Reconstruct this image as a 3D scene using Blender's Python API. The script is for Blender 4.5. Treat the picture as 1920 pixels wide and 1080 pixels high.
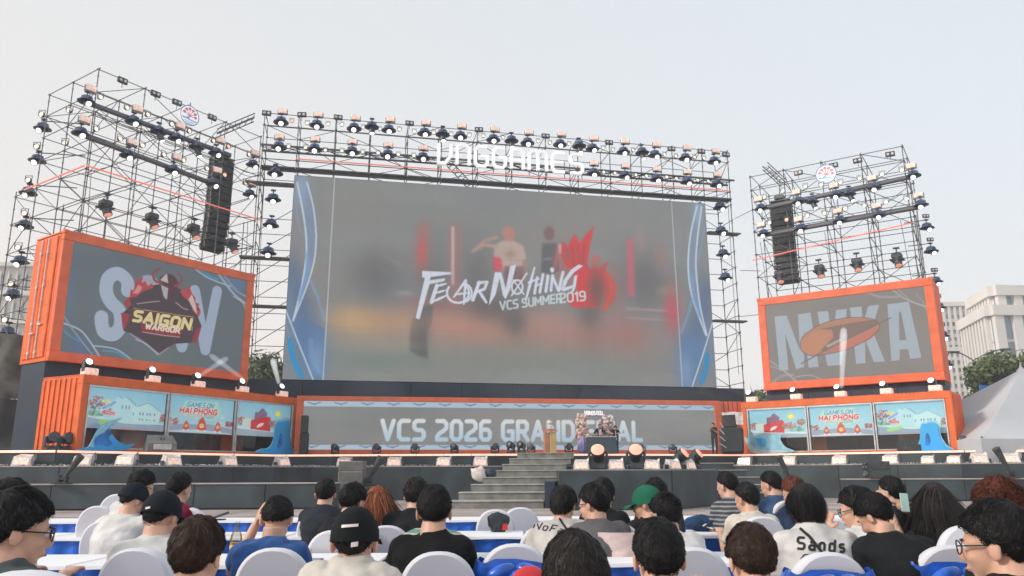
import bpy, math, random
import numpy as np
from mathutils import Vector, Matrix, noise
from mathutils.bvhtree import BVHTree
R = math.radians
random.seed(7)
scene = bpy.context.scene
for o in list(bpy.data.objects):
    bpy.data.objects.remove(o)
col = scene.collection

# ---------------------------------------------------------------- camera, sky, sun, exposure
CAM_H = 1.25
FPX = 1473.5
PITCH = R(13.17)
ROLL = R(-0.25)
cam_data = bpy.data.cameras.new('camera')
cam = bpy.data.objects.new('camera', cam_data)
col.objects.link(cam)
cam_data.sensor_width = 36
cam_data.lens = FPX / 1920 * 36
cam_data.clip_end = 5000
CAM_M = Matrix.Translation((0, 0, CAM_H)) @ Matrix.Rotation(R(90) + PITCH, 4, 'X') @ Matrix.Rotation(ROLL, 4, 'Z')
cam.matrix_world = CAM_M
scene.camera = cam

SUN_EL, SUN_AZ = R(30), R(-112)            # azimuth measured from +Y, negative = to the left
world = bpy.data.worlds.new('World')
scene.world = world
world.use_nodes = True
nt = world.node_tree
bg = nt.nodes['Background']
bg.inputs['Strength'].default_value = 0.1
sky = nt.nodes.new('ShaderNodeTexSky')
sky.sky_type = 'NISHITA'
sky.sun_disc = False
sky.sun_elevation = SUN_EL
sky.sun_rotation = SUN_AZ
sky.air_density = 1.6
sky.dust_density = 6.0
sky.ozone_density = 2.0
veil = nt.nodes.new('ShaderNodeMix')
veil.data_type = 'RGBA'
veil.inputs[0].default_value = 0.86        # thin overcast veil over the sky
tc = nt.nodes.new('ShaderNodeTexCoord')
sepx = nt.nodes.new('ShaderNodeSeparateXYZ')
nt.links.new(tc.outputs['Generated'], sepx.inputs[0])
rmp = nt.nodes.new('ShaderNodeValToRGB')
rmp.color_ramp.elements[0].position = 0.0
rmp.color_ramp.elements[0].color = (1.02, 0.93, 0.88, 1)
rmp.color_ramp.elements[1].position = 0.75
rmp.color_ramp.elements[1].color = (0.70, 0.755, 0.80, 1)
e = rmp.color_ramp.elements.new(0.3)
e.color = (0.84, 0.85, 0.865, 1)
nt.links.new(sepx.outputs['Z'], rmp.inputs[0])
sc = nt.nodes.new('ShaderNodeVectorMath')
sc.operation = 'SCALE'
sc.inputs['Scale'].default_value = 10.7
rmx = nt.nodes.new('ShaderNodeValToRGB')                 # warmer haze to the left, bluer to the right
rmx.color_ramp.elements[0].position = 0.0
rmx.color_ramp.elements[0].color = (1.0, .945, .895, 1)
rmx.color_ramp.elements[1].position = 1.0
rmx.color_ramp.elements[1].color = (.90, .955, .995, 1)
mrx = nt.nodes.new('ShaderNodeMapRange')
mrx.inputs[1].default_value = -.7; mrx.inputs[2].default_value = .7
nt.links.new(sepx.outputs['X'], mrx.inputs[0]); nt.links.new(mrx.outputs[0], rmx.inputs[0])
mlx = nt.nodes.new('ShaderNodeMix'); mlx.data_type = 'RGBA'; mlx.blend_type = 'MULTIPLY'; mlx.inputs[0].default_value = 1
nt.links.new(rmp.outputs[0], mlx.inputs[6]); nt.links.new(rmx.outputs[0], mlx.inputs[7])
nt.links.new(mlx.outputs[2], sc.inputs[0])
nt.links.new(sky.outputs[0], veil.inputs[6])
nt.links.new(sc.outputs[0], veil.inputs[7])
nt.links.new(veil.outputs[2], bg.inputs['Color'])

sun_data = bpy.data.lights.new('sun', 'SUN')
sun = bpy.data.objects.new('sun', sun_data)
col.objects.link(sun)
sun_data.energy = 2.5
sun_data.angle = R(9)
sun_data.color = (1.0, 0.93, 0.84)
sdir = Vector((math.sin(SUN_AZ) * math.cos(SUN_EL), math.cos(SUN_AZ) * math.cos(SUN_EL), math.sin(SUN_EL)))
sun.rotation_euler = sdir.to_track_quat('Z', 'Y').to_euler()

scene.view_settings.view_transform = 'Standard'
scene.view_settings.look = 'None'
scene.view_settings.exposure = 0.2
scene.view_settings.gamma = 1.0
scene.view_settings.use_curve_mapping = False

# ---------------------------------------------------------------- geometry helpers
def ray(px, py):
    d = Vector(((px - 960) / FPX, -(py - 540) / FPX, -1))
    return (CAM_M.to_3x3() @ d)
def at(px, py, Y):
    d = ray(px, py)
    return Vector((0, 0, CAM_H)) + d * (Y / d.y)
def atz(px, Y, z):
    """point at depth Y and height z that shows at column px"""
    lo, hi = -200, 1300
    for _ in range(40):
        m = (lo + hi) / 2
        if at(px, m, Y).z > z: lo = m
        else: hi = m
    p = at(px, lo, Y)
    return Vector((p.x, Y, z))

class Frame:
    """a vertical facade: local x to the right, y away from the audience, z up"""
    def __init__(s, x, y, az, z=0.0):
        s.o = Vector((x, y, z)); s.az = R(az)
        s.ex = Vector((math.cos(s.az), math.sin(s.az), 0))
        s.ey = Vector((-math.sin(s.az), math.cos(s.az), 0))
    def inv(s, px, py, w=0.0):
        """local (x, z) of the photo point on the plane w metres in front of the facade"""
        d = ray(px, py); c = Vector((0, 0, CAM_H)) - s.o
        t = (-w - c.dot(s.ey)) / d.dot(s.ey)
        p = c + d * t
        return p.dot(s.ex), p.z
    def P(s, x, y, z):
        return s.o + s.ex * x + s.ey * y + Vector((0, 0, z))

def lin(c):
    return tuple(((v / 255) / 12.92 if v / 255 <= .04045 else ((v / 255 + .055) / 1.055) ** 2.4) for v in c)

MATS = {}
def mat(name, c, rough=0.6, metal=0.0, var=0.08, vscale=3.0, bump=0.0, bscale=40.0, emit=None, estr=1.0, spec=0.5, stretch=None, sheen=0.0, c2=None):
    if name in MATS: return MATS[name]
    m = bpy.data.materials.new(name); m.use_nodes = True
    n = m.node_tree; b = n.nodes['Principled BSDF']
    b.inputs['Roughness'].default_value = rough
    b.inputs['Metallic'].default_value = metal
    b.inputs['Specular IOR Level'].default_value = spec
    if sheen: b.inputs['Sheen Weight'].default_value = sheen
    t = n.nodes.new('ShaderNodeTexCoord')
    mp = n.nodes.new('ShaderNodeMapping')
    if stretch: mp.inputs['Scale'].default_value = stretch
    n.links.new(t.outputs['Object'], mp.inputs[0])
    nz = n.nodes.new('ShaderNodeTexNoise'); nz.inputs['Scale'].default_value = vscale
    nz.inputs['Detail'].default_value = 6
    n.links.new(mp.outputs[0], nz.inputs['Vector'])
    r = n.nodes.new('ShaderNodeValToRGB')
    a = c2 if c2 else tuple(max(0, v * (1 - var * 2.2)) for v in c[:3])
    bb = tuple(min(1, v * (1 + var * 1.4)) for v in c[:3])
    r.color_ramp.elements[0].position = .32; r.color_ramp.elements[0].color = (*a, 1)
    r.color_ramp.elements[1].position = .68; r.color_ramp.elements[1].color = (*bb, 1)
    n.links.new(nz.outputs['Fac'], r.inputs[0])
    n.links.new(r.outputs[0], b.inputs['Base Color'])
    mr = n.nodes.new('ShaderNodeMapRange')
    mr.inputs[3].default_value = max(0, rough - .1); mr.inputs[4].default_value = min(1, rough + .12)
    n.links.new(nz.outputs['Fac'], mr.inputs[0]); n.links.new(mr.outputs[0], b.inputs['Roughness'])
    if bump:
        n2 = n.nodes.new('ShaderNodeTexNoise'); n2.inputs['Scale'].default_value = bscale; n2.inputs['Detail'].default_value = 4
        n.links.new(mp.outputs[0], n2.inputs['Vector'])
        bp = n.nodes.new('ShaderNodeBump'); bp.inputs['Strength'].default_value = bump; bp.inputs['Distance'].default_value = 0.02
        n.links.new(n2.outputs['Fac'], bp.inputs['Height']); n.links.new(bp.outputs[0], b.inputs['Normal'])
    if emit:
        b.inputs['Emission Color'].default_value = (*emit, 1)
        b.inputs['Emission Strength'].default_value = estr
    MATS[name] = m
    return m

class MB:
    def __init__(s):
        s.v = []; s.f = []; s.m = []; s.sm = []
    def add(s, vs, fs, mi=0, smooth=False):
        k = len(s.v); s.v.extend([tuple(v) for v in vs])
        for f in fs:
            s.f.append(tuple(i + k for i in f)); s.m.append(mi); s.sm.append(smooth)
        return s
    def box(s, x0, x1, y0, y1, z0, z1, mi=0, M=None):
        vs = [Vector((x, y, z)) for z in (z0, z1) for y in (y0, y1) for x in (x0, x1)]
        if M: vs = [M @ v for v in vs]
        return s.add(vs, [(0, 2, 3, 1), (4, 5, 7, 6), (0, 1, 5, 4), (2, 6, 7, 3), (0, 4, 6, 2), (1, 3, 7, 5)], mi)
    def bbox(s, x0, x1, y0, y1, z0, z1, b=0.01, mi=0, M=None):
        """box with chamfered edges"""
        vs = []; cx, cy, cz = (x0+x1)/2, (y0+y1)/2, (z0+z1)/2
        bm_v = []
        for sx in (-1, 1):
            for sy in (-1, 1):
                for sz in (-1, 1):
                    X = x1 if sx > 0 else x0; Y = y1 if sy > 0 else y0; Z = z1 if sz > 0 else z0
                    bm_v += [(X, Y - sy*b, Z - sz*b), (X - sx*b, Y, Z - sz*b), (X - sx*b, Y - sy*b, Z)]
        idx = {}
        n = 0
        for sx in (0, 1):
            for sy in (0, 1):
                for sz in (0, 1):
                    idx[(sx, sy, sz)] = n; n += 3
        fs = []
        q = lambda a, b_, c, d: fs.append((a, b_, c, d))
        for sx in (0, 1):
            L = [idx[(sx, 0, 0)], idx[(sx, 1, 0)], idx[(sx, 1, 1)], idx[(sx, 0, 1)]]
            fs.append(tuple(L if sx else L[::-1]))
        for sy in (0, 1):
            L = [idx[(0, sy, 0)]+1, idx[(0, sy, 1)]+1, idx[(1, sy, 1)]+1, idx[(1, sy, 0)]+1]
            fs.append(tuple(L if sy else L[::-1]))
        for sz in (0, 1):
            L = [idx[(0, 0, sz)]+2, idx[(1, 0, sz)]+2, idx[(1, 1, sz)]+2, idx[(0, 1, sz)]+2]
            fs.append(tuple(L if sz else L[::-1]))
        for sx in (0, 1):
            for sy in (0, 1):
                a, b_ = idx[(sx, sy, 0)], idx[(sx, sy, 1)]
                fs.append((a, a+1, b_+1, b_))
            for sz in (0, 1):
                a, b_ = idx[(sx, 0, sz)], idx[(sx, 1, sz)]
                fs.append((a, b_, b_+2, a+2))
        for sy in (0, 1):
            for sz in (0, 1):
                a, b_ = idx[(0, sy, sz)], idx[(1, sy, sz)]
                fs.append((a+1, a+2, b_+2, b_+1))
        for k in idx.values(): fs.append((k, k+1, k+2))
        vs = [Vector(v) for v in bm_v]
        if M: vs = [M @ v for v in vs]
        return s.add(vs, fs, mi)
    def tube(s, p, q, r, n=8, r2=None, mi=0, smooth=True, caps=True):
        p = Vector(p); q = Vector(q); d = (q - p)
        if d.length < 1e-6: return s
        d.normalize()
        a = d.orthogonal().normalized(); b = d.cross(a)
        r2 = r if r2 is None else r2
        vs = [p + (a * math.cos(2*math.pi*i/n) + b * math.sin(2*math.pi*i/n)) * r for i in range(n)]
        vs += [q + (a * math.cos(2*math.pi*i/n) + b * math.sin(2*math.pi*i/n)) * r2 for i in range(n)]
        s.add(vs, [(i, (i+1) % n, n+(i+1) % n, n+i) for i in range(n)], mi, smooth)
        if caps:
            s.add(vs[:n][::-1], [tuple(range(n))], mi); s.add(vs[n:], [tuple(range(n))], mi)
        return s
    def lathe(s, prof, n=16, M=None, mi=0, smooth=True, close=True):
        vs = []
        for (r, z) in prof:
            for i in range(n):
                a = 2*math.pi*i/n
                vs.append(Vector((r*math.cos(a), r*math.sin(a), z)))
        if M: vs = [M @ v for v in vs]
        k = len(prof)
        s.add(vs, [(j*n+i, j*n+(i+1) % n, (j+1)*n+(i+1) % n, (j+1)*n+i) for j in range(k-1) for i in range(n)], mi, smooth)
        if close:
            s.add(vs[:n][::-1], [tuple(range(n))], mi); s.add(vs[-n:], [tuple(range(n))], mi)
        return s
    def ell(s, c, r, n=16, k=10, M=None, mi=0):
        c = Vector(c); vs = []
        for j in range(k+1):
            t = math.pi * j / k
            for i in range(n):
                a = 2*math.pi*i/n
                v = Vector((r[0]*math.sin(t)*math.cos(a), r[1]*math.sin(t)*math.sin(a), -r[2]*math.cos(t)))
                if M: v = M @ v
                vs.append(c + v)
        return s.add(vs, [(j*n+i, j*n+(i+1) % n, (j+1)*n+(i+1) % n, (j+1)*n+i) for j in range(k) for i in range(n)], mi, True)
    def prism(s, pts, y0, y1, mi=0, M=None):
        """outline in x,z extruded in y"""
        n = len(pts)
        vs = [Vector((x, y0, z)) for x, z in pts] + [Vector((x, y1, z)) for x, z in pts]
        if M: vs = [M @ v for v in vs]
        return s.add(vs, [tuple(range(n)), tuple(range(2*n-1, n-1, -1))] + [(i, n+i, n+(i+1) % n, (i+1) % n) for i in range(n)], mi)
    def slab(s, pts, z0, z1, mi=0):
        """outline in x,y extruded in z"""
        n = len(pts)
        vs = [Vector((x, y, z0)) for x, y in pts] + [Vector((x, y, z1)) for x, y in pts]
        return s.add(vs, [tuple(range(n-1, -1, -1)), tuple(range(n, 2*n))] + [(i, (i+1) % n, n+(i+1) % n, n+i) for i in range(n)], mi)
    def loft(s, rings, n=16, mi=0, power=2.3):
        """rings: (centre, rx, ry, xaxis, yaxis)"""
        vs = []
        for (c, rx, ry, ax, ay) in rings:
            for i in range(n):
                a = 2*math.pi*i/n
                ca, sa = math.cos(a), math.sin(a)
                u = math.copysign(abs(ca) ** (2/power), ca) * rx
                w = math.copysign(abs(sa) ** (2/power), sa) * ry
                vs.append(Vector(c) + ax * u + ay * w)
        k = len(rings)
        s.add(vs, [(j*n+i, j*n+(i+1) % n, (j+1)*n+(i+1) % n, (j+1)*n+i) for j in range(k-1) for i in range(n)], mi, True)
        s.add(vs[:n][::-1], [tuple(range(n))], mi, True); s.add(vs[-n:], [tuple(range(n))], mi, True)
        return s
    def mesh(s, name, mats):
        me = bpy.data.meshes.new(name)
        me.from_pydata(s.v, [], s.f)
        for m in (mats if isinstance(mats, (list, tuple)) else [mats]): me.materials.append(m)
        me.polygons.foreach_set('material_index', s.m)
        me.polygons.foreach_set('use_smooth', s.sm)
        me.update()
        return me
    def build(s, name, mats, parent=None, kind=None, label=None):
        o = bpy.data.objects.new(name, s.mesh(name, mats)); col.objects.link(o)
        if parent: o.parent = parent
        if kind: o['kind'] = kind
        if label: o['label'] = label
        return o

def tag(o, label, cat, group=None):
    o['label'] = label; o['category'] = cat
    if group: o['group'] = group
    return o
def thing(name, label, cat, loc=(0, 0, 0), rz=0.0, group=None):
    o = bpy.data.objects.new(name, None); col.objects.link(o)
    o.empty_display_size = 0.2
    o.location = loc; o.rotation_euler = (0, 0, rz)
    return tag(o, label, cat, group)
def copy_tree(o, parent=None):
    c = o.copy(); col.objects.link(c)
    if parent: c.parent = parent
    for ch in o.children: copy_tree(ch, c)
    return c
def child(name, me, parent, loc=(0, 0, 0), rot=None, scale=None, kind=None):
    o = bpy.data.objects.new(name, me); col.objects.link(o); o.parent = parent; o.location = loc
    if rot is not None: o.rotation_mode = 'QUATERNION'; o.rotation_quaternion = rot
    if scale: o.scale = scale
    if kind: o['kind'] = kind
    return o
ORD = ['first', 'second', 'third', 'fourth', 'fifth', 'sixth', 'seventh', 'eighth', 'ninth', 'tenth', 'eleventh', 'twelfth', 'thirteenth',
       'fourteenth', 'fifteenth', 'sixteenth', 'seventeenth', 'eighteenth', 'nineteenth', 'twentieth', 'twenty-first', 'twenty-second',
       'twenty-third', 'twenty-fourth', 'twenty-fifth', 'twenty-sixth', 'twenty-seventh']

# ---------------------------------------------------------------- stroke lettering
GL = {
 'A': (.74, [[(0, 0), (.37, 1), (.74, 0)], [(.14, .28), (.6, .28)]]),
 'C': (.62, [[(.62, 1), (.16, 1), (0, .84), (0, .16), (.16, 0), (.62, 0)]]),
 'D': (.66, [[(0, 0), (0, 1), (.46, 1), (.66, .8), (.66, .2), (.46, 0), (0, 0)]]),
 'E': (.56, [[(.56, 1), (0, 1), (0, 0), (.56, 0)], [(0, .5), (.5, .5)]]),
 'F': (.54, [[(.54, 1), (0, 1), (0, 0)], [(0, .5), (.48, .5)]]),
 'G': (.66, [[(.64, 1), (.16, 1), (0, .84), (0, .16), (.16, 0), (.66, 0), (.66, .46), (.38, .46)]]),
 'H': (.66, [[(0, 0), (0, 1)], [(.66, 0), (.66, 1)], [(0, .5), (.66, .5)]]),
 'I': (.0, [[(0, 0), (0, 1)]]),
 'K': (.64, [[(0, 0), (0, 1)], [(.64, 1), (.08, .48)], [(.2, .55), (.64, 0)]]),
 'L': (.52, [[(0, 1), (0, 0), (.52, 0)]]),
 'M': (.84, [[(0, 0), (0, 1), (.42, .3), (.84, 1), (.84, 0)]]),
 'N': (.68, [[(0, 0), (0, 1), (.68, 0), (.68, 1)]]),
 'O': (.68, [[(.18, 0), (0, .18), (0, .82), (.18, 1), (.5, 1), (.68, .82), (.68, .18), (.5, 0), (.18, 0)]]),
 'P': (.62, [[(0, 0), (0, 1), (.46, 1), (.62, .85), (.62, .6), (.46, .45), (0, .45)]]),
 'R': (.64, [[(0, 0), (0, 1), (.48, 1), (.62, .86), (.62, .6), (.48, .46), (0, .46)], [(.32, .46), (.66, 0)]]),
 'S': (.62, [[(.6, 1), (.14, 1), (0, .88), (0, .64), (.14, .52), (.48, .5), (.62, .38), (.62, .13), (.48, 0), (0, 0)]]),
 'T': (.6, [[(0, 1), (.6, 1)], [(.3, 1), (.3, 0)]]),
 'U': (.66, [[(0, 1), (0, .16), (.16, 0), (.5, 0), (.66, .16), (.66, 1)]]),
 'V': (.72, [[(0, 1), (.36, 0), (.72, 1)]]),
 'W': (1.0, [[(0, 1), (.25, 0), (.5, .8), (.75, 0), (1, 1)]]),
 'Y': (.68, [[(0, 1), (.34, .48), (.68, 1)], [(.34, .48), (.34, 0)]]),
 '0': (.62, [[(.16, 0), (0, .16), (0, .84), (.16, 1), (.46, 1), (.62, .84), (.62, .16), (.46, 0), (.16, 0)]]),
 '1': (.26, [[(0, .8), (.24, 1), (.24, 0)]]),
 '2': (.6, [[(0, 1), (.45, 1), (.6, .86), (.6, .62), (.46, .5), (.14, .32), (0, .16), (0, 0), (.6, 0)]]),
 '3': (.58, [[(0, 1), (.44, 1), (.58, .86), (.58, .62), (.44, .52), (.58, .4), (.58, .14), (.44, 0), (0, 0)], [(.15, .52), (.44, .52)]]),
 '6': (.6, [[(.56, 1), (.16, 1), (0, .84), (0, .15), (.15, 0), (.46, 0), (.6, .14), (.6, .4), (.46, .54), (0, .54)]]),
 '9': (.6, [[(.04, 0), (.44, 0), (.6, .16), (.6, .85), (.45, 1), (.14, 1), (0, .86), (0, .6), (.14, .46), (.6, .46)]]),
 '!': (.0, [[(0, 1), (0, .35)], [(0, .1), (0, 0)]]),
 'a': (.46, [[(.05, .64), (.38, .64), (.46, .55), (.46, 0), (.1, 0), (0, .1), (0, .26), (.1, .36), (.46, .36)]]),
 'd': (.46, [[(.46, 1), (.46, 0), (.1, 0), (0, .1), (0, .54), (.1, .64), (.46, .64)]]),
 'i': (.0, [[(0, 0), (0, .62)], [(0, .84), (0, .94)]]),
 'n': (.44, [[(0, 0), (0, .64)], [(0, .5), (.12, .64), (.34, .64), (.44, .52), (.44, 0)]]),
 'o': (.46, [[(.1, 0), (0, .1), (0, .54), (.1, .64), (.36, .64), (.46, .54), (.46, .1), (.36, 0), (.1, 0)]]),
 'r': (.3, [[(0, 0), (0, .64)], [(0, .48), (.14, .64), (.3, .64)]]),
 's': (.42, [[(.4, .64), (.1, .64), (0, .56), (0, .42), (.1, .34), (.34, .32), (.42, .24), (.42, .1), (.34, 0), (0, 0)]]),
}
def text_strokes(txt, x, y, h, w=1.0, gap=0.28, slant=0.0, space=0.45):
    out = []; cx = 0.0
    for ch in txt:
        if ch == ' ': cx += space; continue
        gw, st = GL[ch]
        for s in st: out.append([(x + (cx + a) * h * w + b * h * slant, y + b * h) for a, b in s])
        cx += gw + gap
    return out, (cx - gap) * h * w
def outline(pts, wd):
    """mitred outline of an open or closed polyline"""
    pts = [Vector(p) for p in pts]; n = len(pts); L = []; Rr = []
    closed = (pts[0] - pts[-1]).length < 1e-6
    for i in range(n):
        if closed:
            a = pts[i-1] if i > 0 else pts[-2]; b = pts[i+1] if i < n-1 else pts[1]
        else:
            a = pts[i-1] if i > 0 else None; b = pts[i+1] if i < n-1 else None
        d1 = (pts[i]-a).normalized() if a is not None else None
        d2 = (b-pts[i]).normalized() if b is not None else None
        if d1 is None: d1 = d2
        if d2 is None: d2 = d1
        n1 = Vector((-d1.y, d1.x)); n2 = Vector((-d2.y, d2.x)); m = (n1+n2)
        if m.length < 1e-4: m = n1
        m.normalize(); k = wd/2/max(.35, m.dot(n1))
        L.append(pts[i]+m*k); Rr.append(pts[i]-m*k)
    return L, Rr
def stroke_prism(mb, pts, wd, y0, y1, mi=0):
    L, Rr = outline(pts, wd)
    n = len(L)
    vs = []
    for i in range(n):
        for p in (L[i], Rr[i]):
            for y in (y0, y1): vs.append((p.x, y, p.y))
    fs = []
    for i in range(n-1):
        a = i*4; b = a+4
        fs += [(a, b, b+2, a+2), (a+1, a+3, b+3, b+1), (a, a+1, b+1, b), (a+2, b+2, b+3, a+3)]
    fs += [(0, 2, 3, 1), ((n-1)*4, (n-1)*4+1, (n-1)*4+3, (n-1)*4+2)]
    mb.add(vs, fs, mi)

# ---------------------------------------------------------------- picture painter for LED screens and printed boards
class Canvas:
    def __init__(s, W, H, nx, ny, base, conv=None):
        s.W, s.H, s.nx, s.ny = W, H, nx, ny
        s.X, s.Y = np.meshgrid(np.linspace(0, W, nx), np.linspace(0, H, ny))
        s.a = np.zeros((ny, nx, 3)); s.a[:] = base
        s.conv = conv or (lambda x, y: (x, y))
        s.px = W / nx
    def _bb(s, x0, x1, y0, y1):
        i0 = max(0, int(x0/s.W*(s.nx-1))-1); i1 = min(s.nx, int(x1/s.W*(s.nx-1))+3)
        j0 = max(0, int(y0/s.H*(s.ny-1))-1); j1 = min(s.ny, int(y1/s.H*(s.ny-1))+3)
        return slice(j0, j1), slice(i0, i1)
    def _mix(s, sl, al, c):
        if sl[0].start >= sl[0].stop or sl[1].start >= sl[1].stop: return
        al = al[..., None]
        s.a[sl] = s.a[sl]*(1-al) + np.array(c, float)*al
    def blob(s, px, py, rx, ry, c, al=1.0, rot=0.0, p=1.0):
        """soft blob; rx, ry in photo pixels"""
        x, y = s.conv(px, py); x2, _ = s.conv(px+rx, py); _, y2 = s.conv(px, py-ry)
        rx, ry = abs(x2-x)+1e-6, abs(y2-y)+1e-6
        m = max(rx, ry)*2.6
        sl = s._bb(x-m, x+m, y-m, y+m)
        X, Y = s.X[sl]-x, s.Y[sl]-y; cr, sr = math.cos(rot), math.sin(rot)
        d = ((X*cr+Y*sr)/rx)**2 + ((-X*sr+Y*cr)/ry)**2
        s._mix(sl, al*np.exp(-d**p), c)
    def disc(s, px, py, rx, ry, c, al=1.0, rot=0.0):
        x, y = s.conv(px, py); x2, _ = s.conv(px+rx, py); _, y2 = s.conv(px, py-ry)
        rx, ry = abs(x2-x)+1e-6, abs(y2-y)+1e-6; m = max(rx, ry)+.1*s.W
        sl = s._bb(x-m, x+m, y-m, y+m); X, Y = s.X[sl]-x, s.Y[sl]-y; cr, sr = math.cos(rot), math.sin(rot)
        d = np.sqrt(((X*cr+Y*sr)/rx)**2 + ((-X*sr+Y*cr)/ry)**2)
        s._mix(sl, al*np.clip((1-d)*min(rx, ry)/s.px+.5, 0, 1), c)
    def poly(s, pts, c, al=1.0):
        P = [s.conv(*p) for p in pts]; xs = [p[0] for p in P]; ys = [p[1] for p in P]
        sl = s._bb(min(xs), max(xs), min(ys), max(ys)); X, Y = s.X[sl], s.Y[sl]
        acc = np.zeros(X.shape); h = s.px*.25
        for ox, oy in ((-h, -h), (h, -h), (-h, h), (h, h)):
            ins = np.zeros(X.shape, bool)
            for i in range(len(P)):
                (x1, y1), (x2, y2) = P[i], P[i-1]
                if y1 == y2: continue
                c_ = ((y1 > Y+oy) != (y2 > Y+oy)) & (X+ox < (x2-x1)*(Y+oy-y1)/(y2-y1)+x1)
                ins ^= c_
            acc += ins*.25
        s._mix(sl, acc*al, c)
    def stroke(s, pts, w, c, al=1.0, soft=None, raw=False, w2=None):
        P = pts if raw else [s.conv(*p) for p in pts]
        if not raw:
            q = s.conv(pts[0][0]+w, pts[0][1]); w = abs(q[0]-P[0][0])+abs(q[1]-P[0][1])*.3
        soft = s.px*.8 if soft is None else soft*w
        xs = [p[0] for p in P]; ys = [p[1] for p in P]; m = w+soft*2
        sl = s._bb(min(xs)-m, max(xs)+m, min(ys)-m, max(ys)+m); X, Y = s.X[sl], s.Y[sl]
        best = np.full(X.shape, -1e9); n = len(P)-1
        for i in range(n):
            (x1, y1), (x2, y2) = P[i], P[i+1]; dx, dy = x2-x1, y2-y1; L = dx*dx+dy*dy+1e-12
            t = np.clip(((X-x1)*dx+(Y-y1)*dy)/L, 0, 1)
            d = np.sqrt((X-x1-t*dx)**2+(Y-y1-t*dy)**2)
            ww = w/2
            if w2 is not None:
                tt = (i+t)/n; ww = (w/2)*(1-(1-w2)*np.abs(2*tt-1))
            best = np.maximum(best, ww-d)
        s._mix(sl, al*np.clip(best/soft+.5, 0, 1), c)
    def text(s, txt, x, y, h, wd, c, w=1.0, gap=.3, slant=0.0, al=1.0, space=.45, c2=None):
        """local coordinates; width in metres"""
        st, tw = text_strokes(txt, x, y, h, w, gap, slant, space)
        if c2 is not None:                        # vertical colour change inside the letters
            keep = s.a.copy(); s.a[:] = 0
            for p in st: s.stroke(p, wd, (1, 1, 1), 1, raw=True)
            m = s.a[..., :1].copy(); g = np.clip((s.Y-y)/h, 0, 1)[..., None]
            cc = np.array(c2)*(1-g)+np.array(c)*g
            s.a = keep*(1-m*al)+cc*m*al
        else:
            for p in st: s.stroke(p, wd, c, al, raw=True)
        return tw
    def blur(s, k):
        for _ in range(k):
            s.a[1:-1] = (s.a[:-2]+2*s.a[1:-1]+s.a[2:])/4; s.a[:, 1:-1] = (s.a[:, :-2]+2*s.a[:, 1:-1]+s.a[:, 2:])/4
    def mesh(s, name, material, y=0.0, x0=0.0, z0=0.0, dim=1.0):
        ny, nx = s.ny, s.nx
        co = np.stack([s.X+x0, np.full(s.X.shape, y), s.Y+z0], -1).reshape(-1, 3)
        i = np.arange((ny-1)*(nx-1)); r = i//(nx-1); q = i % (nx-1); a = r*nx+q
        f = np.stack([a, a+1, a+1+nx, a+nx], -1)
        me = bpy.data.meshes.new(name)
        me.vertices.add(len(co)); me.vertices.foreach_set('co', co.ravel())
        me.loops.add(len(f)*4); me.loops.foreach_set('vertex_index', f.ravel().astype(np.int32))
        me.polygons.add(len(f)); me.polygons.foreach_set('loop_start', np.arange(len(f), dtype=np.int32)*4)
        me.polygons.foreach_set('loop_total', np.full(len(f), 4, np.int32))
        me.update(calc_edges=True)
        at_ = me.color_attributes.new('picture', 'FLOAT_COLOR', 'POINT')
        c = np.clip(s.a/255, 0, 1); c = np.where(c <= .04045, c/12.92, ((c+.055)/1.055)**2.4)*dim
        at_.data.foreach_set('color', np.concatenate([c.reshape(-1, 3), np.ones((ny*nx, 1))], 1).ravel())
        me.materials.append(material)
        return me
def picture_mat(name, emit, rough=.4, base=None):
    m = bpy.data.materials.new(name); m.use_nodes = True; n = m.node_tree; b = n.nodes['Principled BSDF']
    a = n.nodes.new('ShaderNodeAttribute'); a.attribute_name = 'picture'
    b.inputs['Roughness'].default_value = rough
    if emit:
        b.inputs['Base Color'].default_value = (.02, .02, .022, 1); b.inputs['Specular IOR Level'].default_value = .25
        # led dot structure: fine modulation of the emission
        t = n.nodes.new('ShaderNodeTexCoord'); z = n.nodes.new('ShaderNodeTexNoise'); z.inputs['Scale'].default_value = 1.3
        n.links.new(t.outputs['Object'], z.inputs['Vector'])
        mr = n.nodes.new('ShaderNodeMapRange'); mr.inputs[3].default_value = emit*.94; mr.inputs[4].default_value = emit*1.06
        n.links.new(z.outputs['Fac'], mr.inputs[0]); n.links.new(mr.outputs[0], b.inputs['Emission Strength'])
        n.links.new(a.outputs['Color'], b.inputs['Emission Color'])
    else:
        n.links.new(a.outputs['Color'], b.inputs['Base Color'])
        n.links.new(a.outputs['Color'], b.inputs['Emission Color']); b.inputs['Emission Strength'].default_value = .45   # printed colours also emit, added to brighten the boards
    return m
LED = picture_mat('led_screen_picture', 0.68)
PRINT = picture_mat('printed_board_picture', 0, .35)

# ---------------------------------------------------------------- materials
M_ground = mat('ground_paving', (.40, .335, .315), .75, var=.12, vscale=.5, bump=.3, bscale=8)
M_asph = mat('far_ground', (.3, .29, .27), .9, var=.15, vscale=.05)
M_black = mat('black_stage_cloth', (.028, .034, .038), .65, var=.25, vscale=1.2, bump=.2, bscale=6)
M_panel = mat('dark_stage_panel', (.036, .054, .064), .5, var=.25, vscale=.8, bump=.08, bscale=3)
M_deck = mat('stage_deck_board', (.10, .10, .10), .6, var=.2, vscale=1.5)
M_edge = mat('riser_edge_trim', (.42, .36, .35), .5)
M_navy = mat('navy_fascia', (.020, .036, .065), .6, var=.15, vscale=.6, bump=.15, bscale=2)
M_orange = mat('orange_container_paint', (.80, .145, .028), .42, var=.08, vscale=1.6, bump=.08, bscale=5)
M_orange2 = mat('orange_frame_paint', (.78, .155, .06), .4, var=.08, vscale=1.4)
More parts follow.
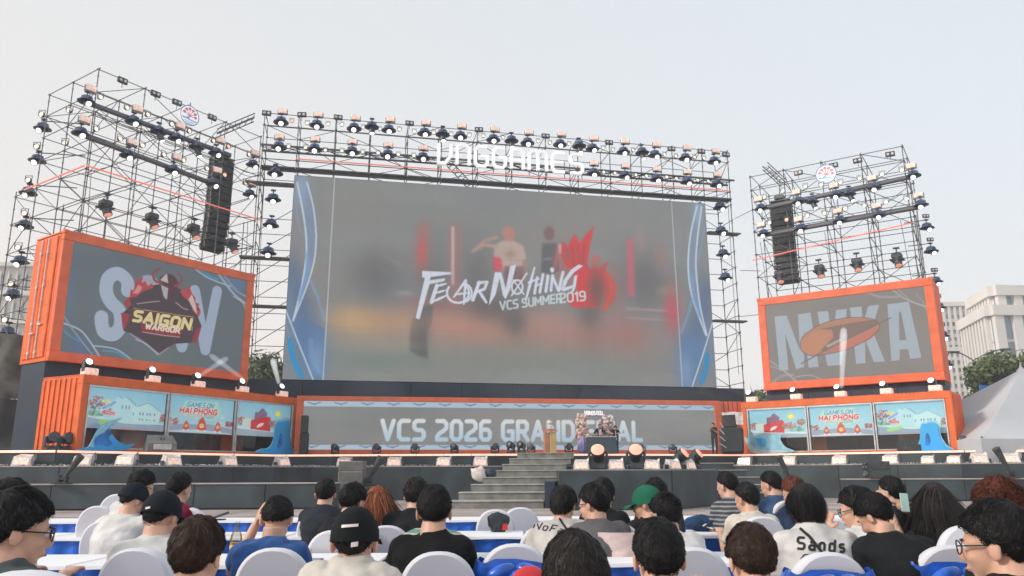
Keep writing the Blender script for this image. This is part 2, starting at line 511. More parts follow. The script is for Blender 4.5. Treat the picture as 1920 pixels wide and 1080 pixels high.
M_steel = mat('galvanised_steel', (.15, .155, .165), .45, .5, var=.25, vscale=3)
M_alu = mat('aluminium_frame', (.62, .64, .66), .35, .6, var=.08)
M_truss = mat('dark_truss_plank', (.15, .16, .18), .5, .4, var=.2)
M_led_red = mat('red_led_tube', (.8, .2, .15), .4, emit=(1, .24, .18), estr=.42)
M_led_peach = mat('peach_led_bar', (.9, .6, .5), .4, emit=(1, .52, .38), estr=1.0)
M_hood = mat('navy_rain_hood', (.055, .085, .17), .32, var=.2, vscale=4)
M_hood2 = mat('grey_lamp_body', (.05, .06, .075), .4, var=.2, vscale=6)
M_lens = mat('lit_white_lens', (.9, .95, 1), .2, emit=(1, 1, 1), estr=1.6)
M_lens_o = mat('salmon_lens', (.8, .4, .3), .25, emit=(1, .42, .28), estr=.5)
M_par = mat('lit_warm_par_lens', (.9, .8, .65), .3, emit=(1, .86, .66), estr=.75)
M_par_r = mat('lit_red_par_lens', (.9, .5, .4), .3, emit=(1, .35, .25), estr=1.1)
M_blind = mat('peach_strobe_face', (.8, .6, .52), .4, emit=(1, .62, .50), estr=.36, var=.2, vscale=8)
M_plastic = mat('clear_rain_cover', (.72, .66, .63), .25, var=.12, vscale=7, bump=.5, bscale=9)
M_whiteb = mat('white_lamp_base', (.7, .62, .60), .4, var=.1, vscale=6)
M_spk = mat('speaker_black', (.03, .033, .038), .6, var=.2, vscale=5, bump=.2, bscale=60)
M_spk2 = mat('speaker_grille', (.055, .06, .065), .7, var=.25, vscale=12, bump=.5, bscale=90)
M_grey = mat('grey_road_case', (.22, .22, .205), .6, var=.15)
M_white = mat('white_sign_acrylic', (.86, .86, .87), .35, var=.02, emit=(1, 1, 1), estr=.34)
M_concrete = mat('pale_building_wall', (.62, .565, .53), .8, var=.06, vscale=.1)
M_fin = mat('pale_building_fin', (.70, .66, .63), .8, var=.05, vscale=.1)
M_bglass = mat('building_window_glass', (.26, .32, .35), .15, var=.25, vscale=.2, spec=.8)
M_bglass2 = mat('building_tinted_glass', (.20, .33, .37), .12, var=.2, vscale=.2, spec=.8)
M_tent = mat('grey_tent_fabric', (.52, .53, .56), .6, var=.05, vscale=.3, bump=.1, bscale=2)
M_tarp = mat('dark_tarpaulin', (.06, .062, .062), .45, var=.3, vscale=.7, bump=.6, bscale=2.5)
M_tarp2 = mat('grey_net_cover', (.16, .16, .145), .8, var=.3, vscale=1.0, bump=.4, bscale=5)
M_leaf = mat('leaf_green', (.075, .115, .03), .6, var=.35, vscale=.8)
M_leaf2 = mat('leaf_light_green', (.16, .2, .07), .6, var=.3, vscale=.6)
M_bark = mat('tree_bark', (.10, .075, .055), .9, var=.3, vscale=3)
M_wcloth = mat('white_table_cloth', (.80, .80, .83), .7, var=.03, vscale=2, bump=.15, bscale=4, sheen=.2)
M_bcloth = mat('blue_table_skirt', (.012, .13, .60), .5, var=.2, vscale=4, bump=.2, bscale=12, sheen=.2)
M_spandex = mat('white_chair_spandex', (.66, .66, .71), .75, var=.03, vscale=3, bump=.05, bscale=8, sheen=.1)
M_chleg = mat('chair_leg_metal', (.25, .25, .26), .4, .8)
M_satin = mat('blue_satin_sash', (.012, .12, .60), .3, var=.25, vscale=9, bump=.4, bscale=10, sheen=.3)
M_skin = mat('skin', (.62, .36, .26), .5, var=.08, vscale=9, bump=.04, bscale=60)
M_skin.node_tree.nodes['Principled BSDF'].inputs['Subsurface Weight'].default_value = .12
M_skin.node_tree.nodes['Principled BSDF'].inputs['Subsurface Radius'].default_value = (.02, .008, .004)
M_eyew = mat('eye_white', (.7, .68, .66), .3); M_iris = mat('dark_iris', (.02, .012, .01), .2)
M_lip = mat('lip', (.42, .17, .14), .45)
M_glass_frame = mat('glasses_frame', (.015, .015, .018), .3)
M_lensg = mat('glasses_lens', (.35, .38, .42), .08)
M_silver = mat('silver_confetti', (.8, .77, .76), .35, .3, var=.2)

def glass(name, tint=(1, 1, 1), refl=.1, rough=.03):
    m = bpy.data.materials.new(name); m.use_nodes = True; n = m.node_tree
    out = n.nodes['Material Output']; n.nodes.remove(n.nodes['Principled BSDF'])
    g = n.nodes.new('ShaderNodeBsdfGlossy'); g.inputs['Roughness'].default_value = rough
    t = n.nodes.new('ShaderNodeBsdfTransparent'); t.inputs[0].default_value = (*tint, 1)
    lw = n.nodes.new('ShaderNodeFresnel'); lw.inputs[0].default_value = 1.45
    ad = n.nodes.new('ShaderNodeMath'); ad.inputs[1].default_value = refl
    mx = n.nodes.new('ShaderNodeMixShader')
    n.links.new(lw.outputs[0], ad.inputs[0]); n.links.new(ad.outputs[0], mx.inputs[0])
    n.links.new(t.outputs[0], mx.inputs[1]); n.links.new(g.outputs[0], mx.inputs[2]); n.links.new(mx.outputs[0], out.inputs[0])
    return m
M_pane = glass('booth_window_glass', (.93, .97, .98), .03)

# ================================================================ GROUND
g = MB(); g.slab([(-45, -12), (45, -12), (45, 60), (-45, 60)], -0.3, 0.0)
o = g.build('plaza_ground', M_ground, kind='structure')
g = MB(); g.slab([(-172, -34), (172, -34), (172, 222), (-172, 222)], -0.6, -0.02)
g.build('ground', M_asph, kind='structure')
jt = MB()                                   # recessed-looking joints between the large paving slabs: thin dark sealant lines
for i in range(-7, 8):
    jt.box(i*3-.012, i*3+.012, 4, 40, 0.0, 0.004)
for j in range(2, 13):
    jt.box(-22, 22, j*3-.012, j*3+.012, 0.001, 0.005)
jt.build('paving_joint', mat('joint_grey', (.16, .14, .13), .9), kind='stuff')
dr = MB()
for _ in range(260):                        # confetti scraps left on the plaza in front of the stage
    x, y = random.uniform(-14, 20), random.uniform(22, 34); a = random.uniform(0, 6); s = random.uniform(.015, .05)
    dr.add([(x+s*math.cos(a), y+s*math.sin(a), .012), (x-s*math.sin(a), y+s*math.cos(a), .02), (x-s*math.cos(a), y-s*math.sin(a), .01), (x+s*math.sin(a), y-s*math.cos(a), .018)], [(0, 1, 2, 3)])
dr.build('confetti', M_silver, kind='stuff')

# ================================================================ STAGE
DK, SH = 2.12, 1.52
PD = [(-27, 30.4), (-16.9, 29.7), (-11.3, 38.8), (-2, 38.8), (6, 40.4), (11.9, 42.6), (20.3, 36.1), (28, 35.2)]
PS = [(-27, 29.2), (-13.6, 28.9), (-9.3, 37.2), (8, 38.6), (11.2, 41.0), (19.4, 34.8), (28, 33.9)]
stage = thing('stage_platform', 'long black concert stage platform with peach light bars along its front edge', 'stage')
b = MB(); b.slab([(x, y) for x, y in PD] + [(28, 52), (-27, 52)], 0.0, DK); b.build('deck', M_deck, stage)
b = MB(); b.slab(PS + [(x, y+.0) for x, y in PD[::-1]], 0.0, SH-.004); b.build('front_shelf', M_black, stage)
def along(P, step):
    out = []
    for (x0, y0), (x1, y1) in zip(P, P[1:]):
        L = math.hypot(x1-x0, y1-y0); n = max(1, round(L/step))
        for i in range(n):
            out.append(((x0+(x1-x0)*i/n, y0+(y1-y0)*i/n), (x0+(x1-x0)*(i+1)/n, y0+(y1-y0)*(i+1)/n)))
    return out
def seg_box(mb, p, q, off0, off1, z0, z1, gap=.01, mi=0):
    """box along p-q, from off0 to off1 metres in front"""
    dx, dy = q[0]-p[0], q[1]-p[1]; L = math.hypot(dx, dy); a = math.atan2(dy, dx)
    M = Matrix.Translation((p[0], p[1], 0)) @ Matrix.Rotation(a, 4, 'Z')
    mb.bbox(gap, L-gap, -off1, -off0, z0, z1, .008, mi, M)
for p, q in along(PD, 1.25):
    m = MB(); seg_box(m, p, q, .03, .09, DK-.10, DK-.015, .012); m.build('light_bar', M_led_peach, stage)
for p, q in along(PD, 2.5):
    m = MB(); seg_box(m, p, q, .0, .028, SH+.02, DK-.13, .006); m.build('fascia_panel', M_panel, stage)
for p, q in along(PS, 2.5):
    m = MB(); seg_box(m, p, q, .0, .03, .02, SH-.03, .012); m.build('fascia_panel', M_panel, stage)
m = MB()
for p, q in along(PS, 30): seg_box(m, p, q, .0, .05, SH-.03, SH+.012, 0)
m.build('shelf_edge', M_edge, stage)
cf = MB()
for p, q in along(PS, 1.0):
    if -1.8 < p[0] < 8: continue
    for _ in range(34):
        t = random.random(); x = p[0]+(q[0]-p[0])*t; y = p[1]+(q[1]-p[1])*t + random.uniform(.02, .5); s = random.uniform(.02, .06); a = random.uniform(0, 6)
        z = SH+random.uniform(.005, .05)
        cf.add([(x+s*math.cos(a), y+s*math.sin(a), z), (x-s*math.sin(a), y+s*math.cos(a), z+.03), (x-s*math.cos(a), y-s*math.sin(a), z+.01), (x+s*math.sin(a), y-s*math.cos(a), z+.04)], [(0, 1, 2, 3)])
cf.build('silver_confetti', M_silver, kind='stuff')

# low risers (rows of long dark boxes) before the stage
for (p, q, lab) in (((-26, 27.9), (-6.3, 28.8), 'long low black riser with pale top edge before the left half of the stage'),
                    ((14.0, 33.9), (28, 32.6), 'long low black riser with pale top edge before the right end of the stage')):
    t = thing('stage_riser', lab, 'riser', (p[0], p[1], 0), math.atan2(q[1]-p[1], q[0]-p[0]))
    L = math.hypot(q[0]-p[0], q[1]-p[1]); n = round(L/2.5)
    for i in range(n):
        m = MB(); m.bbox(L*i/n+.012, L*(i+1)/n-.012, 0, .95, .05, .86, .012); m.build('riser_box', M_panel, t)
        m = MB(); m.bbox(L*i/n+.004, L*(i+1)/n-.004, -.035, 1.0, .862, .91, .01); m.build('top_board', M_edge, t)
    m = MB(); m.box(0, L, .12, .9, 0, .05); m.build('plinth', M_black, t)

# front block with steps
t = thing('stage_extension', 'dark box extension of the stage front carrying big tilted lamps', 'stage')
m = MB(); m.slab([(1.55, 27), (5.3, 27), (7.6, 30.3), (9.8, 38.2), (2.0, 38.0)], 0, 1.30); m.build('body', M_panel, t)
for p, q in (((1.55, 27), (5.3, 27)), ((5.3, 27), (7.6, 30.3))):
    m = MB(); seg_box(m, p, q, 0, .03, .03, 1.27, .02); m.build('fascia_panel', M_panel, t)
    m = MB(); seg_box(m, p, q, -.1, .035, 1.27, 1.32, 0); m.build('edge_trim', M_grey, t)
t = thing('stage_steps', 'wide grey steps climbing to the centre of the stage', 'steps')
Lp = [844, 860, 883, 905, 931, 942, 955, 970]; Rp = [1019, 1028, 1038, 1045, 1055, 1062, 1070, 1076]
for k in range(8):
    Y = 28.5+k*1.2; z = .262*(k+1); xl = atz(Lp[k], Y, z).x; xr = atz(Rp[k], Y, z).x
    m = MB(); m.box(xl, xr, Y, Y+1.3, z-.262 if k else 0, z-.03); m.build('riser_face', M_grey, t)
    m = MB(); m.bbox(xl-.02, xr+.02, Y-.04, Y+1.23, z-.03, z+.004, .008); m.build('tread', M_edge if k % 1 else mat('step_tread', (.40, .39, .35), .6, var=.15), t)
m = MB(); m.slab([(atz(1019, 28.5, 0).x+.05, 28.5), (atz(1030, 28.5, 0).x+.2, 28.5), (2.3, 37.5), (1.6, 37.5)], 0, .9); m.build('side_board', M_navy, t)
t = thing('stage_steps', 'small dark steps beside the right side of the lamp block', 'steps')
for k in range(5):
    Y = 33.0+k*.7; z = .3*(k+1)+.1
    m = MB(); m.box(8.15, 11.2-.35*k, Y, Y+3.2-.5*k, z-.3 if k else 0, z-.03); m.build('riser_face', M_panel, t)
    m = MB(); m.bbox(8.15, 11.22-.35*k, Y-.04, Y+.7, z-.03, z+.003, .008); m.build('tread', M_edge, t)

# ================================================================ FRAMES OF THE FACADES
FC = Frame(-.293*42.5, 42.5, 11.94); CW, CZ0, CZ1 = 25.36, 6.18, 17.91
FL = Frame(-.594*32, 32, 55.2); LW, LZ0, LZ1 = 9.70, 5.79, 11.39
FR = Frame(.319*44, 44, -34.68); RW, RZ0, RZ1 = 8.96, 5.61, 10.84
BL = Frame(-.546*30.5, 30.5, 62.2); BLW, BLZ1 = 11.9, 5.0
BR = Frame(.288*43.5, 43.5, -38.6); BRW, BRZ1 = 10.3, 4.88
BN = Frame(-.27*40, 40, 10.48); NW, NZ0, NZ1 = 22.6, DK+.01, 5.05

def text_px(cv, txt, x, y, h, wd, c, ang=0.0, w=1.0, gap=.3, slant=0.0, al=1.0, space=.4):
    st, tw = text_strokes(txt, 0, 0, h, w, gap, slant, space)
    ca, sa = math.cos(ang), math.sin(ang)
    for s in st: cv.stroke([(x+a*ca+b*sa, y+a*sa-b*ca) for a, b in s], wd, c, al)
    return tw
def bez(p, n=14):
    """smooth curve through points"""
    P = [p[0]]+list(p)+[p[-1]]; out = []
    for i in range(1, len(P)-2):
        for k in range(n):
            t = k/n; a, b_, c, d = P[i-1], P[i], P[i+1], P[i+2]
            out.append(tuple(.5*((2*b_[j])+(-a[j]+c[j])*t+(2*a[j]-5*b_[j]+4*c[j]-d[j])*t*t+(-a[j]+3*b_[j]-3*c[j]+d[j])*t**3) for j in (0, 1)))
    out.append(p[-1]); return out

# ---------------------------------------------------------------- big centre screen
def conv_for(fr, z0, w=0.0):
    def f(x, y):
        a, b_ = fr.inv(x, y, w); return (a, b_-z0)
    return f
cv = Canvas(CW, CZ1-CZ0, 580, 268, (151, 150, 148), conv_for(FC, CZ0))
q = lambda x, y: (600+x*.3854, 380+y*.3854)
rr = random.Random(3)
for _ in range(60):
    c = rr.choice([(158, 158, 156), (143, 146, 146), (156, 150, 143), (150, 156, 150)])
    cv.blob(rr.uniform(560, 1330), rr.uniform(340, 720), rr.uniform(30, 110), rr.uniform(12, 45), c, .5)
def B(x, y, rx, ry, c, al=1.0, rot=0.0): X, Y_ = q(x, y); cv.blob(X, Y_, rx*.3854, ry*.3854, c, al, rot)
B(250, 570, 210, 70, (192, 160, 128), .8); B(160, 560, 90, 60, (198, 172, 134), .6); B(720, 590, 260, 70, (190, 148, 132), .8)
B(1200, 640, 300, 90, (178, 148, 136), .7); B(900, 690, 500, 60, (160, 146, 136), .6); B(300, 770, 300, 50, (132, 146, 136), .6)
B(1000, 780, 500, 60, (146, 148, 138), .7); B(560, 500, 150, 40, (186, 118, 112), .6); B(1500, 640, 120, 90, (170, 128, 120), .6)
B(820, 500, 130, 90, (118, 108, 106), .85); B(950, 570, 70, 90, (112, 112, 112), .75); B(1310, 560, 60, 130, (122, 116, 110), .8)
B(300, 380, 160, 120, (132, 134, 134), .6); B(560, 330, 120, 160, (134, 128, 126), .6); B(760, 300, 140, 160, (138, 134, 132), .6)
B(1560, 350, 120, 150, (132, 126, 126), .6); B(350, 280, 60, 8, (172, 158, 154), .7, -.5); B(300, 325, 70, 8, (168, 156, 152), .6, -.5)
B(410, 440, 45, 12, (176, 170, 160), .8); B(1680, 430, 45, 22, (180, 178, 158), .7)
cv.poly([q(435, 720), q(440, 590), q(490, 500), q(550, 500), q(545, 590), q(520, 620), q(525, 760), q(480, 745)], (104, 112, 112), .85)
B(495, 240, 30, 95, (202, 112, 106), .9); B(505, 130, 26, 32, (178, 132, 124), .9)
cv.stroke([q(655, 130), q(655, 480)], 16, (196, 128, 122), .6, soft=1.2)
cv.stroke([q(646, 120), q(646, 395)], 4, (224, 200, 196), .95)
# salute figure
cv.poly([q(850, 210), q(885, 185), q(940, 185), q(990, 210), q(1004, 280), q(985, 290), q(985, 340), q(850, 330), q(845, 260)], (198, 176, 166), .95)
cv.disc(*q(918, 150), 12, 14, (196, 146, 132), .95); cv.stroke([q(860, 215), q(800, 205), q(745, 235)], 6, (200, 164, 150), .9); cv.stroke([q(750, 232), q(800, 185), q(860, 168)], 5, (200, 160, 146), .9)
B(925, 250, 26, 20, (168, 140, 118), .7); cv.poly([q(842, 262), q(880, 268), q(890, 330), q(845, 332)], (224, 96, 106), .9)
cv.poly([q(895, 310), q(1000, 310), q(985, 420), q(900, 420)], (136, 112, 112), .8); cv.stroke([q(995, 280), q(992, 380)], 5, (184, 140, 124), .8)
# second figure, red flame shape, crouching figure
cv.poly([q(1080, 200), q(1150, 195), q(1165, 330), q(1130, 350), q(1075, 340)], (112, 114, 116), .9); cv.disc(*q(1115, 150), 10, 13, (138, 112, 108), .8)
cv.stroke([q(1160, 215), q(1140, 320)], 6, (190, 134, 122), .8); cv.stroke([q(1090, 275), q(1128, 272)], 2, (188, 190, 190), .8)
cv.poly([q(*p) for p in [(1165, 235), (1180, 190), (1205, 215), (1222, 180), (1240, 148), (1262, 195), (1290, 160), (1335, 112), (1314, 200), (1300, 300), (1325, 345), (1290, 420), (1250, 430), (1235, 350), (1190, 300)]], (226, 84, 86), .92)
cv.poly([q(*p) for p in [(1300, 345), (1322, 312), (1362, 318), (1405, 280), (1388, 332), (1440, 390), (1432, 470), (1402, 505), (1378, 440), (1355, 512), (1230, 512), (1195, 470), (1245, 425)]], (222, 88, 88), .9)
for p_ in ([(1255, 210), (1262, 300)], [(1285, 205), (1280, 290)], [(1225, 215), (1235, 300)]): cv.stroke([q(*z) for z in p_], 5, (168, 96, 90), .7)
B(1200, 300, 60, 90, (196, 100, 96), .5); B(1420, 420, 50, 100, (190, 112, 104), .5)
cv.poly([q(1190, 215), q(1215, 240), q(1220, 280), q(1190, 265)], (168, 110, 102), .8)
cv.disc(*q(1340, 285), 10, 12, (196, 128, 118), .9); B(1345, 420, 40, 90, (112, 112, 104), .8); cv.stroke([q(1395, 350), q(1430, 420), q(1380, 520)], 9, (214, 104, 92), .9)
for x_, y_, rx_, ry_, c_, a2 in ((170, 580, 130, 60, (206, 172, 132), .65), (380, 590, 150, 60, (198, 160, 132), .55), (650, 600, 160, 65, (204, 150, 132), .6), (850, 640, 170, 50, (194, 150, 130), .5), (1080, 580, 130, 70, (196, 148, 136), .55),
    (1250, 640, 150, 60, (192, 140, 130), .5), (1480, 620, 120, 70, (184, 134, 130), .45), (330, 690, 300, 30, (178, 160, 138), .4)): B(x_, y_, rx_, ry_, c_, a2)
for x_, y_, rx_, ry_, a2 in ((270, 340, 110, 130, .45), (560, 400, 60, 90, .4), (770, 370, 70, 120, .4), (1060, 420, 60, 80, .4), (1600, 400, 110, 120, .4), (950, 585, 50, 60, .5), (500, 650, 40, 90, .5)): B(x_, y_, rx_, ry_, (112, 108, 108), a2)
cv.stroke([q(1168, 205), q(1168, 245)], 3, (232, 214, 214), .9)
cv.stroke([q(1508, 190), q(1514, 440)], 13, (206, 118, 130), .85, soft=.5)
B(1560, 180, 30, 60, (176, 152, 148), .7); B(1660, 260, 34, 70, (178, 142, 136), .6)
cv.stroke([q(1488, 516), q(1745, 528)], 2.4, (206, 176, 170), .8); cv.stroke([q(1488, 560), q(1745, 575)], 2, (206, 172, 164), .7)
B(1715, 530, 40, 110, (208, 104, 108), .85); cv.blur(3)
# title lettering, brush style
r_ = lambda x, y: (740+x*.1979, 470+y*.1979)
WH = (220, 224, 234)
def S(pts, w, c=WH, w2=None, al=.97): cv.stroke([r_(*p) for p in pts], w*.1979*1.05, c, al, w2=w2)
def ring(cx, cy, rx, ry, n=18, a0=0, a1=360): return [(cx+rx*math.cos(R(a0+(a1-a0)*i/n)), cy+ry*math.sin(R(a0+(a1-a0)*i/n))) for i in range(n+1)]
cv.poly([r_(262, 190), r_(530, 205), r_(540, 222), r_(345, 250), r_(330, 280), r_(480, 262), r_(470, 290), r_(330, 318), r_(235, 650), r_(198, 640), r_(285, 260), r_(258, 250)], WH, .97)
S([(400, 330), (348, 488)], 34); S([(395, 338), (490, 312)], 24, w2=.5); S([(380, 405), (480, 375)], 22, w2=.5); S([(350, 488), (490, 425)], 26, w2=.5)
S(ring(600, 400, 105, 95, 20, -60, 215), 20); S([(560, 440), (672, 285), (655, 505)], 26, w2=.6); S([(575, 415), (705, 400)], 18); S(ring(655, 400, 75, 85, 12, -80, 80), 18)
S([(800, 300), (740, 468)], 30); S([(790, 305), (875, 298), (850, 365), (770, 392)], 26); S([(800, 385), (868, 490)], 30, w2=.7)
cv.poly([r_(950, 205), r_(1005, 205), r_(955, 420), r_(890, 525), r_(915, 380)], WH, .97)
cv.poly([r_(985, 215), r_(1010, 205), r_(1062, 400), r_(1050, 460), r_(1025, 425)], WH, .97)
cv.poly([r_(1095, 145), r_(1150, 135), r_(1095, 360), r_(1050, 462), r_(1040, 420)], WH, .97)
S(ring(1160, 345, 52, 66), 17); S([(1125, 280), (1222, 412)], 14); S([(1252, 215), (1108, 425)], 14)
S([(1325, 160), (1240, 475)], 28, w2=.5); S([(1270, 300), (1365, 268)], 18); S([(1350, 255), (1325, 405)], 24); S([(1405, 225), (1375, 395)], 24); S([(1335, 335), (1395, 312)], 18)
S([(1452, 240), (1432, 385)], 26); S([(1490, 178), (1492, 190)], 34); S([(1495, 235), (1480, 378)], 24); S([(1495, 245), (1548, 370)], 24); S([(1595, 205), (1555, 378)], 26)
cv.poly([r_(1745, 130), r_(1785, 145), r_(1700, 205), r_(1640, 280), r_(1612, 350), r_(1690, 325), r_(1700, 240), r_(1730, 230), r_(1715, 340), r_(1690, 400), r_(1672, 385), r_(1690, 350), r_(1600, 388), r_(1572, 370), r_(1600, 280), r_(1670, 180)], WH, .97)
text_px(cv, 'VCS SUMMER', *r_(1002, 562), 15.0, 3.0, (205, 216, 216), R(-7.5), .86, .30, .08)
text_px(cv, '2019', *r_(1568, 492), 16.5, 3.0, (214, 222, 222), R(-5.5), .98, .28, .05)
# blue ribbons on both side strips
LB, CY, WL = (140, 170, 208), (40, 158, 214), (206, 220, 234)
def side(fn, lines):
    for pts, w, c, al in lines: cv.stroke(bez([fn(*p) for p in pts]), w, c, al, soft=.35)
s1 = lambda x, y: (520+x*.37, 320+y*.37); s2 = lambda x, y: (1240+x*.3516, 360+y*.3516)
for k_ in range(9): cv.blob(*s1(70+18*k_-7*(k_ % 3), 520+60*k_), 17, 40, (104, 122, 152), .5)
for k_ in range(9): cv.blob(*s2(240-16*k_+7*(k_ % 3), 540+58*k_), 15, 38, (108, 126, 154), .5)
cv.poly([s1(*p) for p in [(100, 30), (150, 30), (186, 200), (196, 380), (165, 520), (84, 752), (128, 560), (146, 400), (135, 240)]], (140, 160, 188), .62)
cv.poly([s2(*p) for p in [(180, 60), (222, 64), (196, 250), (188, 400), (208, 600), (240, 760), (165, 560), (142, 400), (155, 230)]], (146, 164, 190), .62)
cv.poly([s1(*p) for p in [(40, 700), (100, 760), (200, 780), (240, 800), (234, 1055), (182, 1055), (110, 880)]], (104, 134, 176), .7)
cv.poly([s2(*p) for p in [(270, 710), (230, 790), (140, 760), (104, 760), (114, 1040), (163, 1040), (215, 880)]], (112, 138, 178), .7)
cv.blob(*s1(150, 900), 34, 60, (112, 140, 172), .75); cv.blob(*s1(200, 960), 16, 34, (150, 180, 206), .6); cv.blob(*s1(120, 100), 14, 30, (162, 182, 204), .7); cv.blob(*s1(60, 700), 14, 60, (132, 150, 172), .6)
side(s1, [([(100, 60), (135, 240), (148, 400), (128, 560), (80, 760)], 3.2, WL, .9), ([(150, 60), (185, 200), (196, 380), (165, 540), (82, 755)], 3.0, WL, .85), ([(85, 120), (110, 280), (135, 330)], 2, LB, .8),
          ([(150, 420), (150, 520), (110, 650)], 7, LB, .7), ([(170, 560), (210, 660), (240, 760)], 5, LB, .6), ([(40, 700), (110, 880), (182, 1060)], 2.4, WL, .95), ([(45, 780), (90, 960), (120, 1060)], 1.6, LB, .8),
          ([(65, 860), (80, 950), (120, 1040)], 9, CY, .85), ([(170, 860), (180, 960), (230, 1040)], 9, LB, .45)])
cv.stroke([s1(291, 30), s1(232, 1060)], 1.7, (205, 208, 210), .9)
cv.blob(*s2(165, 880), 30, 56, (118, 146, 178), .7); cv.blob(*s2(130, 960), 14, 34, (152, 178, 204), .6); cv.blob(*s2(195, 110), 10, 26, (166, 182, 202), .7); cv.blob(*s2(265, 800), 14, 50, (136, 152, 176), .6)
side(s2, [([(190, 75), (155, 230), (143, 400), (165, 560), (238, 765)], 3.0, WL, .9), ([(214, 78), (192, 250), (184, 400), (205, 600), (242, 762)], 3.0, WL, .85), ([(232, 180), (205, 330), (192, 360)], 2, LB, .7),
          ([(158, 440), (175, 560), (205, 660)], 6, LB, .7), ([(165, 570), (140, 660), (105, 750)], 5, LB, .6), ([(272, 700), (220, 870), (163, 1040)], 2.2, WL, .95), ([(246, 870), (235, 950), (212, 1012)], 8, CY, .8)])
cv.a = 148+(cv.a-np.array((151, 149, 147.)))*1.22
cv.stroke([s2(54, 60), s2(112, 1040)], 1.7, (205, 208, 210), .9)
for i_ in range(1, 16): cv.stroke([(i_*CW/16, 0), (i_*CW/16, CZ1-CZ0)], .03, (120, 119, 118), .22, raw=True)
for i_ in range(1, 8): cv.stroke([(0, i_*(CZ1-CZ0)/8), (CW, i_*(CZ1-CZ0)/8)], .03, (120, 119, 118), .22, raw=True)
t = thing('led_screen', 'giant main screen showing FEAR NOTHING lettering between blue ribbon strips', 'screen', FC.o, FC.az)
child('picture', cv.mesh('picture', LED, -.012, 0, CZ0, .92), t)
m = MB(); m.box(-.02, CW+.02, 0, .22, CZ0-.02, CZ1+.02); m.build('cabinet_back', M_black, t)
m = MB()
for i in range(9): m.box(.1+i*CW/9, .22+i*CW/9, .24, .34, CZ0, CZ1)
m.build('mounting_rail', M_steel, t)
# dark fascia under the screen
t = thing('screen_base', 'dark blue cloth fascia running under the giant main screen', 'fascia', FC.o, FC.az)
x0, _ = FC.inv(462, 730, 0); x1, _ = FC.inv(1398, 745, 0)
for i in range(10):
    a = x0+(x1-x0)*i/10; c = x0+(x1-x0)*(i+1)/10
    m = MB(); m.bbox(a+.004, c-.004, .02, .8, DK+.01, CZ0-.03, .01); m.build('cloth_panel', M_navy, t)

# ---------------------------------------------------------------- lower banner screen
cv = Canvas(NW-.5, 2.42, 600, 68, (138, 141, 139), conv_for(BN, NZ0+.25))
for _ in range(26): cv.blob(rr.uniform(565, 1340), rr.uniform(765, 830), 60, 20, rr.choice([(154, 156, 154), (140, 144, 146), (156, 152, 150)]), .5)
hb = 2.42
cv.a[(cv.Y > hb-.27) | (cv.Y < .25)] = (186, 208, 226)
for i in range(17):
    x = .5+i*1.33
    for yy in (hb-.12, .15):
        for k, sg in ((0, 1), (1, -1)):
            cv.stroke([(x-.30*sg, yy+.05), (x-.1*sg, yy-.01), (x, yy-.035)], .055, (104, 124, 152), .9, raw=True)
        cv.stroke([(x-.06, yy-.03), (x, yy-.07), (x+.06, yy-.03)], .04, (104, 124, 152), .9, raw=True)
xa = BN.inv(703, 825)[0]; xb = BN.inv(1197, 825)[0]; zb = BN.inv(950, 824.5)[1]-(NZ0+.25); zt = BN.inv(950, 790.5)[1]-(NZ0+.25)
_, tw = text_strokes('VCS 2026 GRAND FINAL', 0, 0, zt-zb, 1.0, .36, 0, .52)
cv.text('VCS 2026 GRAND FINAL', xa+.1, zb, zt-zb, .22, (232, 236, 238), (xb-xa-.2)/tw, .36, 0, 1, .52, c2=(190, 216, 232))
t = thing('banner_screen', 'long low screen reading VCS 2026 GRAND FINAL in an orange frame', 'screen', BN.o, BN.az)
child('picture', cv.mesh('picture', LED, -.01, .25, NZ0+.25, .98), t)
m = MB(); m.box(.2, NW-.2, 0, .2, NZ0+.2, NZ1-.2); m.build('cabinet_back', M_black, t)
for nm, a in (('top_rail', (-.1, NW+.1, -.12, .22, NZ1-.25, NZ1)), ('bottom_rail', (-.1, NW+.1, -.12, .22, NZ0, NZ0+.25)), ('side_rail', (-.1, .25, -.125, .22, NZ0+.252, NZ1-.252)), ('side_rail', (NW-.25, NW+.1, -.125, .22, NZ0+.252, NZ1-.252))):
    m = MB(); m.bbox(*a, .015); m.build(nm, M_orange2, t)
for i in range(7):   # corrugated orange infill between banner and right booth
    m = MB(); m.bbox(NW+.12+i*.28, NW+.34+i*.28, 0, .12, NZ0, NZ1-.02, .02); m.build('corrugated_panel', M_orange2, t)

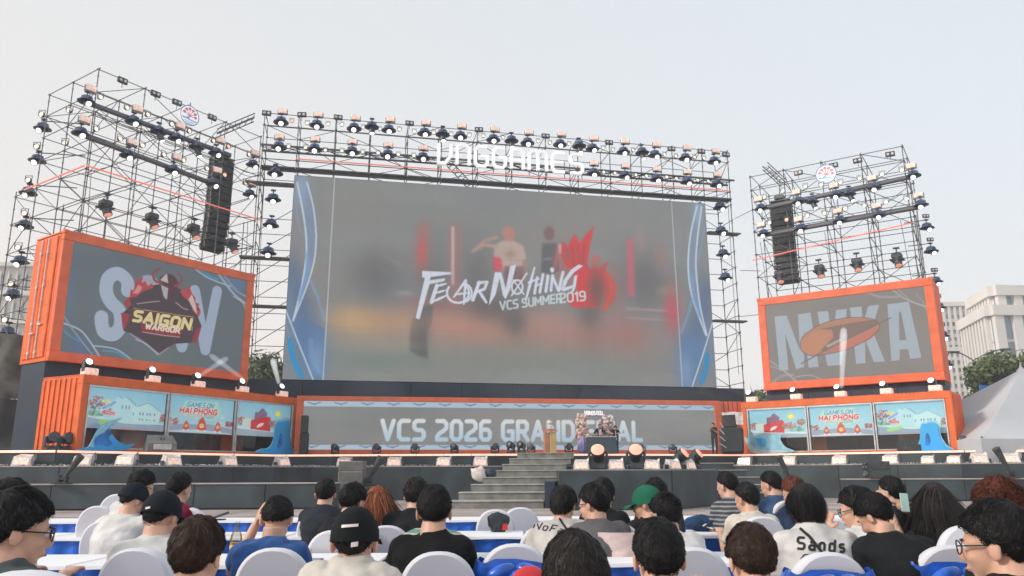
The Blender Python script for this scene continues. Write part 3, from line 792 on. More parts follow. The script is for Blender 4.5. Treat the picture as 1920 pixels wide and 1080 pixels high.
# ---------------------------------------------------------------- side screens in container frames
def container(name, label, fr, W, z0, z1, cvs, depth, doors, fw=.42):
    t = thing(name, label, 'container', fr.o, fr.az)
    child('picture', cvs.mesh('picture', LED, .05, fw, z0+fw, .95), t)
    m = MB(); m.box(fw-.02, W-fw+.02, .06, .3, z0+fw-.02, z1-fw+.02); m.build('cabinet_back', M_black, t)
    for nm, a in (('top_rail', (0, W, 0, .3, z1-fw, z1)), ('bottom_rail', (0, W, 0, .3, z0, z0+fw)), ('side_rail', (0, fw, .002, .3, z0+fw+.002, z1-fw-.002)), ('side_rail', (W-fw, W, .002, .3, z0+fw+.002, z1-fw-.002))):
        m = MB(); m.bbox(*a, .02); m.build(nm, M_orange2, t)
    m = MB()
    n = 34
    for i in range(n):                       # corrugated roof
        a = W*i/n; m.box(a, a+W/n*.5, .31, depth, z1-.08, z1-.02); m.box(a+W/n*.5, a+W/n, .31, depth, z1-.12, z1-.075)
    m.build('roof', M_orange, t)
    m = MB(); m.box(.05, W-.05, .31, depth-.01, z0+.02, z0+.15); m.build('floor', M_orange, t)
    m = MB(); m.box(.05, W-.05, depth-.05, depth, z0, z1-.1); m.build('rear_wall', M_orange, t)
    for sx, nm in ((0, 'side_wall'), (W, 'side_wall')):
        m = MB(); s = -1 if sx == 0 else 1
        for i in range(12):
            a = .31+(depth-.31)*i/12; c = .31+(depth-.31)*(i+1)/12; off = .0 if i % 2 else .04
            if doors and sx == 0: off = 0.0
            m.box(*(sorted((sx-s*.06, sx-s*off))), a, c+.0, z0+.002, z1-.13)
        m.build(nm, M_orange, t)
    if doors:                                # double door with locking rods on the left end
        for k in range(2):
            a = .45+k*(depth-.6)/2; c = a+(depth-.6)/2-.04
            m = MB(); m.bbox(-.05, -.003, a, c, z0+.18, z1-.2, .015)
            for j in range(5): m.bbox(-.058, -.049, a+.05, c-.05, z0+.35+j*1.02, z0+1.2+j*1.02, .004)
            d = m.build('door', M_orange, t)
            m = MB(); yb = (a+c)/2+(.18 if k == 0 else -.18)
            m.tube((-.10, yb, z0+.15), (-.10, yb, z1-.22), .028, 8)
            for zz in (.35, 1.6, 3.2, 4.7): m.bbox(-.13, -.05, yb-.06, yb+.06, z0+zz, z0+zz+.12, .01)
            m.build('locking_rod', M_whiteb, d)
            m = MB(); zz = z0+1.55-.35*k; m.bbox(-.15, -.11, yb-.3, yb+.05, zz, zz+.07, .01); m.build('handle', M_whiteb, d)
    for cx in (0, W):
        for zz in (z0, z1):
            m = MB(); s = 1 if cx == 0 else -1; zs = 1 if zz == z0 else -1
            m.bbox(*sorted((cx-s*.03, cx+s*.18)), -.02, .22, *sorted((zz-zs*.02, zz+zs*.15)), .015); m.build('corner_casting', M_orange, t)
    return t
fw = .42
cv = Canvas(LW-2*fw, LZ1-LZ0-2*fw, 360, 190, (96, 108, 115), lambda x, y: (FL.inv(x, y, 0)[0]-fw, FL.inv(x, y, 0)[1]-LZ0-fw))
for _ in range(30): cv.blob(rr.uniform(100, 470), rr.uniform(450, 700), 60, 30, rr.choice([(112, 124, 130), (96, 108, 118), (104, 118, 116)]), .4)
a_ = lambda x, y: (x*.2778, 400+y*.2778)
cv.blob(*a_(470, 560), 10, 50, (92, 122, 160), .6); cv.blob(*a_(540, 900), 20, 22, (90, 112, 170), .6); cv.blob(*a_(1600, 480), 18, 16, (90, 130, 190), .6)
SC = (168, 182, 208)
cv.stroke(bez([a_(865, 520), a_(862, 455), a_(800, 405), a_(735, 440), a_(722, 530), a_(755, 600), a_(810, 660), a_(815, 760), a_(770, 815), a_(710, 800), a_(690, 740), a_(690, 700)], 8), 23, (182, 196, 220))
cv.stroke([a_(1130, 470), a_(1232, 900), a_(1320, 520), a_(1390, 920), a_(1470, 525)], 19, (172, 188, 214))
cv.disc(*a_(1010, 480), 20, 18, (176, 172, 190))
for pts, c in (
    ([(905, 520), (885, 560), (840, 600), (870, 640), (820, 680), (870, 720), (835, 790), (950, 840), (1080, 945), (1180, 880), (1330, 870), (1365, 760), (1340, 700), (1355, 650), (1300, 560), (1240, 520), (1160, 480), (1060, 480), (960, 510)], (66, 52, 60)),
    ([(880, 570), (885, 510), (905, 520), (925, 450), (970, 425), (960, 470), (985, 455), (1000, 490), (1030, 470), (1040, 500), (960, 530), (930, 560)], (196, 56, 66)),
    ([(900, 540), (940, 480), (965, 500), (940, 540)], (232, 150, 140)),
    ([(1220, 530), (1250, 490), (1255, 530), (1280, 480), (1300, 540), (1325, 570), (1320, 600), (1350, 610), (1335, 650), (1360, 660), (1345, 700), (1310, 660), (1290, 600), (1240, 560)], (200, 60, 66)),
    ([(1275, 580), (1300, 545), (1325, 620), (1335, 680), (1310, 650)], (226, 200, 196)),
    ([(1085, 430), (1130, 400), (1180, 420), (1215, 470), (1195, 520), (1160, 590), (1110, 585), (1075, 500)], (82, 42, 52)),
    ([(1085, 450), (1130, 402), (1140, 470), (1110, 460)], (214, 196, 190)), ([(1090, 480), (1140, 505), (1130, 585), (1108, 560)], (190, 186, 190)),
    ([(840, 600), (880, 560), (890, 620), (860, 640)], (176, 48, 58)), ([(820, 670), (880, 680), (860, 760), (835, 790)], (168, 44, 56)), ([(1365, 760), (1320, 790), (1300, 870), (1335, 868)], (160, 40, 54)),
    ([(905, 640), (1310, 700), (1290, 790), (870, 720)], (96, 42, 44)),
    ([(950, 740), (1240, 780), (1215, 840), (965, 800)], (150, 36, 48))):
    cv.poly([a_(*p) for p in pts], c)
cv.stroke(bez([a_(1085, 372), a_(1040, 400), a_(1048, 450), a_(1090, 470)]), 4, (150, 62, 76)); cv.stroke(bez([a_(1205, 400), a_(1232, 440), a_(1215, 480), a_(1185, 490)]), 4, (150, 62, 76))
for pts in ([(880, 808), (1080, 950), (1142, 905)], [(930, 610), (1000, 600), (1080, 592)], [(1190, 600), (1240, 640), (1272, 650)], [(965, 800), (1100, 822), (1215, 835)]):
    cv.stroke([a_(*p) for p in pts], 1.6, (206, 180, 186), .9)
cv.stroke([a_(*p) for p in [(905, 640), (1310, 700), (1300, 790)]], 1.4, (214, 196, 140), .9)
def txt_slope(txt, x0, y0, x1, y1, h, wd, c):
    p0, p1 = a_(x0, y0), a_(x1, y1); L = math.hypot(p1[0]-p0[0], p1[1]-p0[1]); _, w_ = text_strokes(txt, 0, 0, h, 1, .34, .1, .4)
    text_px(cv, txt, p0[0], p0[1], h, wd, c, math.atan2(p1[1]-p0[1], p1[0]-p0[0]), L/w_, .34, .1)
cv.a = cv.a*.86+np.array((122, 128, 132.))*.14
txt_slope('SAIGON', 905, 722, 1282, 780, 18, 8.6, (70, 38, 40)); txt_slope('SAIGON', 905, 722, 1282, 780, 18, 5.6, (234, 216, 158))
txt_slope('WARRIOR', 985, 775, 1212, 806, 9, 3.0, (240, 222, 198))
for pts, w, c, al in (([(1295, 350), (1400, 430), (1560, 492)], 2.5, (170, 190, 210), .9), ([(1330, 360), (1430, 430), (1470, 440)], 5, (76, 150, 190), .8), ([(1470, 395), (1580, 540), (1668, 612)], 4, (176, 186, 204), .8),
                      ([(1510, 410), (1600, 520), (1665, 560)], 3, (150, 166, 190), .8), ([(1580, 560), (1640, 600), (1662, 650)], 2, (190, 200, 214), .7), ([(430, 740), (560, 800), (682, 975)], 3.2, (186, 198, 214), .9), ([(428, 680), (500, 790), (640, 970)], 3, (150, 166, 190), .8),
                      ([(630, 892), (790, 918), (908, 1002)], 2.5, (178, 196, 214), .9), ([(425, 780), (480, 830), (540, 862)], 3.5, (84, 150, 184), .8), ([(700, 925), (800, 940), (880, 1000)], 4, (90, 156, 196), .7), ([(920, 850), (990, 880), (1070, 955)], 2.5, (180, 196, 206), .7)):
    cv.stroke(bez([a_(*p) for p in pts]), w, c, al, soft=.4)
ct = container('container_screen', 'orange container with screen of a horned warrior badge, locking doors on its end', FL, LW, LZ0, LZ1, cv, 2.5, True)

cv = Canvas(RW-2*fw, RZ1-RZ0-2*fw, 330, 180, (151, 143, 137), lambda x, y: (FR.inv(x, y, 0)[0]-fw, FR.inv(x, y, 0)[1]-RZ0-fw))
for _ in range(30): cv.blob(rr.uniform(1430, 1750), rr.uniform(540, 720), 60, 30, rr.choice([(160, 152, 146), (143, 137, 132), (152, 146, 144)]), .4)
b_ = lambda x, y: (1380+x*.28125, 500+y*.28125)
LC = (184, 195, 205)
for pts in ([(255, 332), (335, 325), (425, 560), (412, 318), (495, 305), (550, 668), (482, 672), (455, 420), (452, 668), (400, 682), (325, 440), (348, 688), (288, 692)],
            [(540, 300), (612, 295), (645, 520), (665, 288), (738, 280), (700, 655), (608, 662)],
            [(758, 272), (836, 265), (842, 400), (880, 262), (952, 252), (905, 420), (992, 632), (918, 636), (858, 480), (862, 642), (800, 648)],
            [(1008, 250), (1150, 232), (1235, 606), (1160, 614), (1146, 548), (1090, 552), (1090, 622), (1035, 628)]):
    cv.poly([b_(*p) for p in pts], LC)
cv.poly([b_(*p) for p in [(1085, 300), (1098, 300), (1135, 488), (1088, 490)]], (151, 143, 137))
ov = [(426, 520), (440, 470), (500, 420), (600, 370), (720, 342), (830, 338), (920, 352), (958, 395), (920, 450), (840, 505), (740, 550), (620, 580), (500, 592), (440, 565)]
cv.poly([b_(*p) for p in ov], (196, 142, 118)); cv.poly([b_(*p) for p in [(560, 415), (640, 420), (650, 470), (560, 560), (600, 560), (700, 500), (860, 430), (955, 380), (920, 352), (700, 385)]], (146, 122, 112))
cv.poly([b_(*p) for p in [(960, 398), (900, 480), (760, 545), (620, 582), (700, 520), (840, 440)]], (214, 132, 112))
cv.poly([b_(*p) for p in [(440, 560), (430, 500), (520, 425), (600, 420), (640, 450), (560, 560), (500, 590)]], (212, 148, 112))
cv.stroke(bez([b_(*p) for p in ov+[ov[0]]], 4), 1.4, (120, 100, 94), .8); cv.stroke([b_(435, 645), b_(700, 500), b_(1030, 340)], 2.4, (132, 118, 112), .9); cv.stroke([b_(610, 530), b_(690, 490)], 5, (220, 206, 196), .7, soft=.6)
for pts, w, al in (([(870, 170), (960, 200), (1080, 200)], 4, .6), ([(1030, 140), (1120, 210), (1275, 272)], 3, .8), ([(1080, 150), (1170, 230), (1275, 262)], 2, .7), ([(1200, 180), (1250, 240), (1272, 300)], 2, .5), ([(215, 620), (300, 680), (420, 778)], 3, .7), ([(220, 660), (330, 700), (400, 775)], 2, .7), ([(390, 735), (500, 725), (590, 765)], 2.5, .7), ([(220, 790), (300, 730), (380, 720)], 5, .5)):
    cv.stroke(bez([b_(*p) for p in pts]), w, (190, 188, 186), al, soft=.5)
container('container_screen', 'orange framed screen with pale letters MVKA behind an orange oval badge', FR, RW, RZ0, RZ1, cv, 2.5, False)
# dark bases that carry the containers
for fr, W, z0, lab in ((FL, LW, LZ0, 'dark navy boxed base under the left orange container screen'), (FR, RW, RZ0, 'dark boxed base under the right orange framed screen')):
    t = thing('cloth_covered_block', lab, 'block', fr.o, fr.az)
    for i in range(4):
        m = MB(); m.bbox(.05+(W-.1)*i/4+.005, .05+(W-.1)*(i+1)/4-.005, .35, 2.4, DK+.01, z0-.004, .012); m.build('cloth_panel', M_navy, t)

# ---------------------------------------------------------------- printed boards of the booths
def board(kind, W, H):
    c = Canvas(W, H, 150, 82, (150, 196, 210), lambda u, v: (u*W, v*H))
    g = c.Y/H
    c.a = np.array((176, 208, 212.))*(1-g[..., None])+np.array((138, 190, 208.))*g[..., None]
    rd = random.Random(kind)
    def bush(x, y, rx, ry, cols, n=60):
        for _ in range(n):
            a = rd.uniform(0, 6.28); k = math.sqrt(rd.random())
            c.disc(x+rx*k*math.cos(a), y+ry*k*math.sin(a), rd.uniform(.006, .02), rd.uniform(.012, .03), rd.choice(cols), .8)
    RD = [(150, 72, 84), (176, 92, 96), (126, 76, 80), (190, 120, 118)]; GN = [(96, 156, 140), (120, 174, 150), (84, 138, 120), (150, 190, 150)]; YL = [(206, 196, 110), (220, 206, 140)]
    if kind == 'house':
        c.poly([(0, 0), (1, 0), (1, .16), (.5, .14), (0, .26)], (142, 160, 178)); c.poly([(0, .26), (.5, .14), (1, .17), (1, .2), (.5, .2), (0, .33)], (190, 212, 214))
        bush(.10, .62, .11, .16, RD); bush(.22, .66, .05, .06, YL, 24); bush(.10, .36, .11, .07, GN); bush(.34, .42, .10, .09, RD); bush(.97, .34, .05, .10, RD, 30); bush(.93, .26, .03, .03, GN, 12)
        c.stroke([(.06, .3), (.09, .5), (.13, .62)], .012, (70, 90, 96)); c.stroke([(.09, .46), (.04, .58)], .008, (70, 90, 96))
        c.poly([(.30, .2), (.28, .62), (.36, .84), (.41, .76), (.45, .84), (.58, .64), (.58, .2)], (176, 208, 212)); c.poly([(.56, .2), (.56, .58), (.62, .6), (.76, .72), (.95, .5), (.93, .2)], (186, 214, 214))
        for p, q2 in (((.36, .84), (.41, .77)), ((.45, .84), (.59, .63)), ((.50, .80), (.60, .64)), ((.76, .72), (.95, .5)), ((.62, .6), (.76, .72))): c.stroke([p, q2], .006, (108, 138, 158))
        for x in (.42, .47, .51): c.disc(x, .56, .008, .05, (92, 130, 150))
        for x in (.66, .70, .76, .80, .86): c.disc(x, .42, .009, .035, (84, 118, 138)); c.disc(x, .27, .012, .02, (110, 146, 160))
        c.disc(.575, .4, .006, .04, (84, 118, 138))
        c.poly([(.15, .52), (.16, .44), (.32, .60), (.36, .68), (.34, .72)], (206, 222, 236)); c.poly([(.165, .515), (.175, .46), (.315, .60), (.345, .68), (.33, .70)], (96, 146, 200))
        c.poly([(.15, .40), (.20, .47), (.35, .42), (.35, .32), (.2, .34)], (226, 212, 214)); c.poly([(.165, .40), (.205, .455), (.335, .41), (.335, .335), (.205, .35)], (206, 84, 88))
        for i in range(5): c.disc(.225+i*.022, .402-i*.008, .007, .014, (236, 220, 220)); c.disc(.22+i*.024, .53+i*.025, .006, .012, (210, 226, 240))
        c.poly([(.13, .13), (.17, .21), (.38, .25), (.36, .15), (.17, .08)], (156, 204, 128))
    elif kind == 'title':
        c.poly([(0, 0), (1, 0), (1, .16), (.6, .26), (0, .2)], (146, 160, 176)); c.poly([(0, .03), (.45, .1), (1, .02), (1, 0), (0, 0)], (196, 212, 218)); bush(.06, .3, .08, .1, RD, 40); bush(.95, .3, .07, .08, RD, 40)
        c.poly([(.22, .88), (.74, .92), (.80, .5), (.66, .36), (.24, .44), (.16, .60)], (176, 214, 190), .8); c.poly([(.26, .84), (.70, .88), (.68, .42), (.28, .44)], (188, 216, 206), .9)
        def tp(txt, x, y, h, wd, cc, w, gp=.3, sl=.25):
            st, _ = text_strokes(txt, 0, 0, h*H, w, gp, sl, .35)
            for s in st: c.stroke([(x*W+a, y*H+b2) for a, b2 in s], wd*H, cc, 1, raw=True)
        tp('GAMES ON', .25, .72, .125, .024, (76, 130, 184), 1.05, .3, .35)
        tp('HAI PHONG', .15, .54, .135, .062, (244, 232, 228), 1.25, .36, .18); tp('HAI PHONG', .15, .54, .135, .040, (206, 52, 58), 1.25, .36, .18)
        c.stroke([(.555, .735), (.59, .705)], .012, (206, 52, 58))
        tp('2026!', .52, .43, .08, .02, (120, 160, 168), 1.2, .3, .1); c.stroke([(.27, .5), (.5, .49)], .008, (196, 150, 160)); c.stroke([(.27, .455), (.5, .445)], .008, (196, 150, 160))
        for x, s in ((.26, .7), (.50, 1.15), (.76, .8)):
            c.poly([(x, .14+.28*s), (x+.045*s, .14+.16*s), (x+.068*s, .10), (x, .07), (x-.068*s, .10), (x-.045*s, .14+.16*s)], (206, 78, 78)); c.disc(x, .17+.03*s, .032*s, .055*s, (238, 214, 110)); c.disc(x-.01, .18+.03*s, .006, .01, (90, 80, 70)); c.disc(x+.012, .18+.03*s, .006, .01, (90, 80, 70))
            c.disc(x-.05*s, .06, .014, .025, (232, 236, 236)); c.disc(x+.05*s, .06, .014, .025, (232, 236, 236))
    else:
        c.poly([(0, 0), (1, 0), (1, .14), (0, .24)], (160, 176, 184)); c.poly([(0, .2), (1, .1), (1, .16), (0, .26)], (206, 220, 222))
        bush(.10, .42, .1, .12, RD); bush(.18, .46, .05, .08, YL, 26); c.poly([(.1, .24), (.1, .5), (.27, .5), (.27, .22)], (200, 210, 206))
        c.poly([(.31, .5), (.32, .72), (.38, .70), (.42, .82), (.46, .86), (.55, .70), (.53, .55)], (104, 108, 140)); 
        for i in range(5): c.stroke([(.335+i*.035, .5), (.345+i*.035, .72+.02*i)], .012, (176, 70, 84))
        c.poly([(.25, .2), (.25, .46), (.31, .50), (.58, .62), (.62, .56), (.62, .16)], (204, 62, 70))
        for i in range(9): c.stroke([(.28+i*.037, .2), (.28+i*.037, .46+.015*i)], .007, (160, 44, 56), .8)
        c.poly([(.36, .24), (.38, .34), (.44, .40), (.50, .40), (.46, .30), (.40, .26)], (226, 220, 208))
        c.disc(.75, .72, .055, .10, (226, 206, 84)); c.disc(.75, .72, .035, .065, (240, 224, 120)); bush(.72, .40, .13, .11, [(180, 110, 108), (150, 96, 96), (196, 140, 130)], 90); bush(.84, .28, .13, .08, GN, 60); bush(.92, .5, .07, .12, [(180, 110, 108), (150, 96, 96)], 50)
    return c
def booth(label, fr, W, z1, kinds, depth=2.6):
    z0 = DK+.01
    t = thing('display_booth', label, 'booth', fr.o, fr.az)
    fx, ft = .28, .34
    for nm, a in (('top_rail', (0, W, 0, .3, z1-ft, z1)), ('bottom_rail', (0, W, 0, .3, z0, z0+.07)), ('side_rail', (0, fx, .002, .3, z0+.072, z1-ft-.002)), ('side_rail', (W-fx, W, .002, .3, z0+.072, z1-ft-.002))):
        m = MB(); m.bbox(*a, .015); m.build(nm, M_orange, t)
    m = MB(); n = 60
    for i in range(n): m.box(W*i/n, W*i/n+W/n*.55, .0, depth, z1+.002, z1+.03)
    m.box(.02, W-.02, .31, depth-.01, z1-.1, z1)
    m.build('roof', M_orange, t)
    for sx in (0, W):
        s = 1 if sx == 0 else -1
        for i in range(14):
            a = .302+(depth-.302)*i/14; c = .302+(depth-.302)*(i+1)/14; off = .0 if i % 2 else .045
            m = MB(); m.box(*(sorted((sx+s*off, sx+s*.09))), a, c, z0, z1-.102); m.build('corrugation', M_orange, t)
    m = MB(); m.box(.1, W-.1, depth-.12, depth-.06, z0, z1-.12); m.build('rear_wall', mat('booth_rear_wall', (.07, .16, .17), .6, var=.2, vscale=.5), t)
    for (xx, ww) in ((.6, 1.2), (W*.27, 1.1), (W*.72, 1.4)):
        m = MB(); m.bbox(xx, xx+ww, depth-.9, depth-.2, z0+.01, z0+1.3, .02); m.build('inner_crate', M_orange2, t)
    pw = (W-2*fx)/3; hh = z1-ft-z0-.07
    for k, kd in enumerate(kinds):
        a = fx+pw*k; c = a+pw
        bd = board(kd, pw-.24, hh*.64)
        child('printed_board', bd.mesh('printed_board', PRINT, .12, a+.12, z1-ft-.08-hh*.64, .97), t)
        m = MB(); m.box(a+.10, c-.10, .13, .16, z1-ft-.1-hh*.64, z1-ft-.06); m.build('board_back', M_whiteb, t)
        m = MB()
        m.bbox(a+.02, a+.09, .01, .1, z0+.072, z1-ft-.002, .008); m.bbox(c-.09, c-.02, .01, .1, z0+.072, z1-ft-.002, .008)
        m.bbox(a+.092, c-.092, .01, .1, z1-ft-.09, z1-ft-.004, .008); m.bbox(a+.092, c-.092, .01, .1, z0+.073, z0+.12, .008)
        f = m.build('window_frame', M_alu, t)
        m = MB(); m.add([(a+.09, .05, z0+.12), (c-.09, .05, z0+.12), (c-.09, .05, z1-ft-.09), (a+.09, .05, z1-ft-.09)], [(0, 1, 2, 3)]); m.build('pane', M_pane, f)
    return t
booth('orange glass-fronted booth below the warrior screen with house, title and red building boards', BL, BLW, BLZ1, ('house', 'title', 'tower'))
booth('orange glass-fronted booth below the MVKA screen with red building, title and house boards', BR, BRW, BRZ1, ('tower', 'title', 'house'))

# blue wave cut-outs standing before the booths
M_wave = mat('wave_blue', (.03, .30, .72), .4, var=.3, vscale=1.2, c2=(.05, .42, .75)); M_wave2 = mat('wave_pale_blue', (.32, .62, .78), .4, var=.1); M_wave3 = mat('wave_deep_blue', (.02, .22, .66), .4, var=.25, vscale=2)
def wave(lab, fr, px, py, wpx, shape, flip=1, white=False):
    x, _ = fr.inv(px, py, .35); x2, _ = fr.inv(px+wpx, py, .35); w = x2-x
    t = thing('wave_cutout', lab, 'cutout', fr.P(x, -.35, DK), fr.az, 'blue wave cut-outs on the stage')
    if shape == 'curl':
        out = [(0, 0), (.08, .04), (.18, .06), (.24, .2), (.30, .45), (.38, .62), (.52, .76), (.66, .80), (.58, .66), (.52, .58), (.58, .42), (.70, .25), (.85, .17), (1.0, .20), (.93, .1), (.80, .02), (.5, -.0)]
        pale = [(.20, .10), (.28, .40), (.38, .62), (.52, .76), (.72, .86), (.62, .72), (.50, .60), (.42, .46), (.32, .38), (.27, .22), (.28, .08)]
        deep = [(.32, .12), (.28, .26), (.36, .38), (.44, .44), (.50, .54), (.56, .44), (.52, .32), (.60, .18), (.50, .12), (.42, .16)]
    elif shape == 'hump':
        out = [(0, .04), (.14, .12), (.28, .14), (.38, .24), (.42, .42), (.44, .66), (.50, .80), (.58, .80), (.66, .84), (.76, .82), (.80, .70), (.82, .40), (.90, .16), (1.0, .02), (.5, -.0)]
        pale = [(.30, .72), (.36, .78), (.44, .88), (.60, .94), (.78, .90), (.82, .70), (.76, .80), (.60, .82), (.50, .80), (.44, .66), (.38, .66)]
        deep = [(.46, .30), (.48, .60), (.54, .72), (.62, .70), (.68, .74), (.74, .66), (.72, .40), (.6, .3)]
    else:
        out = [(0, .60), (.06, .50), (.16, .72), (.2, .56), (.34, .62), (.6, .60), (.78, .60), (.74, .46), (.82, .22), (1.0, .06), (.6, .0), (.16, .04), (.04, .3)]
        pale = [(0, .60), (.08, .36), (.2, .2), (.4, .12), (.68, .1), (.9, .06), (.5, .02), (.16, .04), (.04, .3)]
        deep = [(.24, .50), (.44, .48), (.42, .24), (.30, .30)]
    H = w*.62 if shape != 'hump' else w*.75
    sx = (lambda u: u*w) if flip == 1 else (lambda u: (1-u)*w)
    cb = lambda L_: bez(L_+[L_[0]], 5)[:-1]
    if shape == 'hump': pale = [(.5+(u-.5)*1.08, v*1.07+.0) for u, v in out]; deep = [(.50, .16), (.53, .40), (.56, .52), (.6, .5), (.62, .3), (.58, .18)]
    bk = shape == 'hump'; out, pale, deep = cb(out), cb(pale), cb(deep)
    out = [(u, max(0, v)) for u, v in out]; pale = [(u, max(0, v)) for u, v in pale]
    m = MB(); m.prism([(sx(u), v*H) for u, v in (out if flip == 1 else out[::-1])], -.03, .03); m.build('wave_board', M_wave if not white else M_wave2, t)
    m = MB(); m.prism([(sx(u), v*H) for u, v in (pale if flip == 1 else pale[::-1])], *((.031, .05) if bk else (-.05, -.032))); m.build('foam_crest', M_wave2 if not white else mat('wave_foam', (.62, .72, .78), .4), t)
    m = MB(); m.prism([(sx(u), v*H) for u, v in (deep if flip == 1 else deep[::-1])], -.045, -.034); m.build('inner_curl', M_wave3 if not white else M_wave, t)
    m = MB(); m.box(w*.4, w*.45, .03, .5, .0, .03); m.box(w*.4, w*.45, .03, .06, 0, H*.4); m.build('prop', M_grey, t)
wave('blue curling wave cutout before the house board at the far left booth', BL, 142, 843, 108, 'curl')
wave('blue humped wave cutout before the left booth, right below its red building board', BL, 480, 850, 74, 'hump')
wave('pale foamy wave cutout before the left board of the right booth', BR, 1398, 848, 92, 'splash', 1, True)
wave('blue humped wave cutout before the rightmost board of the right booth', BR, 1690, 838, 92, 'hump')

# ================================================================ HAZE
hz = MB(); hz.box(-175, 175, -36, 224, -1.0, 62.0)
m = bpy.data.materials.new('haze_air'); m.use_nodes = True; n = m.node_tree; n.nodes.remove(n.nodes['Principled BSDF'])
pv = n.nodes.new('ShaderNodeVolumePrincipled'); pv.inputs['Color'].default_value = (.93, .95, 1.0, 1); pv.inputs['Density'].default_value = .0013; pv.inputs['Anisotropy'].default_value = .0
n.links.new(pv.outputs[0], n.nodes['Material Output'].inputs['Volume'])
hz.build('haze', m, kind='stuff')

# ================================================================ SCAFFOLDS
UT = {}
def unit_tube(m, n=6):
    if m.name not in UT:
        b = MB(); b.tube((0, 0, 0), (0, 0, 1), 1, n); UT[m.name] = b.mesh('unit_tube', m)
    return UT[m.name]
def rod(name, p, q, r, parent, m=None):
    me = unit_tube(m or M_steel); p = Vector(p); q = Vector(q); d = q-p; L = d.length
    return child(name, me, parent, p, Vector((0, 0, 1)).rotation_difference(d/L), (r, r, L))
cpl = MB(); cpl.lathe([(.045, -.03), (.075, -.02), (.075, .02), (.045, .03)], 8)
CPL = cpl.mesh('coupler', M_steel)
def scaffold(label, fr, us, ds, zt, levels, zfun=None, base=0.0, skip=None, brace=1.0, rad=.026):
    """us: bay lines along the facade, ds: depth lines, zfun(u, d) top of that post"""
    t = thing('scaffold_tower', label, 'scaffolding', fr.o, fr.az)
    zf = zfun or (lambda u, d: zt); sk = skip or (lambda u, d, z: False); j = MB()
    rd = random.Random(11)
    for u in us:
        for d in ds:
            z0 = base
            while sk(u, d, z0+.5) and z0 < zf(u, d): z0 += .5
            rod('post', (u, d, z0), (u, d, zf(u, d)), rad*1.05, t)
            for z in levels:
                if z <= zf(u, d)+.01 and z >= z0: j.tube((u, d, z-.05), (u, d, z+.05), rad*2.0, 6)
                if z+.9 < zf(u, d) and z > z0: j.tube((u, d, z+.85), (u, d, z+.91), rad*1.7, 6)
    nl = nb = 0
    for z in levels:
        for d in ds:
            run = [u for u in us if z <= zf(u, d)+.01 and not sk(u, d, z)]
            groups = []; 
            for u in run:
                if groups and us.index(u)-us.index(groups[-1][-1]) == 1: groups[-1].append(u)
                else: groups.append([u])
            for g_ in groups:
                if len(g_) > 1: rod('ledger', (g_[0]-.08, d+.03, z), (g_[-1]+.08, d+.03, z), rad*.9, t)
        for u in us:
            run = [d for d in ds if z <= zf(u, d)+.01 and not sk(u, d, z)]
            if len(run) > 1: rod('transom', (u+.03, run[0]-.08, z+.06), (u+.03, run[-1]+.08, z+.06), rad*.9, t)
    for i, (za, zb_) in enumerate(zip(levels, levels[1:])):
        for di, d in enumerate(ds):
            for k in range(len(us)-1):
                if zb_ > min(zf(us[k], d), zf(us[k+1], d))+.01 or sk(us[k], d, za) or sk(us[k+1], d, za): continue
                if nb > 280: continue
                if rd.random() < brace*(.55 if di == 0 else .4):
                    a, c = (us[k], us[k+1]) if (i+k+di) % 2 else (us[k+1], us[k])
                    rod('brace', (a, d-.04, za), (c, d-.04, zb_), rad*.8, t); nb += 1
        for k, u in enumerate(us):
            for e in range(len(ds)-1):
                if zb_ > min(zf(u, ds[e]), zf(u, ds[e+1]))+.01 or sk(u, ds[e], za) or sk(u, ds[e+1], za): continue
                if nb > 290: continue
                if rd.random() < brace*.5:
                    a, c = (ds[e], ds[e+1]) if (i+k) % 2 else (ds[e+1], ds[e])
                    rod('brace', (u-.04, a, za), (u-.04, c, zb_), rad*.8, t); nb += 1
    j.build('coupler', M_steel, t, kind='stuff')
    return t
# centre scaffold
cus = [FC.inv(px, 212+(px-497)*.093, 0)[0] for px in (497, 561, 630, 696, 765, 828, 895, 959, 1022, 1082, 1142, 1200, 1259, 1315, 1363)]
ztc = FC.inv(497, 212, 0)[1]
z_led = FC.inv(700, 312, 0)[1]; z_row2 = FC.inv(660, 288, 0)[1]; z_cat = CZ1+.28
lv = [z for z in np.arange(2.3, CZ1, 1.04)] + [z_cat, z_led, z_row2, ztc-1.45+.7, ztc]
lv = sorted(set(round(float(z), 3) for z in lv))
inner = (cus[0]+.9, CW+.2)
def skc(u, d, z): return d < 1 and inner[0] < u < CW and z < CZ1+.1
def skc2(u, d, z): return skc(u, d, z) or (inner[0]+1 < u < CW-1 and z < CZ1-.5)
xl = FC.inv(540, 500, 0)[0]
tC = scaffold('wide scaffold frame around and above the giant main screen', FC, cus[:1]+[cus[1]]+cus[2:], [-.05, 1.75], ztc, lv, skip=skc2, brace=.8)
for d in (-.35, .55):
    rod('truss_chord', (cus[0]-.1, d, z_row2), (cus[-1]+.2, d, z_row2), .07, tC, M_truss)
nb_ = 26
for i in range(nb_):
    a = cus[0]+(cus[-1]-cus[0])*i/nb_; c = cus[0]+(cus[-1]-cus[0])*(i+1)/nb_
    rod('truss_web', (a, -.35 if i % 2 else .55, z_row2), (c, .55 if i % 2 else -.35, z_row2), .03, tC, M_truss)
for i in range(14):
    a, c = cus[i], cus[i+1]; m = MB(); m.bbox(a+.03, c-.03, -.32, .42, z_cat+.03, z_cat+.10, .01); m.build('walk_board', M_truss, tC)
for i in range(14):
    if i == 0: continue
    a, c = cus[i], cus[i+1]; rod('red_light_tube', (a, -.14, z_led+.06), (c-.04, -.14, z_led+.06), .038, tC, M_led_red)
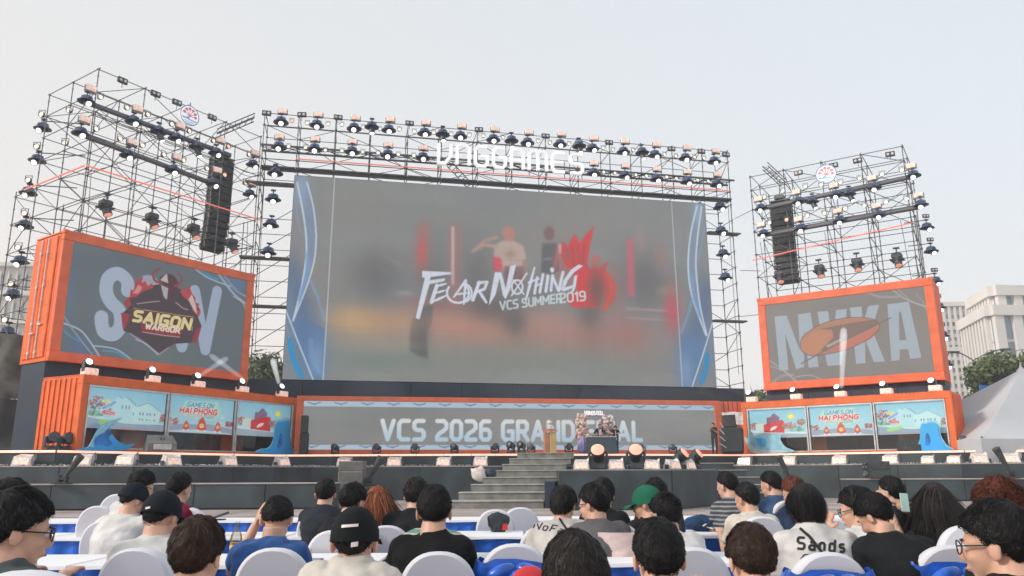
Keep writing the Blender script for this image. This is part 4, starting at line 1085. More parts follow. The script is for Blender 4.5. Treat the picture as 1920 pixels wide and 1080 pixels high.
for zz in (FC.inv(500, 345, 0)[1], FC.inv(480, 484, 0)[1], FC.inv(480, 575, 0)[1]):
    m = MB(); m.bbox(cus[0]-.8, -.02, -.2, .4, zz, zz+.09, .01); m.build('walk_board', M_truss, tC)
for (px, py) in ((1380, 440), (1390, 604)):
    zz = FC.inv(px, py, 0)[1]; m = MB(); m.bbox(CW+.05, cus[-1]+.5, -.2, .4, zz, zz+.08, .01); m.build('walk_board', M_truss, tC)
# ladder leaning inside
x1_, z1_ = FC.inv(845, 302, 0); x2_, z2_ = FC.inv(885, 345, 0)
t = thing('ladder', 'short dark ladder slanting down behind the white sign letters', 'ladder', FC.o, FC.az)
dv = Vector((x2_-x1_, 0, z2_-z1_)); nn = Vector((-dv.z, 0, dv.x)).normalized()*.2
for s in (-1, 1): rod('rail', Vector((x1_, .5, z1_))+nn*s, Vector((x2_, .5, z2_))+nn*s, .035, t, M_truss)
for i in range(7): rod('rung', Vector((x1_, .5, z1_))+dv*(i+.5)/7-nn, Vector((x1_, .5, z1_))+dv*(i+.5)/7+nn, .03, t, M_truss)

# left wing scaffold
SL = Frame(-20.4, 35.4, 56.0); zl = 20.75
uL = [0, 2.45, 4.9, 7.35, 9.8]; dL = [0, 2.4, 4.8, 7.0]
z_st = 15.5
lvL = [round(float(z), 2) for z in np.arange(2.6, z_st-.5, 1.62)]+[z_st, 17.0, 18.3, 19.5, zl]
tL = scaffold('tall scaffold tower with lamps behind the left orange container', SL, uL, dL, zl, lvL, zfun=lambda u, d: (zl if d < 6 else z_st+.3), brace=1.15, rad=.026)
def led_line(parent, p, q, n):
    p, q = Vector(p), Vector(q)
    for i in range(n): rod('red_light_tube', p+(q-p)*(i+.01)/n, p+(q-p)*(i+.98)/n, .04, parent, M_led_red)
led_line(tL, (-.1, -.15, z_st+.1), (10.2, -.15, z_st+.1), 8); led_line(tL, (-.15, -.1, z_st+.1), (-.15, 5.8, z_st+.1), 4)
# round lamp trusses on the front of the left tower
def lamp_truss(parent, fr, p0, p1, w, r=.14):
    a = fr.inv(*p0, w); c = fr.inv(*p1, w)
    for dz in (0,): rod('truss_chord', (a[0], -w, a[1]), (c[0], -w, c[1]), r, parent, M_truss)
    rod('truss_chord', (a[0], -w+.35, a[1]+.25), (c[0], -w+.35, c[1]+.25), r*.35, parent, M_truss)
lamp_truss(tL, SL, (170, 195), (412, 284), .35); lamp_truss(tL, SL, (160, 255), (408, 348), .35)
# right wing scaffold
SR = Frame(15.5, 48.1, -33.0); zr = 19.85; wR = 8.96
uR = [0, wR*.235, wR*.49, wR*.745, wR]; dR = [0, 2.2, 4.4]
lvR = [round(float(z), 2) for z in np.arange(2.6, zr-1.0, 1.5)]+[zr-.95, zr]
tR = scaffold('scaffold tower with lamps behind the right orange framed screen', SR, uR, dR, zr, lvR, brace=1.0, rad=.028)
zz = SR.inv(1500, 459, 0)[1]; led_line(tR, (-.2, -.2, zz-.6), (wR+.1, -.2, zz+.25), 7)
lamp_truss(tR, SR, (1425, 392), (1705, 333), .35); lamp_truss(tR, SR, (1435, 441), (1722, 389), .35)
# stay cables between the centre and right towers
t = thing('stay_cable', 'thin steel stay cables joining the main frame to the right tower', 'cable')
for a, c, Ya, Yb in (((1378, 410), (1412, 393), 48.0, 48.1), ((1388, 507), (1425, 508), 48.0, 48.1), ((1385, 594), (1440, 588), 48, 46)):
    rod('cable', at(*a, Ya), at(*c, Yb), .02, t)

# long raking tubes and inner frame between the left container and the main screen
for i in range(9):
    z = 3.0+i*1.35; rod('raking_tube', (cus[0]-1.6, 1.3, z), (-.05, .9, z+2.3), .024, tC, M_steel)
for i in range(15):
    z = 2.6+i*.95; rod('ledger', (cus[0]-2.0, 2.2, z), (-.1, 2.2, z), .022, tC, M_steel)
for u in (cus[0]-2.0, cus[0]-1.0): rod('post', (u, 2.2, 0), (u, 2.2, 15.6), .026, tC, M_steel)
def wires(parent, fr, pts, m_):
    for (x0, y0, z0), (x1, y1, z1), sag in pts:
        b = MB(); pr = None
        for k in range(9):
            u = k/8; p = Vector((x0+(x1-x0)*u, y0+(y1-y0)*u, z0+(z1-z0)*u-sag*4*u*(1-u)))
            if pr is not None: b.tube(pr, p, .016, 5, caps=False)
            pr = p
        b.build('power_cable', m_, parent)
rw = random.Random(21)
wires(tL, SL, [((u, -.3, 18.6-.2*k), (u+2.4, -.3, 18.4-.2*k), rw.uniform(.2, .6)) for k in range(2) for u in (0, 2.45, 4.9, 7.3)]+[((u, .1, 15.4), (u+.3, .2, 9.0), -.3) for u in (.3, 5.2, 9.4)], M_spk)
wires(tR, SR, [((u, -.3, 16.6-.1*k), (u+2.1, -.3, 16.9-.1*k), rw.uniform(.2, .5)) for k in range(1) for u in (0, 2.1, 4.3, 6.6)]+[((u, .1, 15.4), (u+.3, .2, 9.0), -.3) for u in (.3, 4.2, 8.4)], M_spk)
wires(tC, FC, [((cus[k], -.3, z_row2-.05), (cus[k+1], -.3, z_row2-.05), rw.uniform(.12, .4)) for k in range(0, 14)]+[((cus[0]+.2, -.1, z_row2), (cus[0]+.4, -.1, 7), .1), ((cus[-1]-.2, -.1, z_row2), (cus[-1]-.3, -.1, 7), .1)], M_spk)

# ---------------------------------------------------------------- white sign letters on the scaffold
def sign_letters():
    t = thing('sign_letters', 'white letters VNGGAMES standing on the scaffold above the main screen', 'sign', FC.P(0, -.5, 0), FC.az)
    x0, z0 = FC.inv(822, 306, .5); x1, z1 = FC.inv(1092, 329, .5); H = FC.inv(830, 270, .5)[1]-z0
    G = [
     ('v', [[(0, 1), (0, 0), (.42, 0), (.82, .42), (.82, 1)]]),
     ('n', [[(0, 0), (0, 1), (.6, 1), (.82, .82), (.82, 0)]]),
     ('g', [[(.8, 1), (.18, 1), (0, .84), (0, .16), (.18, 0), (.64, 0), (.82, .16), (.82, .52), (.36, .52)]]),
     ('g', [[(.8, 1), (.18, 1), (0, .84), (0, .16), (.18, 0), (.64, 0), (.82, .16), (.82, .52), (.36, .52)]]),
     ('a', [[(0, 0), (0, 1), (.6, 1), (.82, .82), (.82, 0)], [(0, .42), (.82, .42)]]),
     ('m', [[(0, 0), (0, .84), (.16, 1), (1.06, 1), (1.22, .84), (1.22, 0)], [(.61, 1), (.61, 0)]]),
     ('e', [[(.86, 1), (.16, 1), (0, .84), (0, .16), (.16, 0), (.86, 0)], [(0, .5), (.76, .5)]]),
     ('s', [[(.86, 1), (.14, 1), (0, .86), (0, .62), (.14, .5), (.72, .5), (.86, .38), (.86, .14), (.72, 0), (0, 0)]])]
    tot = sum(max(p[0] for s in g_[1] for p in s) for g_ in G)+.42*7
    sc_ = (x1-x0)/tot; cx = x0
    for nm, st in G:
        w = max(p[0] for s in st for p in s); m = MB()
        for k, s in enumerate(st): stroke_prism(m, [(cx+a*sc_, b2*H) for a, b2 in s], .18, -.12-.003*k, .08+.003*k)
        child('letter', m.mesh('letter', M_white), t, (0, 0, z0)); cx += (w+.42)*sc_
    for i in range(9): rod('bracket', (x0+(x1-x0)*i/8, .1, z0-.3), (x0+(x1-x0)*i/8, .1, z0+H*.6), .025, t)
sign_letters()
def emblem(lab, fr, px, py, w, rpx):
    x, z = fr.inv(px, py, w); r = rpx
    t = thing('round_emblem_sign', lab, 'sign', fr.P(x, -w, z), fr.az)
    m = MB(); M = Matrix.Rotation(R(90), 4, 'X'); m.lathe([(r, -.04), (r, .04)], 32, M); m.build('disc', M_white, t)
    m = MB(); n = 40
    for i in range(n):
        a, c = 2*math.pi*i/n, 2*math.pi*(i+1)/n
        m.add([(r*k*math.cos(e_), -.046, r*k*math.sin(e_)) for e_ in (a, c) for k in (.93, 1.03)], [(0, 1, 3, 2)])
    m.build('blue_rim', mat('emblem_blue', (.10, .26, .55), .4, emit=(.3, .5, .9), estr=.1), t)
    bl = mat('emblem_light_blue', (.30, .52, .80), .4); rd_ = mat('emblem_pink_red', (.80, .25, .34), .4)
    m = MB()
    for i, a in enumerate((165, 130, 95, 60, 25, -8)):
        cx, cz = .62*r*math.cos(R(a)), .62*r*math.sin(R(a))+.05*r
        m.prism([(cx+.17*r*math.cos(k*math.pi/5), cz+.15*r*math.sin(k*math.pi/5)) for k in range(10)], -.056, -.048); 
        d = Vector((cx, 0, cz+.12*r)); nn = Vector((-d.z, 0, d.x)).normalized()*.035*r
        m.add([(0-nn.x, -.055, -.1*r-nn.z), (0+nn.x, -.055, -.1*r+nn.z), (cx+nn.x, -.055, cz+nn.z), (cx-nn.x, -.055, cz-nn.z)], [(0, 1, 2, 3)])
    m.build('red_flower', rd_, t)
    m = MB(); m.prism([(-.78*r, -.22*r), (-.3*r, -.28*r), (-.28*r, -.12*r), (0, -.12*r), (0, -.35*r), (.78*r, -.38*r), (.72*r, -.5*r), (-.72*r, -.42*r)], -.056, -.048)
    for i in range(3): m.prism([(-.6*r+.12*i*r, (-.58-.13*i)*r), (.6*r-.12*i*r, (-.58-.13*i)*r), (.6*r-.12*i*r, (-.63-.13*i)*r), (-.6*r+.12*i*r, (-.63-.13*i)*r)], -.056, -.048)
    m.build('blue_bridge', bl, t)
    rod('hanger', (0, 0, r*1.0), (0, 0, r*1.35), .03, t)
emblem('round white and blue city emblem hung on the left lamp tower', SL, 355, 217, .3, .56)
emblem('round white and blue city emblem hung on the right lamp tower', SR, 1549, 327, .3, .60)

# ================================================================ LAMPS
def proto_hood(style):
    t = thing('stage_light', 'x', 'stage light')
    m = MB()
    if style == 'box':
        m.bbox(-.2, .2, -.16, .2, .02, .24, .05); m.bbox(-.27, .27, -.2, .24, -.05, .0, .02); m.build('rain_hood', M_hood2, t)
    else:
        m.lathe([(.02, .27), (.16, .265), (.235, .22), (.275, .07), (.30, .045), (.385, .0), (.39, -.035), (.29, .005), (.22, .10), (.02, .12)], 20, close=False)
        m.bbox(-.07, .07, -.3, -.24, .1, .16, .01); m.build('rain_hood', M_hood, t)
    m = MB(); m.tube((0, 0, .3), (0, 0.05, .48), .03, 6); m.bbox(-.12, .12, -.06, .1, .44, .5, .01); m.build('clamp', M_truss, t)
    m = MB()
    e = {'std': Vector((0, -.25, -.20)), 'tilt': Vector((.18, -.12, -.46)), 'down': Vector((.03, -.1, -.42)), 'box': Vector((.06, -.14, -.30))}[style]
    for s in (-1, 1): m.bbox(s*.155-.02, s*.155+.02, -.05, .05, -.16, .06, .008)
    m.bbox(-.17, .17, -.04, .04, .06, .085, .006); m.build('yoke', M_hood2, t)
    m = MB(); d = e.normalized(); m.tube(d*-.05, e*.72, .165, 14, .145); m.tube(e*.72, e, .15, 14, .15)
    h = m.build('head', M_hood2, t)
    m = MB(); q_ = Vector((0, 0, 1)).rotation_difference(d).to_matrix().to_4x4()
    m.lathe([(.125, 0), (.10, .018), (.05, .03), (.001, .034)], 14, Matrix.Translation(e) @ q_, close=False); m.build('lens', M_lens_o if style == 'box' else M_lens, h)
    return t
P_ = {k: proto_hood(k) for k in ('std', 'tilt', 'down', 'box')}
def proto_strobe():
    t = thing('strobe_panel', 'x', 'strobe light')
    m = MB(); m.bbox(-.26, .26, -.1, .08, -.16, .16, .02); m.build('housing', M_plastic, t)
    for i in range(2):
        m = MB(); m.bbox(-.23+.235*i, -.01+.235*i, -.112, -.1, -.13, .13, .004); m.build('lit_face', M_blind, t)
    m = MB(); m.bbox(-.29, -.262, -.03, .03, -.2, .1, .006); m.bbox(.262, .29, -.03, .03, -.2, .1, .006); m.bbox(-.29, .29, -.03, .03, -.225, -.2, .006); m.build('bracket', M_steel, t)
    return t
P_str = proto_strobe()
def proto_par(lm, sc=1.0):
    t = thing('par_lamp', 'x', 'par lamp')
    m = MB(); Mx = Matrix.Rotation(R(90), 4, 'X'); m.lathe([(.06*sc, -.18), (.1*sc, -.12), (.135*sc, .0), (.135*sc, .05), (.118*sc, .05), (.115*sc, .02)], 14, Mx, close=False)
    m.lathe([(.001, -.185), (.06*sc, -.18)], 14, Mx, close=False); m.build('housing', M_hood2, t)
    m = MB(); m.lathe([(.118*sc, .02), (.09*sc, .035), (.001, .045)], 14, Mx, close=False); m.build('lens', lm, t)
    m = MB(); m.bbox(-.16*sc, -.14*sc, -.02, .02, 0, .2, .004); m.bbox(.14*sc, .16*sc, -.02, .02, 0, .2, .004); m.bbox(-.16*sc, .16*sc, -.02, .02, .2, .22, .004); m.build('bracket', M_steel, t)
    return t
P_par = proto_par(M_par); P_parr = proto_par(M_par_r)
def proto_twin():
    t = thing('twin_floodlight', 'x', 'floodlight')
    m = MB(); m.bbox(-.26, .26, -.06, .08, -.15, .15, .02); m.build('housing', M_hood2, t)
    for s in (-1, 1):
        m = MB(); m.lathe([(.075, 0), (.05, .012), (.001, .014)], 12, Matrix.Translation((s*.12, -.06, 0)) @ Matrix.Rotation(R(90), 4, 'X'), close=False); m.build('lens', M_whiteb, t)
    m = MB(); m.tube((0, 0, -.15), (0, .02, -.38), .02, 6); m.build('stem', M_steel, t)
    return t
P_twin = proto_twin()
used = set()
def put(proto, loc, rz, label, cat, group, jit=.12, name=None, s=1.0):
    if id(proto) in used: o = copy_tree(proto)
    else: o = proto; used.add(id(proto))
    o.location = loc; o.rotation_euler = (random.uniform(-.04, .04), random.uniform(-.04, .04), rz+random.uniform(-jit, jit)); o.scale = (s, s, s)
    tag(o, label, cat, group); return o
def row(kind, fr, pts, w, lab, group, cat=None, s=1.0, rz=None, style=None):
    """lab contains %s for the ordinal"""
    order = sorted(range(len(pts)), key=lambda i: (pts[i][0] if lab[1] == 'x' else pts[i][1]))
    for n_, i in enumerate(order):
        p = pts[i]; st = p[2] if len(p) > 2 else style
        x, z = fr.inv(p[0], p[1], w); loc = fr.P(x, -w, z)
        pr = {'hood': lambda: P_[st or 'std'], 'strobe': lambda: P_str, 'par': lambda: P_parr if st == 'red' else P_par, 'twin': lambda: P_twin}[kind]()
        ct_ = {'hood': 'stage light', 'strobe': 'strobe light', 'par': 'par lamp', 'twin': 'floodlight'}[kind]
        put(pr, loc, fr.az if rz is None else rz, lab[0] % ORD[n_], ct_, group, s=s)
def boxes(fr, pts, w, lab, group, dz=-18, dx=0, s=1.0):
    row('strobe', fr, [(p[0]+dx, p[1]+dz) for p in pts], w, lab, group, s=s)
top = [(527, 229), (594, 235), (664, 241), (697, 238, 'down'), (729, 244), (796, 250), (830, 252, 'down'), (863, 256), (925, 262), (959, 264, 'down'), (989, 268), (1050, 271), (1086, 274, 'down'),
       (1111, 279), (1169, 285), (1204, 286, 'down'), (1228, 291), (1285, 297), (1339, 303)]
row('hood', FC, top, .55, ('navy hooded lamp, %s from left in the top row above the main screen', 'x'), 'hooded lamps in the top row above the main screen', s=1.12)
boxes(FC, [p for p in top if len(p) == 2], .5, ('peach strobe box, %s from left along the top edge of the main scaffold', 'x'), 'strobe boxes in the top row above the main screen', -20, 3)
r2 = [(523, 276), (590, 280), (660, 285), (727, 291), (793, 296), (1113, 325), (1172, 330), (1231, 336), (1288, 341), (1344, 346)]
row('hood', FC, r2, .8, ('navy hooded lamp, %s from left in the lower row above the main screen', 'x'), 'hooded lamps in the lower row above the main screen', s=1.12)
boxes(FC, r2, .75, ('peach strobe box, %s from left in the lower row above the main screen', 'x'), 'strobe boxes in the lower row above the main screen', -19, 1)
row('hood', FC, [(516, 325), (512, 374), (508, 422), (503, 474)], .5, ('hooded lamp, %s from top in the column left of the main screen', 'y'), 'hooded lamps left of the main screen', s=1.15)
row('hood', FC, [(1350, 389), (1352, 434), (1356, 477), (1360, 521)], .5, ('hooded lamp, %s from top in the column right of the main screen', 'y'), 'hooded lamps right of the main screen', s=1.15)
row('par', FC, [(547, 227, 'red'), (576, 231), (615, 233), (641, 234), (681, 239), (712, 242), (749, 243), (777, 247), (813, 249), (846, 252), (880, 254), (906, 255), (943, 258), (1009, 265), (1031, 268), (1067, 270), (1098, 275),
                (1131, 278), (1149, 281), (1187, 282), (1216, 288), (1246, 290), (1267, 293), (1302, 295), (1320, 297)], .35, ('small round lamp, %s from left along the top edge above the main screen', 'x'), 'small round lamps above the main screen', s=.85)
row('par', FC, [(541, 275), (573, 277), (610, 282), (641, 283), (680, 285), (709, 287), (747, 290), (776, 292), (1132, 323), (1153, 325), (1192, 328), (1212, 330), (1250, 332), (1268, 335), (1308, 338), (1328, 340)], .6,
    ('small round lamp, %s from left in the lower row above the main screen', 'x'), 'small round lamps in the lower row above the main screen', s=.85)
row('twin', FC, [(500, 212), (566, 215), (634, 220), (768, 231), (898, 243), (1023, 255), (1142, 267), (1259, 279), (1315, 284), (1361, 290)], .1, ('little twin floodlight, %s from left on top of the main scaffold', 'x'), 'twin floodlights on the main scaffold')
# left tower
lr1 = [(162, 190), (250, 228), (297, 247, 'tilt'), (330, 260), (368, 276, 'tilt'), (405, 287)]
lr2 = [(151, 250), (240, 292), (324, 320), (400, 345)]
row('hood', SL, lr1, .55, ('navy hooded lamp, %s from left in the upper row of the left tower', 'x'), 'hooded lamps in the upper row of the left tower', s=1.05)
row('hood', SL, lr2, .55, ('navy hooded lamp, %s from left in the second row of the left tower', 'x'), 'hooded lamps in the second row of the left tower', s=1.05)
boxes(SL, [lr1[0], lr1[1], lr1[3], lr1[5]], .5, ('peach strobe box, %s from left in the upper row of the left tower', 'x'), 'strobe boxes in the upper row of the left tower', -24, 8)
boxes(SL, lr2, .5, ('peach strobe box, %s from left in the second row of the left tower', 'x'), 'strobe boxes in the second row of the left tower', -26, 7)
row('hood', SL, [(198, 388, 'box'), (285, 412, 'box'), (363, 432, 'box'), (435, 459, 'box')], .3, ('grey lamp with salmon lens, %s from left just above the warrior screen', 'x'), 'grey lamps above the left container', s=1.4)
row('hood', SL, [(474, 309), (468, 365)], .9, ('navy hooded lamp, %s from top at the right edge of the left tower', 'y'), 'hooded lamps on the right edge of the left tower')
boxes(SL, [(474, 309), (468, 365)], .85, ('peach strobe box, %s from top at the right edge of the left tower', 'y'), 'strobe boxes on the right edge of the left tower', -22, 4)
row('par', SL, [(188, 182), (238, 202), (277, 215), (322, 233), (355, 246), (400, 264), (428, 275, 'red')], .35, ('small round lamp, %s from left in the upper row of the left tower', 'x'), 'small round lamps in the upper row of the left tower')
row('par', SL, [(180, 242), (225, 260), (267, 273), (307, 290), (344, 301), (388, 316), (421, 328, 'red')], .35, ('small round lamp, %s from left in the second row of the left tower', 'x'), 'small round lamps in the second row of the left tower')
row('par', SL, [(460, 343), (467, 290)], .7, ('small round lamp, %s from top at the right edge of the left tower', 'y'), 'small round lamps on the right edge of the left tower')
# outer column of the left tower hangs on outriggers of the side face
FS = Frame(-30, 39.4, 0)
oc = [(80, 241), (70, 301), (53, 362), (46, 424), (38, 491), (24, 554), (14, 624)]
row('hood', FS, oc, 0, ('navy hooded lamp, %s from top down the outer left edge of the left tower', 'y'), 'hooded lamps down the outer left edge', s=1.15)
row('par', FS, [(130, 207), (122, 268), (78, 215), (69, 275), (53, 338), (46, 400), (34, 464), (21, 532), (9, 600)], .15, ('small round lamp, %s from top down the outer left side of the left tower', 'y'), 'small round lamps down the outer left edge', s=1.2)
t = thing('lamp_outrigger', 'short steel outrigger tubes holding the outer left column of lamps', 'outrigger')
px_, _ = FS.inv(60, 230); 
for p in oc:
    a = FS.P(FS.inv(p[0], p[1])[0], .1, FS.inv(p[0], p[1])[1]+.5); rod('tube', a+Vector((-.2, 0, 0)), a+Vector((2.2, .5, 0)), .03, t)
# right tower
rr1 = [(1427, 391), (1498, 378), (1523, 378, 'tilt'), (1568, 366), (1592, 364, 'tilt'), (1640, 352), (1713, 329)]
rr2 = [(1432, 439), (1502, 429), (1575, 414), (1648, 404), (1727, 384)]
row('hood', SR, rr1, .55, ('navy hooded lamp, %s from left in the upper row of the right tower', 'x'), 'hooded lamps in the upper row of the right tower', s=1.05)
row('hood', SR, rr2, .55, ('navy hooded lamp, %s from left in the second row of the right tower', 'x'), 'hooded lamps in the second row of the right tower', s=1.05)
boxes(SR, [p for p in rr1 if len(p) == 2], .5, ('peach strobe box, %s from left in the upper row of the right tower', 'x'), 'strobe boxes in the upper row of the right tower', -18, -5)
boxes(SR, rr2, .5, ('peach strobe box, %s from left in the second row of the right tower', 'x'), 'strobe boxes in the second row of the right tower', -18, -5)
row('hood', SR, [(1462, 518, 'box'), (1537, 507, 'box'), (1607, 495, 'box'), (1682, 486, 'box')], .6, ('grey lamp with salmon lens, %s from left just above the MVKA screen', 'x'), 'grey lamps above the right container', s=1.4)
row('par', SR, [(1433, 370), (1468, 358), (1510, 350), (1540, 347), (1576, 342), (1612, 335), (1654, 327), (1691, 319)], .35, ('small round lamp, %s from left in the upper row of the right tower', 'x'), 'small round lamps in the upper row of the right tower')
row('par', SR, [(1443, 418), (1475, 412, 'red'), (1514, 405), (1546, 400), (1585, 392), (1621, 386), (1661, 379), (1700, 373)], .35, ('small round lamp, %s from left in the second row of the right tower', 'x'), 'small round lamps in the second row of the right tower')
row('twin', SR, [(1497, 324), (1563, 310), (1608, 301), (1669, 289)], .2, ('little twin floodlight, %s from left under the top tube of the right tower', 'x'), 'twin floodlights on the right tower')
row('twin', SL, [(230, 151), (292, 176), (332, 192), (398, 220)], .2, ('little twin floodlight, %s from left under the top tube of the left tower', 'x'), 'twin floodlights on the left tower')
FS2 = Frame(20, 42.4, 0)
oc2 = [(1738, 427), (1746, 471), (1754, 528), (1760, 577), (1767, 630), (1774, 684)]
row('hood', FS2, oc2, 0, ('navy hooded lamp, %s from top down the outer right edge of the right tower', 'y'), 'hooded lamps down the outer right edge')
row('twin', FS2, [(p[0]-2, p[1]-22) for p in oc2], 0, ('small square lamp, %s from top down the outer right edge of the right tower', 'y'), 'square lamps down the outer right edge', s=.7)
t = thing('lamp_outrigger', 'short steel outrigger tubes holding the outer right column of lamps', 'outrigger')
for p in oc2:
    a = FS2.P(FS2.inv(*p)[0], .1, FS2.inv(*p)[1]+.5); rod('tube', a+Vector((.2, 0, 0)), a+Vector((-.9, .6, 0)), .03, t)
rod('tube', FS2.P(FS2.inv(1722, 400)[0], .3, 2.2), FS2.P(FS2.inv(1722, 400)[0], .3, FS2.inv(1722, 400)[1]), .035, t)

# line array loudspeakers
def line_array(lab, fr, px0, px1, py0, py1, d, n, mirror=1):
    x0, z1 = fr.inv(px0, py0, -d); x1, _ = fr.inv(px1, py0, -d); _, z0 = fr.inv((px0+px1)/2, py1, -d)
    t = thing('line_array_speaker', lab, 'loudspeaker', fr.P((x0+x1)/2, d, z1), fr.az)
    w = 1.25; h = (z1-z0)/n; z = 0; y = 0; ang = 0
    m = MB(); m.bbox(-w/2, w/2, -.1, .5, .05, .14, .01); m.tube((0, .2, .1), (0, .2, 1.2), .03); m.bbox(-.3, .3, -.2, .3, .16, .42, .03); m.build('rigging_frame', M_truss, t)
    for i in range(n):
        ang = R(max(0, i-5)*1.6)
        M = Matrix.Translation((0, y, z)) @ Matrix.Rotation(-ang, 4, 'X')
        m = MB(); m.bbox(-w/2, w/2, 0, .62, -h+.018, 0, .02, 0, M); c = m.build('cabinet', M_spk, t)
        m = MB(); m.bbox(-w/2+.09, w/2-.09, -.02, -.002, -h+.04, -.03, .008, 0, M); m.build('grille', M_spk2, c)
        m = MB()
        for s in (-1, 1):
            m.bbox(s*(w/2+.022)-.02, s*(w/2+.022)+.02, .05, .14, -h+.03, -.03, .005, 0, M); m.bbox(s*(w/2+.022)-.02, s*(w/2+.022)+.02, .42, .5, -h+.03, -.03, .005, 0, M)
        m.build('rigging_arm', M_steel, c)
        z -= h*math.cos(ang); y += h*math.sin(ang)
    return t
line_array('tall black line array speaker hanging at the right of the left tower', SL, 399, 445, 290, 470, 1.2, 13)
line_array('tall black line array speaker hanging at the left of the right tower', SR, 1443, 1482, 382, 528, 1.0, 13)
# bundles of spare truss lying on top of the towers
def spare(lab, p, q, Y):
    t = thing('spare_truss', lab, 'truss')
    a, c = at(*p, Y), at(*q, Y+1); d = c-a
    for i in range(4):
        o_ = Vector((0, 0, .22*(i % 2)))+Vector((.12, -.3, .05))*(i//2*1.5)
        rod('chord', a+o_, c+o_, .03, t, M_steel)
    for i in range(12): rod('web', a+d*i/12+Vector((0, 0, 0 if i % 2 else .22)), a+d*(i+1)/12+Vector((.15, -.4, .22 if i % 2 else 0)), .02, t, M_steel)
spare('pale truss bundle lying across the top right corner of the left tower', (406, 258), (476, 228), 40)
spare('pale truss bundle lying across the top left corner of the right tower', (1430, 318), (1465, 350), 46)

# ================================================================ THINGS ON THE STAGE
def roof_light(lab, fr, px, py, w, z, s=1.0):
    x, _ = fr.inv(px, py, -w)
    t = thing('beam_light', lab, 'stage light', fr.P(x, w, z), fr.az, 'beam lights on the booth roofs')
    m = MB(); m.bbox(-.28, .28, -.2, .2, 0, .3, .04); m.build('covered_base', M_blind, t)
    m = MB(); m.bbox(-.30, -.27, -.1, .1, .15, .6, .01); m.bbox(.04, .07, -.1, .1, .3, .6, .01); m.bbox(-.30, .07, -.1, .1, .28, .31, .01); m.build('yoke', M_hood2, t)
    m = MB(); m.tube((-.1, .12, .42), (-.14, -.12, .55), .15, 14); h = m.build('head', M_hood2, t)
    m = MB(); d = Vector((-.04, -.24, .13)).normalized(); m.lathe([(.138, 0), (.1, .02), (.001, .028)], 16, Matrix.Translation((-.14, -.12, .55)) @ Vector((0, 0, 1)).rotation_difference(d).to_matrix().to_4x4(), close=False); m.build('lens', M_lens, h)
for i, (px, py) in enumerate(((168, 697), (287, 705), (372, 714), (455, 722), (529, 731))):
    roof_light('white lensed beam light, %s from left on the roof of the left booth' % ORD[i], BL, px, py, .4, BLZ1+.03)
for i, (px, py) in enumerate(((1410, 748), (1493, 741), (1576, 736), (1662, 729), (1753, 721))):
    roof_light('white lensed beam light, %s from left on the roof of the right booth' % ORD[i], BR, px, py, .4, BRZ1+.03)
# blinders on the shelf
def blinder_proto():
    t = thing('blinder_light', 'x', 'stage light')
    m = MB(); m.add([(-.34, -.2, 0), (.34, -.2, 0), (.38, .25, 0), (-.38, .25, 0), (-.3, -.12, .34), (.32, -.1, .33), (.26, .2, .42), (-.22, .22, .44), (.36, .1, .5), (-.1, .3, .3)], [(0, 1, 5, 4), (1, 2, 6, 5), (2, 3, 7, 6), (3, 0, 4, 7), (4, 5, 6, 7), (3, 2, 1, 0), (5, 8, 6), (6, 8, 2)]); m.build('rain_cover', M_plastic, t)
    m = MB()
    for i in range(1):
        m.add([(-.28, -.203, .05), (.28, -.203, .05), (.26, -.145, .29), (-.25, -.15, .30)], [(0, 1, 2, 3)])
    m.build('lit_face', M_blind, t)
    m = MB(); m.bbox(-.42, -.36, -.1, .1, 0, .2, .01); m.bbox(.40, .46, -.1, .1, 0, .2, .01); m.bbox(-.42, .46, -.1, .1, -.011, -.001, .002); m.build('yoke', M_hood2, t)
    return t
P_bl = blinder_proto()
def on_line(P, px, off=.3):
    """point on a plan polyline that shows at photo column px, moved off metres back"""
    for (x0, y0), (x1, y1) in zip(P, P[1:]):
        for k in range(60):
            t_ = k/60; x, y = x0+(x1-x0)*t_, y0+(y1-y0)*t_
            if abs(960+x/y*1513-px) < abs((x1-x0)/60/y*1513)+2: 
                a = math.atan2(y1-y0, x1-x0); return Vector((x-math.sin(a)*off, y+math.cos(a)*off, 0)), a
    return Vector(((px-960)/1513*36, 36, 0)), 0
used.clear()
bl = [(40, 1), (147, 1), (232, 1), (330, 1), (440, 1), (540, 1), (650, 1), (747, 1), (833, 1), (912, 1), (1393, 1), (1476, 1), (1577, 1), (1672, 1), (1742, .8), (1790, .8), (1845, 1), (1905, 1)]
for i, (px, s) in enumerate(bl):
    p, a = on_line(PS, px, .32); p.z = SH+.012
    side_ = 'left' if px < 960 else 'right'; k = i if px < 960 else i-10
    put(P_bl, p, a, 'square blinder lamp under clear plastic, %s from left on the %s shelf of the stage' % (ORD[k], side_), 'stage light', 'blinders on the stage shelf', s=s)
for i, px in enumerate((1090, 1155, 1222, 1262, 1292)):
    p = atz(px, 27.6+(.0 if px < 1250 else (px-1250)*.045), 1.32)
    put(P_bl, p, 0 if px < 1250 else .7, 'square blinder lamp under clear plastic, %s from left on the dark box extension' % ORD[i], 'stage light', 'blinders on the box extension', s=.78)
